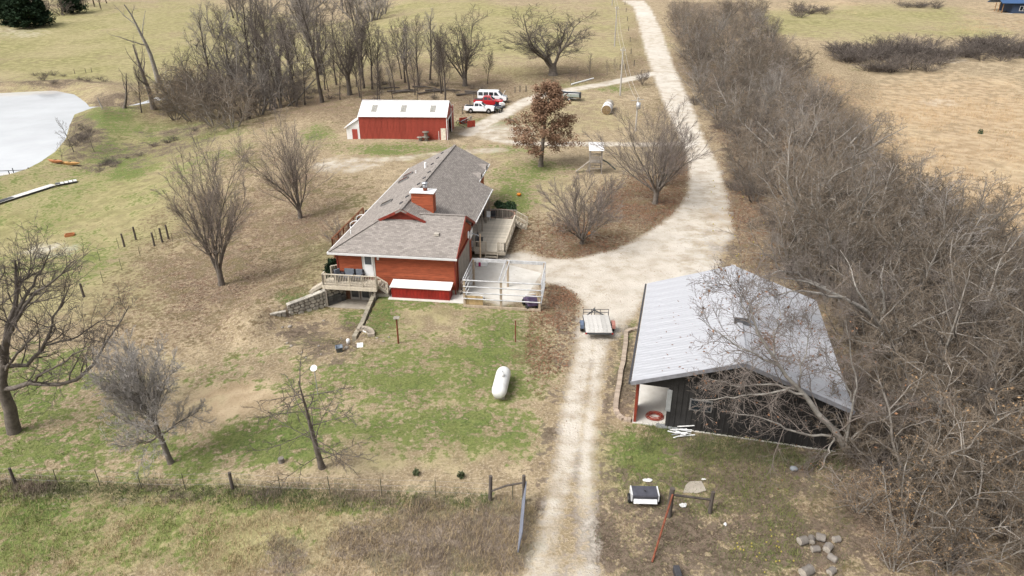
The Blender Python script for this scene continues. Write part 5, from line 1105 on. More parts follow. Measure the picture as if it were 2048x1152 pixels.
# ------------------------------------------------------------------ the big tree leaning over the dark barn, limb by limb from the photo
def onb(u, v, b):                                   # on the upright plane b metres behind the dark barn's front wall
    r = ray(u, v); o_ = np.array([0, 0, CAMH]); t = np.dot(BO.o + BO.b * b - o_, BO.b) / np.dot(r, BO.b); return o_ + r * t
def limb_pts(lst, rng):                              # (u, v, z) at height z, or (u, v, None, y) on the upright plane at distance y
    return np.array([onz(*q) if len(q) == 3 else (onb(q[0], q[1], q[3]) if q[2] == 'b' else ony(q[0], q[1], q[3])) for q in lst])
def resample(P, K):
    d = np.concatenate([[0], np.cumsum(np.linalg.norm(np.diff(P, axis=0), axis=1))]); t = np.linspace(0, d[-1], K + 1)
    return np.stack([np.interp(t, d, P[:, i]) for i in range(3)], -1)
def limb_tree(root_name, label, limbs, seed, mt, mc, lf=None):
    rg = np.random.RandomState(seed); o_ = limb_pts(limbs[0][0][:1], rg)[0]; o_[2] = zat(o_[0], o_[1])
    K = 12; P = np.stack([resample(limb_pts(l, rg), K) for l, r0, r1 in limbs]) - o_; P[:, 1:-1] += rg.randn(len(limbs), K - 1, 3) * .05
    Rr = np.stack([np.linspace(r0, r1, K + 1) for l, r0, r1 in limbs])
    br = [(P, Rr, 0)]
    t = thing(root_name, label, 'tree', o_)
    # side branches
    B = len(limbs); n = 14; tt = .12 + .86 * (np.arange(n)[None] + rg.rand(B, n)) / n; f = tt * K; k0 = np.minimum(f.astype(int), K - 1); bi = np.arange(B)[:, None]
    st = P[bi, k0] + (P[bi, k0 + 1] - P[bi, k0]) * (f - k0)[..., None]; pd = norm(P[bi, k0 + 1] - P[bi, k0]); rr_ = Rr[bi, k0]
    d = norm(pd * .7 + rg.randn(B, n, 3) * .55 + np.array([0, 0, .12])); ln = (1.0 + 2.0 * rg.rand(B, n)) * (1.3 - .6 * tt)
    sel = (rr_ < .2).ravel()
    b2 = grow(seed + 3, dict(start=st.reshape(-1, 3)[sel], dir=d.reshape(-1, 3)[sel], len=ln.ravel()[sel], rad=np.minimum(.05, rr_.ravel()[sel] * .5), K=6, wob=.17, trop=.03, tip=.25), [
        dict(n=8, t0=.12, t1=1, ang=(40, 12), ratio=.5, rr=.5, K=4, wob=.15, trop=.02, tip=.35, rmin=.011), dict(n=5, t0=.1, t1=1, ang=(40, 16), ratio=.55, rr=.55, K=2, wob=.2, trop=0, tip=.6, rmin=.0085)])
    tm, cm, lm, top = tree_meshes(root_name, br + [(p_, r_, l_ + 1) for p_, r_, l_ in b2], mt, mc, 0, lf, seed)
    link('trunk', tm, t); link('crown', cm, t)
    if lm: link('leaves', lm, t)
fewleaf = (420, .075, mat('curled brown leaves', (.26, .14, .08), .85, var=.3, scale=3), .06)
def Bp(u, v, b): return (u, v, 'b', b)
limb_tree('leaning_tree', 'big pale-barked leaning tree arching over the dark barn front', [
    ([Bp(1700, 908, -.3), Bp(1665, 862, -.9), Bp(1640, 830, -1.2), Bp(1600, 780, -1.6), Bp(1570, 745, -1.9), Bp(1545, 715, -2.1), Bp(1515, 660, -2.3), Bp(1498, 605, -2.5)], .2, .02),
    ([Bp(1606, 788, -1.6), Bp(1560, 782, -2.0), Bp(1500, 790, -2.4), Bp(1440, 798, -2.6), Bp(1395, 800, -2.8)], .075, .015),
    ([Bp(1600, 780, -1.6), Bp(1540, 768, -1.5), Bp(1480, 773, -1.3), Bp(1420, 758, -1.2)], .07, .014),
    ([Bp(1660, 872, -.9), Bp(1620, 870, -1.4), Bp(1580, 862, -1.8), Bp(1550, 845, -2.0), Bp(1500, 832, -2.2), Bp(1440, 822, -2.2)], .075, .015),
    ([Bp(1668, 875, -.9), Bp(1655, 905, -1.3), Bp(1642, 935, -1.8), Bp(1632, 965, -2.3)], .055, .02),
    ([Bp(1560, 735, -2.0), Bp(1520, 712, -2.6), Bp(1470, 690, -3.0), Bp(1430, 658, -3.2), Bp(1398, 636, -3.4)], .065, .012),
    ([Bp(1530, 690, -2.2), Bp(1508, 655, -1.6), Bp(1486, 610, -1.2), Bp(1472, 575, -1.0)], .05, .012),
    ([Bp(1545, 715, -2.1), Bp(1548, 670, -1.7), Bp(1560, 630, -1.4), Bp(1556, 588, -1.2)], .05, .012),
    ([Bp(1600, 775, -1.6), Bp(1602, 735, -1.4), Bp(1614, 690, -1.2), Bp(1624, 640, -1.0)], .05, .012),
    ([Bp(1690, 890, -.5), Bp(1702, 830, -.8), Bp(1713, 770, -.9), Bp(1702, 700, -1.0), Bp(1692, 640, -1.1)], .085, .014),
    ([Bp(1706, 805, -.8), Bp(1690, 760, -1.0), Bp(1660, 730, -1.2), Bp(1640, 690, -1.4)], .05, .012),
    ([Bp(1498, 605, -2.5), Bp(1470, 570, -2.8), Bp(1440, 560, -3.0)], .03, .01),
    ([Bp(1700, 880, -.4), Bp(1740, 850, -.3), Bp(1780, 830, -.2), Bp(1830, 800, 0)], .07, .015)], 211, barkpale, twig, fewleaf)
limb_tree('leaning_tree', 'pale-limbed tree reaching over the rear corner of the dark barn roof', [
    ([(1800, 700, 0), (1775, 670, 1.6), (1750, 640, 3.0), (1720, 615, 4.2), (1690, 595, 5.2), (1650, 575, 6.0), (1600, 560, 6.6), (1550, 552, 7.0)], .22, .03),
    ([(1690, 595, 5.2), (1640, 590, 5.8), (1590, 580, 6.3), (1540, 590, 6.6), (1510, 610, 6.8)], .08, .015),
    ([(1650, 575, 6.0), (1600, 548, 6.9), (1560, 540, 7.4), (1510, 560, 7.5)], .08, .015),
    ([(1760, 650, 2.6), (1770, 610, 4.4), (1760, 560, 6.2), (1770, 510, 7.8)], .13, .02),
    ([(1755, 645, 2.8), (1710, 570, 5.8), (1700, 530, 6.8), (1680, 500, 7.6)], .09, .015),
    ([(1780, 675, 1.5), (1850, 640, 3.4), (1920, 610, 4.8), (1980, 600, 5.6)], .12, .02)], 223, barkpale, twig)

yb = float(G(30, 864)[1])
def Y(u, v, dy=0): return (u, v, None, yb + dy)
limb_tree('bare_tree', 'old thick-trunked bare tree with long crooked limbs at the left edge', [
    ([Y(30, 868), Y(20, 820), Y(8, 775), Y(8, 730, .2), Y(12, 680, .4), Y(22, 645, .6), Y(34, 590, 1), Y(30, 520, 1.4)], .40, .05),
    ([Y(14, 800), Y(-20, 760, .4), Y(-50, 700, .8), Y(-70, 620, 1.2), Y(-60, 540, 1.5)], .26, .04),
    ([Y(4, 778), Y(57, 768, -.3), Y(110, 770, -.6), Y(155, 762, -.8), Y(172, 742, -.9), Y(226, 672, -1.2), Y(258, 612, -1.4)], .16, .02),
    ([Y(6, 735), Y(57, 726, .6), Y(92, 690, 1.0), Y(99, 658, 1.2), Y(113, 622, 1.6), Y(140, 570, 2.0)], .14, .02),
    ([Y(10, 690), Y(34, 640, -.5), Y(57, 602, -.8), Y(113, 556, -1.2), Y(150, 520, -1.5)], .13, .02),
    ([Y(20, 650), Y(60, 580, 1.2), Y(90, 530, 1.6), Y(100, 490, 2.0)], .12, .02),
    ([Y(8, 720), Y(-20, 660, -.5), Y(-10, 590, -.9), Y(10, 530, -1.2)], .14, .02),
    ([Y(57, 768, -.3), Y(100, 740, -1.5), Y(160, 700, -2.4), Y(200, 690, -3)], .08, .015),
    ([Y(30, 590, 1), Y(60, 545, 1.8), Y(75, 505, 2.4)], .08, .015),
    ([Y(93, 690, 1.0), Y(150, 675, 1.4), Y(200, 640, 1.8), Y(240, 640, 2)], .07, .015),
    ([Y(12, 740), Y(40, 700, -1.4), Y(80, 660, -2.2), Y(130, 640, -2.8)], .09, .015)], 251, bark, twig)
# ================================================================== vehicles and yard things
tyre = mat('tyre rubber', (.018, .018, .018), .8, var=.2); rim = mat('alloy rim', (.55, .55, .56), .35, metal=.7, var=.05)
def wheels(t, pos, r=.38, w_=.24):
    tm = MB().lathe([(r * .55, -w_ / 2), (r * .92, -w_ / 2), (r, -w_ * .3), (r, w_ * .3), (r * .92, w_ / 2), (r * .55, w_ / 2)], 20).mesh('tyre', tyre); rmm = MB().lathe([(0, -w_ * .42), (r * .3, -w_ * .46), (r * .58, -w_ * .36), (r * .58, w_ * .36), (r * .3, w_ * .46), (0, w_ * .42)], 14).mesh('rim', rim)
    for x, y in pos:
        wh = link('wheel', tm, t, (x, y, r), (0, math.pi / 2, 0)); link('rim', rmm, wh)
def body_profile(prof, wid, taper_z, inset):       # side profile (y,z) closed; points above taper_z lean inward
    m = MB(); n = len(prof); f = lambda z: max(0, z - taper_z) * inset
    vs = [(-wid / 2 + f(z), y, z) for y, z in prof] + [(wid / 2 - f(z), y, z) for y, z in prof]
    m.add(vs, [tuple(range(n)), tuple(range(2 * n - 1, n - 1, -1))] + [(i, n + i, n + (i + 1) % n, (i + 1) % n) for i in range(n)]); return m
def pickup(name, label, paint, p, rz, dark_bed=True):
    t = thing(name, label, 'pickup truck', p, rz)
    pr = [(-2.6, .5), (-2.68, .95), (-2.62, 1.18), (-.95, 1.18), (-.95, 1.12), (.72, 1.18), (2.3, 1.08), (2.55, .95), (2.6, .5), (2.1, .42), (1.95, .8), (1.65, .92), (1.35, .8), (1.2, .4), (-1.05, .4), (-1.2, .8), (-1.5, .92), (-1.8, .8), (-1.95, .42)]
    body_profile(pr, 1.84, .95, .12).build('body', paint, t, bevel=.03)
    cab = [(-.98, 1.14), (-.9, 1.74), (-.7, 1.82), (.12, 1.82), (.32, 1.76), (1.02, 1.16)]
    c = body_profile(cab, 1.78, 1.14, .26).build('cab', paint, t, bevel=.03)
    for s in (-1, 1):
        for y0, y1, y2, y3 in ((.0, .72, .12, .0), (-.82, -.1, -.1, -.78)):
            x = lambda z: s * (.89 - (z - 1.14) * .26 + .006)
            MB().add([(x(1.22), y0, 1.22), (x(1.22), y1, 1.22), (x(1.7), y2 if y0 == 0 else -.1, 1.7), (x(1.7), y3 if y0 == 0 else -.78, 1.7)], [(0, 1, 2, 3)]).build('side_window', glass, c)
        MB().box((s * .72, 2.56, .86), (.3, .1, .2)).build('headlight', mat('headlight glass', (.7, .7, .68), .2), t); MB().box((s * .84, -2.66, .95), (.14, .06, .32)).build('tail_light', mat('red lamp', (.35, .01, .01), .3), t)
        MB().box((s * 1.0, .85, 1.22), (.2, .1, .15)).build('mirror', darkgrey, t)
    MB().add([(-.78, .96, 1.22), (.78, .96, 1.22), (.68, .36, 1.74), (-.68, .36, 1.74)], [(0, 1, 2, 3)]).build('windscreen', glass, c); MB().add([(-.72, -.975, 1.24), (.72, -.975, 1.24), (.62, -.925, 1.68), (-.62, -.925, 1.68)], [(3, 2, 1, 0)]).build('rear_window', glass, c)
    MB().b2((-.78, -2.52, .9), (.78, -1.05, 1.19)).build('bed_liner', black, t)
    for y in (-2.72, 2.62): MB().b2((-.9, y - .07, .45), (.9, y + .07, .66)).build('bumper', darkgrey if y > 0 else galv, t, bevel=.02)
    MB().b2((-.55, 2.57, .7), (.55, 2.62, .98)).build('grille', darkgrey, t)
    wheels(t, [(x, y) for x in (-.8, .8) for y in (-1.5, 1.65)]); return t
carw = mat('white car paint', (.78, .79, .80), .25, var=.02, spec=.5); carr = mat('red car paint', (.40, .015, .02), .25, var=.03, spec=.5)
def onpx(u, v): p = G(u, v); return p
pickup('pickup_truck', 'white extended-cab pickup truck parked at the end of the row', carw, onpx(960, 225), R(-96))
rt = pickup('pickup_truck', 'red pickup truck parked between the white pickup and white van', carr, onpx(978, 212), R(-98))
vt = thing('white_van', 'white van with raised bonnet parked behind the red pickup', 'van', onpx(985, 204), R(-97))
body_profile([(-2.6, .45), (-2.66, 1.9), (-2.5, 2.1), (.9, 2.12), (1.15, 2.0), (1.85, 1.25), (2.6, 1.08), (2.7, .5), (2.2, .4), (2.0, .8), (1.7, .9), (1.4, .8), (1.25, .4), (-1.1, .4), (-1.25, .8), (-1.55, .9), (-1.85, .8), (-2.0, .42)], 1.95, 1.2, .12).build('body', carw, vt, bevel=.03)
for s in (-1, 1):
    for y0, y1 in ((.45, 1.35), (-.5, .3), (-1.5, -.65), (-2.45, -1.65)): MB().add([(s * .965, y0, 1.32), (s * .965, y1, 1.32), (s * .895, y1 - (.5 if y0 == .45 else 0), 1.9), (s * .895, y0, 1.9)], [(0, 1, 2, 3)]).build('side_window', glass, vt)
    MB().box((s * .78, 2.66, .85), (.3, .08, .22)).build('headlight', MATS['headlight glass'], vt)
MB().add([(-.85, 1.84, 1.3), (.85, 1.84, 1.3), (.76, 1.2, 2.0), (-.76, 1.2, 2.0)], [(0, 1, 2, 3)]).build('windscreen', glass, vt); MB().box((0, 2.1, 1.62), (1.6, .9, .05), 0, R(62)).build('bonnet', carw, vt)
MB().b2((-.95, 2.62, .42), (.95, 2.8, .66)).build('bumper', darkgrey, vt); wheels(vt, [(x, y) for x in (-.86, .86) for y in (-1.55, 1.7)])
mw = thing('riding_mower', 'dark blue and white riding mower in front of the red pickup', 'mower', onpx(998, 216), R(-70))
MB().b2((-.5, -.8, .35), (.5, .2, .6)).build('body', mat('navy plastic', (.02, .03, .08), .4), mw, bevel=.05); MB().side([(.1, .4), (1.0, .45), (1.05, .8), (.8, .95), (.1, 1.0)], -.42, .42).build('hood', white, mw, bevel=.06)
MB().b2((-.25, -.55, .6), (.25, -.1, .72)).build('seat', black, mw); MB().b2((-.25, -.6, .7), (.25, -.5, 1.15)).build('seat_back', black, mw); MB().tube([(0, .1, .95), (0, -.1, 1.15)], .025, 6).build('steering_column', black, mw)
MB().b2((-.7, -.3, .15), (.7, .5, .32)).build('mower_deck', darkgrey, mw); wheels(mw, [(-.45, -.6), (.45, -.6)], .28, .22); wheels(mw, [(-.42, .8), (.42, .8)], .2, .16)
av = thing('quad_bike', 'small dark green quad bike parked right of the white pickup', 'quad bike', onpx(997, 224), R(-20))
MB().side([(-.7, .5), (.75, .5), (.8, .72), (.2, .8), (-.1, .72), (-.7, .78)], -.28, .28).build('body', mat('dark green plastic', (.03, .06, .045), .45), av, bevel=.05)
for y in (-.6, .6): MB().box((0, y, .72), (1.0, .55, .05)).build('fender', MATS['dark green plastic'], av, bevel=.02); MB().box((0, y, .8), (.8, .45, .03)).build('rack', galv, av)
MB().box((0, -.15, .85), (.3, .6, .12)).build('seat', black, av, bevel=.04); MB().tube([(-.38, .28, 1.02), (0, .35, .98), (.38, .28, 1.02)], .025, 6).build('handlebar', black, av); wheels(av, [(x, y) for x in (-.45, .45) for y in (-.58, .6)], .28, .22)
im = thing('farm_implement', 'dark tine tractor implement with red ends by the red barn door', 'farm implement', onpx(932, 252), R(-60))
for y in (-.9, 0, .9): MB().bar((-1.3, y, .75), (1.3, y, .75), .1).build('frame_bar', darkgrey, im)
for x in (-1.2, 0, 1.2): MB().bar((x, -.95, .75), (x, .95, .75), .08).build('frame_rail', rust, im)
for i in range(12):
    x = -1.2 + (i % 4) * .8; y = (-.9, 0, .9)[i // 4]; MB().tube([(x, y, .75), (x, y - .25, .5), (x, y - .1, .2), (x, y + .12, .0)], .04, 6).build('tine', black, im)
MB().tube([(-.4, .95, .75), (0, 1.0, 1.5), (.4, .95, .75)], .05, 6).build('hitch', darkgrey, im); MB().tube([(0, 1, 1.5), (0, -.9, .8)], .04, 6).build('brace', galv, im)
for x in (-1.4, 1.5): MB().box((x, .2, .6), (.08, 1.4, 1.0)).build('end_plate', mat('red implement paint', (.36, .05, .03), .5), im)
# boat on trailer under a dark cover
bt = thing('covered_boat', 'pale blue-hulled boat under a dark sagging cover on a trailer', 'boat', onpx(1131, 200), R(75))
st_ = [(-2.6, 1.0, .55), (-1.5, 1.12, .5), (0, 1.15, .5), (1.3, .95, .55), (2.3, .5, .7), (2.9, .04, .95)]
V_ = []; 
for y, hw, zb in st_: V_ += [(-hw, y, 1.35 + .12 * max(0, y)), (-hw * .75, y, .8), (0, y, zb), (hw * .75, y, .8), (hw, y, 1.35 + .12 * max(0, y))]
F_ = [(i * 5 + k, i * 5 + k + 1, (i + 1) * 5 + k + 1, (i + 1) * 5 + k) for i in range(5) for k in range(4)] + [(0, 1, 2, 3, 4)]
MB().add(V_, F_).build('hull', mat('pale blue hull', (.55, .66, .68), .35, var=.05), bt)
V_ = []; 
for y, hw, zb in st_:
    for k in range(7): a = -1 + k / 3; V_.append((hw * .97 * a, y, 1.37 + .12 * max(0, y) + .10 * math.sin(3 * y) * (1 - a * a) - .22 * (1 - a * a)))
MB().add(V_, [(i * 7 + k, i * 7 + k + 1, (i + 1) * 7 + k + 1, (i + 1) * 7 + k) for i in range(5) for k in range(6)]).build('cover', mat('black boat cover', (.022, .026, .03), .6), bt)
MB().tube([(-hw * 1.0, y, 1.36 + .12 * max(0, y)) for y, hw, zb in st_] + [(hw * 1.0, y, 1.36 + .12 * max(0, y)) for y, hw, zb in st_[::-1]], .05, 6).build('gunwale', white, bt)
for x in (-.7, .7): MB().bar((x, -2.2, .45), (x * .2, 3.4, .45), .09).build('trailer_rail', galv, bt)
wheels(bt, [(-1.05, -.9), (1.05, -.9)], .32, .2); MB().box((0, -2.75, 1.0), (.45, .3, 1.1)).build('outboard', darkgrey, bt, bevel=.05)
# hay bales in a row
netm = mat('white bale net wrap', (.62, .61, .60), .7, var=.12, scale=2.5, rand=.2); haym = mat('brown hay', (.23, .16, .085), .95, var=.35, scale=7, bump=.5)
p0 = onpx(1212, 230); p1 = onpx(1222, 207); d = (p1 - p0) / np.linalg.norm(p1 - p0); ang = math.atan2(-d[0], d[1])
for i in range(3):
    q = p0 + d * (.8 + i * 1.56); t = thing('hay_bale', ['nearest white-wrapped round hay bale with brown end showing', 'middle white-wrapped round hay bale of the row of three', 'farthest round hay bale of the row, darker wrap'][i], 'hay bale', (q[0], q[1], zat(q[0], q[1]) - .06), ang, 'round hay bales in a row')
    Mx = Matrix.Translation((0, 0, .85)) @ Matrix.Rotation(math.pi / 2, 4, 'X')
    MB().lathe([(.8, -.74), (.86, -.66), (.87, 0), (.86, .66), (.8, .74)], 22, Mx).build('net_wrap', netm if i < 2 else mat('tan bale wrap', (.38, .34, .28), .8, var=.2), t)
    for s in (-1, 1): MB().lathe([(.81, s * .74), (.5, s * .77), (.2, s * .75), (0, s * .78)], 22, Mx).build('bale_end', haym, t)
# white pipe on the grass
p0, p1 = onpx(1143, 170), onpx(1187, 158); o = MB().tube([(0, 0, .14), tuple(np.array(p1) - np.array(p0) + np.array([0, 0, .14]))], .14, 10).build('drain_pipe', white, loc=p0); tag(o, 'long white drain pipe lying beside the upper side road', 'pipe')
# utility poles and wires
polew = mat_wood('grey utility pole wood', (.44, .41, .37), (.30, .28, .25))
tops = []
for i, (u, v, vt_) in enumerate(((1240, 191, 95), (1229, 93, 12), (1224, 11, -30))):
    p = onpx(u, v); h_ = top_h(p, vt_) if i < 2 else 9.5; t = thing('utility_pole', ['nearest wooden utility pole, beside the hay bales', 'second wooden utility pole, on the hill by the drive', 'farthest utility pole at the top edge'][i], 'utility pole', p)
    MB().tube([(0, 0, -.5), (0, 0, h_ * .5), (0, 0, h_)], [.17, .14, .11], 8).build('pole', polew, t); MB().bar((-.5, 0, h_ - .5), (.5, 0, h_ - .5), .1).build('crossarm', polew, t)
    for x in (-.4, 0, .4): MB().lathe([(.04, h_ - .45), (.06, h_ - .36), (.03, h_ - .28)], 8, Matrix.Translation((x, 0, 0))).build('insulator', white, t)
    tops.append((p[0], p[1], p[2] + h_ - .3))
p = onpx(1271, 262); mp = thing('meter_pole', 'short service pole with grey transformer box by the drive bend', 'service pole', p); hm = top_h(p, 195)
MB().tube([(0, 0, -.4), (0, 0, hm)], .12, 8).build('pole', polew, mp); MB().lathe([(.0, 0), (.34, 0), (.34, .95), (.0, 1.0)], 14, Matrix.Translation((.1, -.3, hm - 1.7))).build('transformer', galv, mp); MB().bar((-1.1, 0, hm - .5), (.9, 0, hm - .3), .06).build('service_arm', galv, mp)
mtop = (p[0], p[1], p[2] + hm - .2)
wirem = mat('pale wire', (.50, .47, .42), .5)
for i, (a, b, lb) in enumerate(((tops[0], tops[1], 'overhead line between the two nearer utility poles'), (tops[1], tops[2], 'overhead line between the two farther utility poles'), (mtop, tops[0], 'overhead service line from the near pole down to the transformer box'))):
    a, b = np.array(a), np.array(b); t = thing('power_line', lb, 'power line', tuple(a))
    for off in (-.35, .35):
        pts = [(tuple((b - a) * k / 14 + np.array([off, 0, -1.1 * 4 * (k / 14) * (1 - k / 14)]))) for k in range(15)]; MB().tube(pts, .022, 4).build('wire', wirem, t)
# playset
pp = onpx(1190, 345); ps = thing('playset', 'grey wooden play tower with white roof and slide', 'playset', pp, R(-2)); hh = top_h(pp, 291)
for x in (-.75, .75):
    for y in (-.75, .75): MB().b2((x - .06, y - .06, 0), (x + .06, y + .06, hh - .35)).build('post', woodgrey, ps)
MB().slab([(-.95, -1.0, hh - .42), (.95, -1.0, hh - .42), (.95, .95, hh + .2), (-.95, .95, hh + .2)], .06).build('roof', mat('white play roof', (.72, .71, .70), .6), ps)
boards(ps, -.8, .8, -.8, .8, 1.5, woodgrey, pitch=.2, name='floor_board')
for y in (-.8, .8):
    for k in range(9): MB().b2((-.75 + k * .18, y - .02, 1.55), (-.66 + k * .18, y + .02, 2.2)).build('slat', woodgrey, ps)
    MB().b2((-.8, y - .04, 2.18), (.8, y + .04, 2.28)).build('rail', woodgrey, ps); MB().b2((-.8, y - .04, .7), (.8, y + .04, .8)).build('rail', woodgrey, ps)
MB().slab([(-.8, -.22, 1.52), (-.8, .22, 1.52), (-2.5, .22, .12), (-2.5, -.22, .12)], .05).build('slide', woodgrey, ps)
MB().tube([(.8, .2, 1.7), (1.6, 0, 1.3), (2.6, -.3, .5)], .1, 8).build('tube_slide', mat('dark tube', (.06, .07, .06), .5), ps)
# propane tank
p = onpx(1003, 782); tk = thing('propane_tank', 'white horizontal propane tank on the front lawn', 'propane tank', (p[0], p[1], p[2]), R(-7))
Mx = Matrix.Translation((0, 0, .68)) @ Matrix.Rotation(math.pi / 2, 4, 'X')
prf = [(.0, -1.42), (.2, -1.40), (.36, -1.30), (.45, -1.12), (.475, -.95), (.475, .95), (.45, 1.12), (.36, 1.30), (.2, 1.40), (0, 1.42)]
tkm = mat('stained white tank paint', (.74, .74, .72), .4, var=.06, scale=2, col2=(.60, .59, .56))
MB().lathe(prf, 24, Mx).build('tank', tkm, tk); MB().lathe([(.17, 1.1), (.2, 1.16), (.19, 1.3), (.1, 1.36), (0, 1.37)], 14).build('valve_dome', tkm, tk)
for y in (-.8, .8): MB().b2((-.32, y - .09, -.05), (.32, y + .09, .3)).build('foot', oldconc, tk)
MB().tube([(.0, .35, 1.12), (0, .45, 1.2), (0, .62, 1.14)], .02, 6).build('pipe', galv, tk)
# trailer
p = onpx(1194, 662); tr = thing('utility_trailer', 'small flatbed utility trailer with grey plank deck on the drive', 'trailer', p, R(-1)); W2, L2 = .95, 1.35
steel = mat('dark steel', (.06, .065, .07), .5, var=.2)
pk = MB().box((0, 0, 0), (2 * W2 / 6 - .012, 2 * L2, .045)).mesh('plank', mat_wood('silver grey planks', (.52, .50, .47), (.36, .345, .32)))
for i in range(6): link('plank', pk, tr, (-W2 + (i + .5) * 2 * W2 / 6, 0, .62))
for s in (-1, 1): MB().b2((s * W2 - .04, -L2 - .03, .5), (s * W2 + .04, L2 + .03, .6)).build('side_rail', steel, tr)
for y in (-L2, 0, L2): MB().b2((-W2, y - .04, .48), (W2, y + .04, .58)).build('crossmember', steel, tr)
for z in (.85, 1.1): MB().tube([(-W2, L2, z), (W2, L2, z)], .025, 6).build('front_rail', steel, tr)
for x in (-W2, W2, -.32, .32): MB().tube([(x, L2, .55), (x, L2, 1.1)], .025, 6).build('rail_post', steel, tr)
for s in (-1, 1): MB().bar((s * .8, L2, .5), (0, L2 + 1.1, .48), .07).build('tongue', steel, tr)
MB().box((0, L2 + 1.1, .5), (.12, .3, .12)).build('coupler', steel, tr); MB().tube([(0, L2 + .8, .1), (0, L2 + .8, .9)], .03, 6).build('jack', steel, tr)
for s, c in ((-1, mat('blue fender', (.10, .13, .19), .5)), (1, mat('rusty fender', (.33, .15, .12), .6))):
    MB().side([(-.42, .42), (-.36, .7), (-.15, .82), (.15, .82), (.36, .7), (.42, .42), (.37, .42), (.32, .67), (.13, .77), (-.13, .77), (-.32, .67), (-.37, .42)], s * 1.02 - (.0 if s > 0 else .26), s * 1.02 + (.26 if s > 0 else 0)).build('fender', c, tr)
    MB().b2((s * W2 - .05, -L2 - .06, .5), (s * W2 + .05, -L2 - .03, .62)).build('tail_light', mat('red lamp', (.35, .01, .01), .3), tr)
wheels(tr, [(-1.14, 0), (1.14, 0)], .32, .2)
# ------------------------------------------------------------------ gate and fences
galvg = mat('blue grey gate steel', (.20, .215, .26), .45, var=.1, metal=.2)
pa, pb = onpx(1045, 1003), onpx(1036, 1108); gt_ = thing('field_gate', 'open grey tubular field gate swung along the drive edge', 'gate', pa, 0); d = np.array(pb) - np.array(pa); d[2] = 0
gl = lambda z: (z - .15) * .16
for k in range(8): z = .15 + k * .16; MB().tube([(gl(z), 0, z), (d[0] + gl(z), d[1], z)], .026, 6).build('gate_rail', galvg, gt_)
for f in (0, .33, .66, 1): MB().tube([(d[0] * f, d[1] * f, .12), (d[0] * f + gl(1.3), d[1] * f, 1.3)], .03, 6).build('upright', galvg, gt_)
def post(u, v, h_, r_, label, mt=wooddark, name='fence_post', group='front pasture fence posts', lean=(0, 0)):
    p = onpx(u, v); t = tag(MB().tube([(0, 0, -.3), (.02, .01, h_ * .5), (0, 0, h_)], [r_, r_ * .9, r_ * .85], 7).build(name, mt, loc=p), label, 'fence post', group); t.rotation_euler = (lean[0], lean[1], rnd.uniform(0, 3)); return p
post(1047, 1004, 1.7, .10, 'dark gate post at the hinge end of the grey gate'); post(980, 1000, 1.5, .11, 'crooked dark brace post left of the gate', lean=(.0, .05))
p1, p2 = onpx(980, 1000), onpx(1046, 1004); o = MB().tube([tuple(np.array((p1[0], p1[1], p1[2] + .55)) - p1), tuple(np.array((p1[0] * .5 + p2[0] * .5, p1[1] * .5 + p2[1] * .5, p1[2] + 1.0)) - p1), tuple(np.array((p2[0], p2[1], p2[2] + 1.25)) - p1)], .05, 6).build('brace_rail', wooddark, loc=p1); tag(o, 'crooked wooden rail bracing the post left of the gate', 'brace rail')
tpost = mat('green brown steel post', (.10, .095, .06), .7, var=.2)
for i, (u, v) in enumerate(((118, 972), (200, 972), (284, 978), (372, 980), (562, 986), (660, 988), (764, 992), (872, 994), (1026, 1000))): post(u, v, 1.15, .025, 'thin steel post in the front pasture fence', tpost, name='steel_post')
post(31, 968, 1.1, .09, 'weathered wooden post at the left end of the front fence'); post(466, 978, 1.1, .10, 'stout wooden post midway along the front fence')
wf = thing('fence_wire', 'thin wire strands of the front pasture fence', 'fence wire', tuple(FENCE[0]))
for z in (.35, .7, 1.05): MB().tube([tuple(np.array(q) - FENCE[0] + np.array([0, 0, z])) for q in FENCE], .006, 3).build('wire', mat('fence wire steel', (.25, .24, .22), .5), wf)
for i, (u, v, h_) in enumerate(((249, 494, 1.5), (272, 480, 1.5), (309, 492, 1.5), (325, 485, 1.6), (337, 478, 1.6), (168, 594, 1.3))): post(u, v, h_, .11, ['left post of the short old gate in the side fence', 'right post of the short old gate in the side fence', 'first of three close posts by the large bare tree', 'second of three close posts by the large bare tree', 'third of three close posts by the large bare tree', 'lone dark post at the near end of the side fence'][i], group='side lawn fence posts')
for u, v in ((238, 497), (200, 522), (157, 543), (244, 540), (207, 566), (281, 513), (313, 478), (346, 484)): post(u, v, 1.15, .025, 'thin steel post in the side lawn fence', tpost, name='steel_post', group='side lawn steel posts')
post(797, 687, 2.0, .07, 'rusty bird-feeder post standing on the lawn near the red storage shed', rust, group='lawn posts'); post(1031, 684, 1.75, .05, 'rusty pipe post on the lawn right of the pen', rust, group='lawn posts')
q = onpx(797, 687); o = MB().box((0, 0, 2.08), (.4, .4, .05)).build('feeder_tray', woodgrey, loc=q); tag(o, 'small wooden tray on top of the rusty lawn post', 'tray')
for i, (u, v) in enumerate(((1268, 132), (1262, 108), (1260, 84), (1257, 62), (1255, 42), (1252, 24), (1250, 10))): post(u, v, 1.3, .1, 'dark fence post in the line beside the upper drive', group='upper drive fence posts')
for i, (u, v) in enumerate(((1240, 140), (1250, 139), (1040, 184), (1052, 184), (1030, 186))): post(u, v, 1.2, .1, 'dark old post beside the upper side road', group='side road posts')
for u, v in ((150, 148), (172, 146), (184, 145), (940, 215), (925, 228), (948, 200), (1000, 190), (870, 194), (890, 192)): post(u, v, 1.3, .08, 'grey post in the old pasture fence behind barn and pond', group='pasture fence posts')
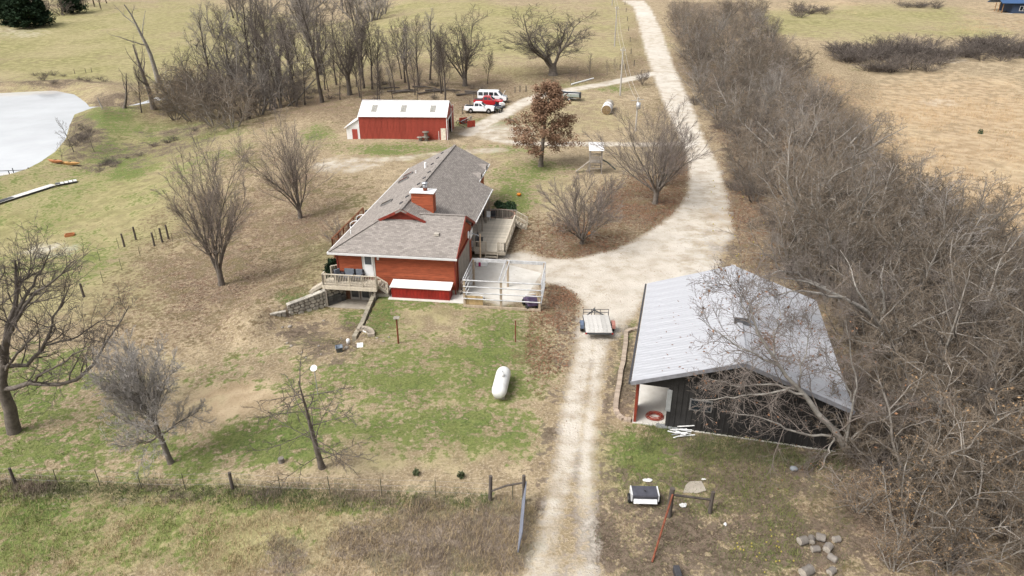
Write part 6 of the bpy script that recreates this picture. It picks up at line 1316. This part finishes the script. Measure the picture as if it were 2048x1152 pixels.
# right brace: two posts, rail, rusty pipe
ra_, rb_ = onpx(1338, 1035), onpx(1420, 1026)
post(1338, 1032, 1.75, .15, 'thick dark corner post right of the drive', group='right gate posts'); post(1420, 1026, 1.35, .11, 'shorter dark post right of the corner post', group='right gate posts')
o = MB().tube([(0, 0, 1.45), tuple(np.array((rb_[0] - ra_[0], rb_[1] - ra_[1], .85)))], .06, 6).build('brace_rail', wooddark, loc=ra_); tag(o, 'dark log rail joining the two posts right of the drive', 'brace rail')
e = onpx(1304, 1126); o = MB().tube([(0, 0, 0.05), tuple(np.array((ra_[0] - e[0], ra_[1] - e[1] - .1, 1.55)))], .05, 8).build('brace_pipe', rust, loc=e); tag(o, 'long rusty pipe leaning from the ground onto the corner post', 'pipe')
# ------------------------------------------------------------------ spreader, rubbish, logs
p = onpx(1287, 1004); sp = thing('lawn_spreader', 'black and white tow-behind lawn spreader on the grass', 'spreader', p, R(-2))
MB().side([(-.32, .35), (.32, .35), (.38, .72), (-.38, .72)], -.62, .62).build('hopper', mat('charcoal cover', (.07, .07, .085), .5), sp, bevel=.02); MB().b2((-.6, -.34, .71), (.6, .34, .74)).build('hopper_cover', mat('charcoal cover', (.07, .07, .085), .5), sp)
MB().slab([(-.58, -.36, .52), (.58, -.36, .52), (.58, -.5, .34), (-.58, -.5, .34)], .03).build('chute', mat('pale grey plastic', (.6, .6, .6), .5), sp)
for s in (-1, 1): MB().b2((s * .66 - .03, -.34, .34), (s * .66 + .03, .34, .76)).build('end_panel', mat('pale grey plastic', (.6, .6, .6), .5), sp)
MB().tube([(0, 0, .75), (0, -.2, .9)], .03, 6).build('lever', black, sp); wheels(sp, [(-.74, 0), (.74, 0)], .24, .12)
def rag(name, label, u, v, r_, mt, cat, sq=(1, .7, .25), seed=0):
    rr = random.Random(seed); p = onpx(u, v); m = MB().ball((0, 0, .05), r_, 14, 8, sq); ph = [rr.uniform(0, 6) for _ in range(4)]
    m.v = [(x * (1 + .16 * math.sin(3.1 * y / r_ + ph[0])) + .12 * y, y * (1 + .2 * math.sin(2.3 * x / r_ + ph[1])), max(-.02, z * (1 + .6 * math.sin(7 * x / r_ + ph[2]) * math.sin(6 * y / r_ + ph[3])))) for x, y, z in m.v]; tag(m.build(name, mt, loc=p), label, cat)
papw = mat('dirty white plastic', (.72, .71, .69), .6, var=.12, scale=6)
rag('plastic_bag', 'white plastic bag on the grass behind the spreader', 1295, 962, .2, papw, 'bag', (1.2, .7, .3), 1); rag('plastic_bag', 'white rubbish in the grass below the two brace posts', 1366, 1012, .2, papw, 'bag', (1, .8, .25), 2)
rag('plastic_scrap', 'small white scrap right of the broken concrete slab', 1407, 960, .09, papw, 'scrap', (1.3, .6, .3), 3); rag('plastic_scrap', 'white scrap near the grey logs, right of brace', 1450, 1050, .1, papw, 'scrap', (.7, 1, .3), 4)
p = onpx(1385, 976); m = MB().prism([(-.6, -.3), (.1, -.42), (.62, -.3), (.6, .36), (.0, .42), (-.3, .2)], 0, .06); tag(m.build('concrete_slab_piece', oldconc, loc=(p[0], p[1], p[2] + .0), rot=(.05, -.04, .1)), 'broken flat concrete piece right of the spreader', 'concrete piece')
p = onpx(1362, 866); sc_ = thing('scrap_pile', 'pile of pale metal strips and pipes by the dark barn wall', 'scrap pile', p)
for i in range(16):
    a = rnd.uniform(-.5, .5); c = (rnd.uniform(-.35, .35), rnd.uniform(-.45, .3), .06 + .02 * i); L_ = rnd.uniform(.5, 1.1); MB().box(c, (L_, .07, .03), a, rnd.uniform(-.1, .1), rnd.uniform(-.12, .12)).build('metal_strip', rnd.choice([galv, white, papw]), sc_)
p = onpx(1340, 856); tag(MB().box((0, 0, .05), (1.6, .35, .08), -BO.yaw).build('sheet_stack', galv, loc=p), 'flat grey metal sheets beside the barn doorway', 'metal sheet')
p = onpx(1512, 876); tag(MB().box((0, 0, .06), (1.4, .4, .12), -BO.yaw + .05).build('timber_board', mat_wood('mossy board', (.30, .26, .14)), loc=p), 'mossy board lying at the foot of the dark barn wall', 'board')
p = onpx(1587, 940); tag(MB().ball((0, 0, .1), .2, 12, 8, (1.1, .9, .6)).build('field_stone', mat('blue grey stone', (.22, .235, .25), .8), loc=p), 'rounded blue-grey stone in the grass under leaning tree', 'stone')
logm = mat('grey cut log', (.24, .215, .19), .95, scale=3, col2=(.12, .105, .09), bump=.5, rand=.15); logend = mat('pale log end', (.36, .32, .27), .9, var=.2, scale=8)
for i, (u, v, L_, r_, a) in enumerate(((1604, 1086, .5, .26, .3), (1622, 1083, .45, .2, 1.2), (1640, 1080, .5, .25, -.4), (1630, 1102, .45, .2, .1), (1655, 1100, .5, .24, .8), (1664, 1120, .5, .2, -.9), (1612, 1148, .7, .3, .5), (1672, 1082, .4, .2, .2), (1662, 1146, .45, .2, .6))):
    L_ *= .8; r_ *= .78; p = onpx(u, v); t = thing('cut_log', 'short grey cut log in the scattered pile at the lower right', 'log', (p[0], p[1], p[2] + r_ * .8), a, 'cut logs at the lower right'); Mx = Matrix.Rotation(math.pi / 2, 4, 'Y')
    lg = MB().lathe([(r_ * .9, -L_ / 2), (r_ * 1.04, -L_ * .3), (r_ * .92, 0), (r_ * 1.02, L_ * .3), (r_ * .9, L_ / 2)], 12, Mx); lg.v = [(x, y * (1 + .14 * math.sin(9 * z / r_ + i)), z * (1 + .12 * math.sin(7 * y / r_ + 2 * i))) for x, y, z in lg.v]; lg.build('bark', logm, t)
    for s in (-1, 1): MB().lathe([(r_ * .95, s * L_ / 2), (0, s * (L_ / 2 + .01))], 12, Mx).build('cut_end', logend, t)
p = onpx(1353, 1152); tag(MB().b2((-.12, -.3, 0), (.16, .3, .35)).build('black_box', darkgrey, loc=p, bevel=.03), 'black box cut off by the bottom edge', 'box')
fruit = mat('yellow green hedge apple', (.42, .35, .08), .75, var=.25, scale=12, bump=.6); fm = MB().ball((0, 0, .04), .045, 8, 6).mesh('hedge_apple', fruit)
rf_ = random.Random(4)
for i in range(50):
    if i < 14: u, v = rf_.gauss(1550, 40), rf_.gauss(1112, 26)
    elif i < 24: u, v = rf_.gauss(1500, 30), rf_.gauss(1100, 20)
    else: u, v = rf_.uniform(1420, 1560), rf_.uniform(330, 520)
    if v > 1150: continue
    p = onpx(u, v); tag(link('hedge_apple', fm, None, p, (0, 0, 0), (1, 1, 1) if i < 24 else (1.5, 1.5, 1.5)), 'yellow-green hedge apple fallen at the lower right' if i < 24 else 'yellow-green hedge apple fallen beside the drive under the hedgerow', 'fruit', 'fallen hedge apples')
rag('plastic_tub_scrap', 'crumpled white cloth below the narrow retaining wall', 735, 663, .3, papw, 'cloth', (1, .8, .4), 7); rag('dark_cloth', 'dark blue cloth heap at the end of the narrow retaining wall', 720, 664, .28, mat('navy cloth', (.03, .04, .07), .9), 'cloth', (.9, .8, .6), 8)
p = onpx(679, 703); tb = thing('plastic_tub', 'grey-blue open plastic tub on the lawn slope', 'tub', p, .3); MB().lathe([(.0, .02), (.26, .02), (.33, .38), (.36, .38), (.35, .42), (.3, .4), (.24, .06), (0, .06)], 4, Matrix.Rotation(.78, 4, 'Z')).build('tub', mat('slate plastic', (.16, .19, .23), .5), tb)
p = onpx(697, 688); tag(MB().lathe([(0, 0), (.13, 0), (.15, .3), (.1, .42), (.05, .45), (0, .46)], 12).build('plastic_jug', papw, loc=p), 'white plastic jug beside the grey tub', 'jug')
p = onpx(720, 691); tag(MB().box((0, 0, .03), (.42, .55, .03), .2, .1).build('board_sheet', white, loc=p), 'square white board lying on the lawn slope', 'panel')
p = onpx(742, 668); cu = MB(); 
for k in range(7): an = -.3 + k * .26; cu.box((.9 * math.cos(an) - .9, 1.0 * math.sin(an), .12), (.5, .3, .22), an)
tag(cu.build('sofa_cushion', mat('tan grey foam', (.34, .29, .23), .95, var=.2), loc=p, rot=(0, 0, .4)), 'curved tan cushion lying above the retaining wall end', 'cushion')
for u, v, s in ((1500, 1130, 3), (845, 700, 5), (564, 917, 6)): pass
p = onpx(563, 925); tag(MB().tube([(0, 0, -.1), (0, 0, .3)], .16, 9).build('tree_stump', logm, loc=p), 'small cut stump left of the dead conifer', 'stump')
p = onpx(636, 790); dsh = thing('satellite_dish', 'white satellite dish on a thin pole behind the dead conifer', 'satellite dish', p); hd = top_h(p, 736)
MB().tube([(0, 0, -.2), (0, 0, hd)], .03, 6).build('pole', galv, dsh); MB().lathe([(0, 0), (.12, .02), (.2, .06), (.215, .06), (.12, .005), (0, -.015)], 16, Matrix.Translation((0, -.05, hd)) @ Matrix.Rotation(R(38), 4, 'X')).build('dish', white, dsh)
# pumpkins
pk_ = mat('orange pumpkin', (.60, .20, .02), .5, var=.1)
for u, v, lb in ((1038, 392, 'orange pumpkin on the grass beyond the large deck'), (1176, 470, 'orange toy lying at the foot of the low spreading tree')):
    p = onpx(u, v); m = MB().ball((0, 0, .2), .26, 16, 8, (1, 1, .75)); m.v = [(x * (1 + .06 * math.cos(8 * math.atan2(y, x))), y * (1 + .06 * math.cos(8 * math.atan2(y, x))), z) for x, y, z in m.v]; o = m.build('pumpkin', pk_, loc=p); tag(o, lb, 'pumpkin'); MB().tube([(0, 0, .38), (.03, 0, .48)], .03, 6).build('stem', tpost, o)
# ------------------------------------------------------------------ pond side
can = mat('orange plastic boat', (.42, .17, .07), .55, var=.1)
def kayak(u, v, a, L_, label, mt):
    p = onpx(u, v); t = thing('kayak', label, 'kayak', (p[0], p[1], p[2] + .1), a); st2 = [(-1, .02, .3), (-.7, .6, .12), (-.3, .95, .03), (.3, .95, .03), (.7, .6, .12), (1, .02, .3)]; V_ = []
    for y, hw, zb in st2: V_ += [(-hw * .38, y * L_ / 2, .34), (-hw * .25, y * L_ / 2, zb), (hw * .25, y * L_ / 2, zb), (hw * .38, y * L_ / 2, .34), (0, y * L_ / 2, .40)]
    MB().add(V_, [(i * 5 + k, i * 5 + (k + 1) % 5, (i + 1) * 5 + (k + 1) % 5, (i + 1) * 5 + k) for i in range(5) for k in range(5)]).build('hull', mt, t)
    MB().lathe([(.2, .37), (.24, .41), (.2, .42), (.17, .36)], 12).build('cockpit', black, t)
kayak(112, 326, R(72), 3.0, 'orange kayak nearer the water on the pond bank', can); kayak(141, 330, R(80), 3.6, 'yellow-orange kayak right of the other on the bank', mat('yellow orange plastic', (.50, .28, .10), .55))
p = onpx(140, 472); sl_ = thing('plastic_sled', 'orange plastic sled lying on the left lawn', 'sled', (p[0], p[1], p[2] + .02), R(-65)); m = MB(); m.b2((-.3, -.45, 0), (.3, .45, .06)); m.build('floor', can, sl_)
for s in (-1, 1): MB().b2((s * .3 - .04, -.45, .0), (s * .3 + .04, .45, .26)).build('side', can, sl_)
for s in (-1, 1): MB().b2((-.3, s * .45 - .04, 0), (.3, s * .45 + .04, .24)).build('end', can, sl_)
a_, b_ = onpx(-30, 417), onpx(108, 373); b2_ = onpx(155, 364); fd = thing('dock_section', 'long pale dock section lying on the left lawn', 'dock section', (a_[0], a_[1], a_[2] + .1)); dp = mat_wood('pale dock planks', (.66, .65, .63), (.5, .49, .47))
for i, (q0, q1) in enumerate(((np.array(a_), np.array(b_)), (np.array(b_) + (np.array(b2_) - np.array(b_)) * .08, np.array(b2_)))):
    dd = q1 - q0; ln = np.linalg.norm(dd[:2]); an = math.atan2(dd[1], dd[0]); n_ = int(ln / .45); pm_ = MB().box((0, 0, .2), (.43, 1.1, .05)).mesh('plank', dp)
    for k in range(n_): q = q0 + dd * (k + .5) / n_ - np.array(a_); link('plank', pm_, fd, (q[0], q[1], q[2]), (0, 0, an))
    c = (q0 + q1) / 2 - np.array(a_); MB().box((c[0], c[1], c[2] + .08), (ln, .9, .18), an).build('float', darkgrey, fd)
dkp = onz(-40, 358, POND_Z); e = onz(58, 346, POND_Z + .6); dkk = thing('pond_dock', 'small dark dock with rail reaching over the white pond at the left edge', 'dock', (e[0], e[1], POND_Z), math.atan2(dkp[1] - e[1], dkp[0] - e[0]))
boards(dkk, 0, 7, -.6, .6, .55, mat_wood('bleached dock boards', (.60, .58, .55)), pitch=.2, along='y', name='dock_board')
for x in (.2, 2.4, 4.6, 6.8):
    for y in (-.62, .62): MB().tube([(x, y, -1.5), (x, y, 1.3)], .06, 6).build('post', black, dkk)
MB().bar((.2, .62, 1.25), (6.8, .62, 1.25), .07).build('rail', black, dkk)
o = onpx(205, 217); tag(MB().tube([(0, 0, 0), (-.5, .3, 1.3), (-.7, .4, 2.2)], [.16, .12, .08], 7).build('dead_stub', barkpale, loc=o), 'white dead stub standing in the water at the creek mouth', 'dead stub')
# ------------------------------------------------------------------ shrubs, plants
p = HO.w(-10.5, .9, 0); plant('cedar', (p[0], p[1], zat(p[0], p[1])), 2.3, 'dark evergreen shrub at the front left house corner', cat='shrub', name='evergreen_shrub', sx=1.3)
p = HO.w(-13.4, 10.5, 0); plant('shrub', (p[0], p[1], zat(p[0], p[1])), 2.9, 'rounded brown bare bush beside the dark red deck', cat='shrub', name='shrub', sx=1.1)
leafg = mat('dark green leaves', (.035, .075, .03), .6, var=.35, scale=5)
def leafy(label, loc, r_, n, mt, name='garden_plant', h=.6):
    rg = np.random.RandomState(int(abs(loc[0] * 100)) + 3); c = norm(rg.randn(n, 3)) * r_ * (rg.rand(n, 1) ** .4); c[:, 2] = np.abs(c[:, 2]) * h / r_ + .05; u = norm(rg.randn(n, 3)); v = norm(np.cross(u, rg.randn(n, 3))); s = .13
    V = np.stack([c - u * s, c + v * s * .5, c + u * s, c - v * s * .5], 1).reshape(-1, 3); t = thing(name, label, 'plant', loc); link('leaves', np_mesh('leaves', V, np.arange(n * 4).reshape(-1, 4), mt), t)
    for k in range(5): MB().tube([(0, 0, 0), (r_ * .5 * math.cos(k * 1.3), r_ * .5 * math.sin(k * 1.3), h * .8)], .012, 4).build('stem', tpost, t)
for i, (a, b, r_) in enumerate(((.9, 21.8, .8), (1.6, 22.6, .7), (.3, 22.7, .6), (1.9, 21.4, .5))):
    p = HO.w(a, b); leafy(['dark green bushy plant just behind the brick planting bed', 'dark green plant at the right of the garden bed', 'small plant by the far house wall', 'low plant at the outer rim of garden bed'][i], (p[0], p[1], zat(p[0], p[1])), r_, 260, leafg)
for u, v in ((833, 950), (922, 954)): q = onpx(u, v); leafy('small dark evergreen seedling on the dry front lawn, ' + ('left of the pair' if u < 900 else 'right of the pair'), q, .17, 50, mat('olive leaves', (.07, .085, .035), .7, var=.3, scale=5), 'seedling', .32)
q = onpx(1960, 268); leafy('small dark green cedar seedling in the tan hay field', q, .4, 90, leafg, 'seedling', .8)
rs_ = random.Random(12)
def shrubs(n, fu, lab, grp, h0, h1, sx=1.3):
    for i in range(n):
        u, v = fu(); q = onpx(u, v); plant('shrub', q, rs_.uniform(h0, h1), lab, cat='shrub', name='shrub', group=grp, rz=rs_.uniform(0, 6), sx=sx)
def band():
    u = rs_.uniform(1670, 2060); c = np.interp(u, [1660, 1740, 1850, 1950, 2050], [108, 118, 118, 104, 98]); hw = np.interp(u, [1660, 1740, 1850, 1950, 2050], [6, 30, 28, 22, 22]); return u, c + rs_.uniform(-hw, hw)
shrubs(95, band, 'dark low shrub in the brush band across the hay field', 'brush band in the hay field', 2.2, 4.2, 1.9)
shrubs(16, lambda: (rs_.uniform(1570, 1650), rs_.uniform(14, 36)), 'dark shrub in the small brush patch at the top of the hay field', 'upper brush patch', 1.5, 2.8, 1.9); shrubs(10, lambda: (rs_.uniform(1790, 1880), rs_.uniform(10, 20)), 'shrub in the far right brush strip at the top', 'far brush strip', 1.5, 2.5, 1.9)
shrubs(14, lambda: (lambda t: (170 - 30 * t + rs_.uniform(-4, 26), 235 + 60 * t))(rs_.random()), 'reddish bare shrub on the pond bank', 'pond bank shrubs', .8, 1.6); shrubs(12, lambda: (rs_.uniform(60, 210), rs_.uniform(150, 168)), 'brown shrub on the far pond shore', 'far shore shrubs', .8, 1.5, 1.6)
shrubs(18, lambda: (lambda t: (180 + 230 * t, 344 - 85 * t + rs_.uniform(-6, 6)))(rs_.random()), 'low brown weed clump along the ditch below the pond lawn', 'ditch weeds', .5, 1.1, 1.6)
shrubs(26, lambda: (rs_.uniform(560, 1000), rs_.uniform(168, 200)), 'low brown brush under the creek-side trees', 'creek undergrowth', .7, 1.6, 1.5)
# fallen logs behind the red barn
for i in range(12):
    q = onpx(rs_.uniform(770, 960), rs_.uniform(176, 192)); L_ = rs_.uniform(2.5, 6); a = rs_.uniform(-.5, .5)
    tag(MB().tube([(-L_ / 2, 0, .2), (0, .2, .35), (L_ / 2, .1, .25)], [.2, .16, .09], 6).build('fallen_log', wooddark, loc=q, rot=(0, 0, a)), 'dark fallen log in the brush pile behind the red barn', 'log', 'fallen logs behind the barn')
# ------------------------------------------------------------------ loose ground cover (uncountable)
def scatter_xy(n, polypx, seed):
    poly = GP(polypx); rg = np.random.RandomState(seed); xs = [p[0] for p in poly]; ys = [p[1] for p in poly]; out = []
    while sum(len(o_) for o_ in out) < n:
        y = rg.uniform(min(ys), max(ys), n * 2); x = rg.uniform(min(xs), max(xs), n * 2); k = sdf(poly, x, y) < 0; out.append(np.stack([x[k], y[k]], -1))
    return np.concatenate(out)[:n], rg
def leaves_mesh(XY, rg, size, mt, name):
    n = len(XY); z = gz(XY[:, 0], XY[:, 1]) + .03; c = np.stack([XY[:, 0], XY[:, 1], z], -1); a = rg.rand(n) * 6.28; s = size * (.6 + .8 * rg.rand(n))
    u = np.stack([np.cos(a), np.sin(a), rg.randn(n) * .35], -1) * s[:, None]; v = np.stack([-np.sin(a), np.cos(a), rg.randn(n) * .35], -1) * s[:, None] * .6
    V = np.stack([c - u, c + v, c + u, c - v], 1).reshape(-1, 3); V[:, 2] += rg.rand(len(V)) * .02
    o = link(name, np_mesh(name, V, np.arange(n * 4).reshape(-1, 4), mt)); return o
def leafmat(name, c1, c2):
    m = mat(name, c1, .85, scale=14, col2=c2, coord='Object', spec=.15); return m
L1 = leafmat('fallen leaves russet', (.27, .15, .09), (.10, .055, .035)); L2_ = leafmat('fallen leaves tan', (.42, .32, .22), (.20, .14, .095))
def litter(n, poly, seed, size, mt, thr=.25):
    XY, rg = scatter_xy(n, poly, seed); m = masks(XY[:, 0], XY[:, 1]); k = (m['leaf'] * (1.15 - thr) > rg.rand(n) ** .8) & (m['gravel'] < .25 + .4 * rg.rand(n) + .4 * (rg.rand(n) < .1)) & (fbm(XY[:, 0], XY[:, 1], 2.2, seed + 60) > -.55 + .5 * rg.rand(n))
    o = leaves_mesh(XY[k], rg, size, mt, 'fallen_leaves'); tag(o, kind='stuff')
litter(24000, [(1020, 420), (1380, 300), (1400, 430), (1240, 520), (1020, 520)], 5, .085, L1); litter(22000, [(300, 400), (660, 330), (690, 560), (500, 680), (200, 700)], 6, .06, L2_); litter(9000, [(1050, 560), (1170, 560), (1170, 760), (1050, 800)], 7, .075, L1, .15)
litter(26000, [(1190, 880), (1760, 850), (1900, 1190), (1190, 1190)], 8, .036, leafmat('fallen leaves dark', (.21, .155, .115), (.085, .06, .045)), .1); litter(20000, [(1400, 250), (1560, 250), (1720, 560), (1500, 560)], 9, .08, L1)
XY, rg = scatter_xy(2200, [(930, 512), (1480, 300), (1490, 540), (1250, 660), (1180, 900), (1110, 900), (1150, 600)], 10); o = leaves_mesh(XY, rg, .034, L1, 'fallen_leaves'); tag(o, kind='stuff')
def tufts(XY, rg, h0, h1, blades, wid, mt, name, spread=.12, stiff=.35):
    n = len(XY); c = np.repeat(np.concatenate([XY, gz(XY[:, 0], XY[:, 1])[:, None]], 1), blades, 0); N = len(c); c[:, :2] += rg.randn(N, 2) * spread
    a = rg.rand(N) * 6.28; h = np.repeat(h0 + (h1 - h0) * rg.rand(n), blades) * (.6 + .7 * rg.rand(N)); ln = rg.rand(N) * stiff + .1; d = np.stack([np.cos(a) * ln, np.sin(a) * ln, np.ones(N)], -1) * h[:, None]; s = np.stack([-np.sin(a), np.cos(a), np.zeros(N)], -1) * wid
    c[:, 2] -= .02; V = np.stack([c - s, c + s, c + d], 1).reshape(-1, 3); o = link(name, np_mesh(name, V, None, mt, tri=np.arange(N * 3).reshape(-1, 3))); tag(o, kind='stuff'); return o
gg = mat('green grass blades', (.13, .17, .05), .8, scale=2.5, col2=(.22, .21, .08), spec=.15); gd_ = mat('dry grass blades', (.44, .34, .20), .85, scale=2.5, col2=(.27, .20, .115), spec=.1); gw_ = mat('grey dead weeds', (.25, .20, .155), .9, scale=2.5, col2=(.13, .10, .08), spec=.1); gdk = mat('dark green weeds', (.075, .095, .04), .85, scale=2.5, col2=(.14, .14, .065), spec=.15)
def tuft_where(n, poly, seed, key, thr, *a, **k):
    XY, rg = scatter_xy(n, poly, seed); m = masks(XY[:, 0], XY[:, 1]); sel = (m[key] > thr + .5 * (rg.rand(n) - .5)) & (m['gravel'] < .3) & (fbm(XY[:, 0], XY[:, 1], 1.6, seed + 70) > -.5 + .7 * rg.rand(n)); tufts(XY[sel], rg, *a, **k)
front = [(-60, 640), (700, 640), (1130, 600), (1130, 1190), (-60, 1190)]
tuft_where(26000, front, 21, 'green', .5, .05, .13, 5, .016, gg, 'green_grass'); tuft_where(9000, [(1190, 850), (1600, 850), (1600, 1190), (1190, 1190)], 22, 'green', .45, .08, .2, 5, .014, gg, 'green_grass')
XY, rg = scatter_xy(16000, front, 23); m_ = masks(XY[:, 0], XY[:, 1]); sel = (m_['green'] < .5) & (m_['gravel'] < .3) & (fbm(XY[:, 0], XY[:, 1], 1.5, 33) > 0); tufts(XY[sel], rg, .04, .10, 4, .012, gd_, 'dry_grass')
XY, rg = scatter_xy(7000, [(-60, 985), (1010, 1010), (1050, 1190), (-60, 1190)], 24); m_ = masks(XY[:, 0], XY[:, 1]); nz_ = fbm(XY[:, 0], XY[:, 1], 2.5, 34); sel = (m_['grey'] < .5) & (nz_ > -.1 + .3 * rg.rand(len(XY))); tufts(XY[sel], rg, .08, .24, 6, .013, gd_, 'tall_dry_grass', .12, .9)
sel = (m_['grey'] < .5) & (nz_ < -.25); tufts(XY[sel], rg, .06, .2, 6, .014, gg, 'green_grass', .12, .9)
tuft_where(7500, [(540, 985), (1075, 985), (1060, 1200), (540, 1200)], 25, 'grey', .5, .08, .24, 8, .010, gw_, 'dead_weeds', .2, 1.1)
tuft_where(1800, [(540, 985), (1075, 985), (1060, 1200), (540, 1200)], 29, 'grey', .45, .12, .3, 8, .012, gd_, 'tall_dry_grass', .16, .9)
fx = np.array(FENCEXY); rg = np.random.RandomState(26); n_ = 4200; k_ = rg.randint(0, len(fx) - 1, n_); t_ = rg.rand(n_, 1); XY = fx[k_] * (1 - t_) + fx[k_ + 1] * t_; wv = fbm(XY[:, 0], XY[:, 1] * 0, 2.6, 42); XY = XY + np.stack([rg.randn(n_) * .1, rg.randn(n_) * .42 - .25], -1); nz_ = fbm(XY[:, 0], XY[:, 1], 2.4, 41)
hf = np.clip(.75 + .6 * wv, .35, 1.0); sel = (nz_ > -.3) & (rg.rand(n_) < hf); s2 = (nz_ < -.1) & (rg.rand(n_) < .7 * hf)
tufts(XY[sel], rg, .04, .19, 8, .014, gdk, 'fence_weeds', .16, 1.1); tufts(XY[s2], rg, .12, .34, 8, .012, gw_, 'dead_weeds', .16, .9)  # dark fence-line weeds, kept continuous to stand in for slight ground shadow too
XY, rg = scatter_xy(2600, [(1290, 850), (1700, 880), (1680, 940), (1500, 930), (1290, 905)], 27); sel = fbm(XY[:, 0], XY[:, 1], 1.8, 43) > -.3 + .6 * rg.rand(len(XY)); tufts(XY[sel], rg, .08, .26, 7, .014, gdk, 'green_grass', .14, .9)
XY, rg = scatter_xy(30000, [(1560, 20), (2080, 40), (2080, 640), (1760, 400)], 28); m_ = masks(XY[:, 0], XY[:, 1]); sel = (m_['ochre'] > .2 + .6 * rg.rand(len(XY))) & (fbm(XY[:, 0], XY[:, 1], 5, 44) > -.4 + .8 * rg.rand(len(XY))); tufts(XY[sel], rg, .15, .45, 4, .03, mat('tan prairie grass', (.56, .42, .26), .9, scale=.12, col2=(.43, .30, .165), spec=.1), 'prairie_grass', .35, .8)

XY, rg = scatter_xy(2600, [(-60, 985), (1010, 1010), (1050, 1190), (-60, 1190)], 51); tufts(XY, rg, .18, .42, 3, .008, gd_, 'tall_dry_grass', .2, .9)
XY, rg = scatter_xy(2400, [(1190, 850), (1700, 880), (1700, 1190), (1190, 1190)], 52); m_ = masks(XY[:, 0], XY[:, 1]); tufts(XY[m_['gravel'] < .2], rg, .06, .22, 5, .011, gdk, 'fence_weeds', .16, 1.0)
XY, rg = scatter_xy(9000, [(0, 330), (420, 250), (640, 560), (200, 720), (0, 720)], 53); m_ = masks(XY[:, 0], XY[:, 1]); sel = fbm(XY[:, 0], XY[:, 1], 3, 61) > -.2 + .5 * rg.rand(len(XY)); tufts(XY[sel], rg, .06, .16, 4, .02, gd_, 'dry_grass', .2, 1.0)

# leaf and twig debris caught on the barn roof
rg = np.random.RandomState(71); n_ = 520; a_ = np.concatenate([rg.normal(7.1, .35, 260), rg.uniform(5.8, 11, 200), rg.uniform(.5, 5, 60)]); b_ = np.concatenate([rg.normal(3.4, .8, 260), rg.uniform(0, 9, 260)])
zz_ = RZ2 + .075 - (RZ2 - EZ2) * np.abs(a_ - BW / 2) / (BW / 2); W_ = BO.o[None] + BO.a[None] * a_[:, None] + BO.b[None] * b_[:, None]; W_[:, 2] = zz_ + .03; an_ = rg.rand(n_) * 6.28; s_ = .03 + .06 * rg.rand(n_)
u_ = np.stack([np.cos(an_), np.sin(an_), rg.randn(n_) * .2], -1) * s_[:, None] * 1.4; v_ = np.stack([-np.sin(an_), np.cos(an_), rg.randn(n_) * .2], -1) * s_[:, None] * .5
o = link('fallen_leaves', np_mesh('fallen_leaves', np.stack([W_ - u_, W_ + v_, W_ + u_, W_ - v_], 1).reshape(-1, 3), np.arange(n_ * 4).reshape(-1, 4), L1)); tag(o, kind='stuff')
# small stones on the slope below the deck
rs2 = random.Random(8); rkm = mat('pale field stone', (.36, .32, .27), .9, var=.25, rand=.2)
for i in range(16):
    q = onpx(rs2.uniform(560, 790), rs2.uniform(632, 720)); r_ = rs2.uniform(.07, .16); m = MB().ball((0, 0, r_ * .3), r_, 8, 6, (1.2, .9, .6)); ph = rs2.uniform(0, 6); m.v = [(x * (1 + .2 * math.sin(9 * y / r_ * .3 + ph)), y * (1 + .2 * math.sin(8 * z / r_ * .3 + ph)), z) for x, y, z in m.v]
    tag(m.build('field_stone', rkm, loc=q, rot=(0, 0, ph)), 'small pale stone scattered on the slope below the front deck', 'stone', 'stones below the deck')
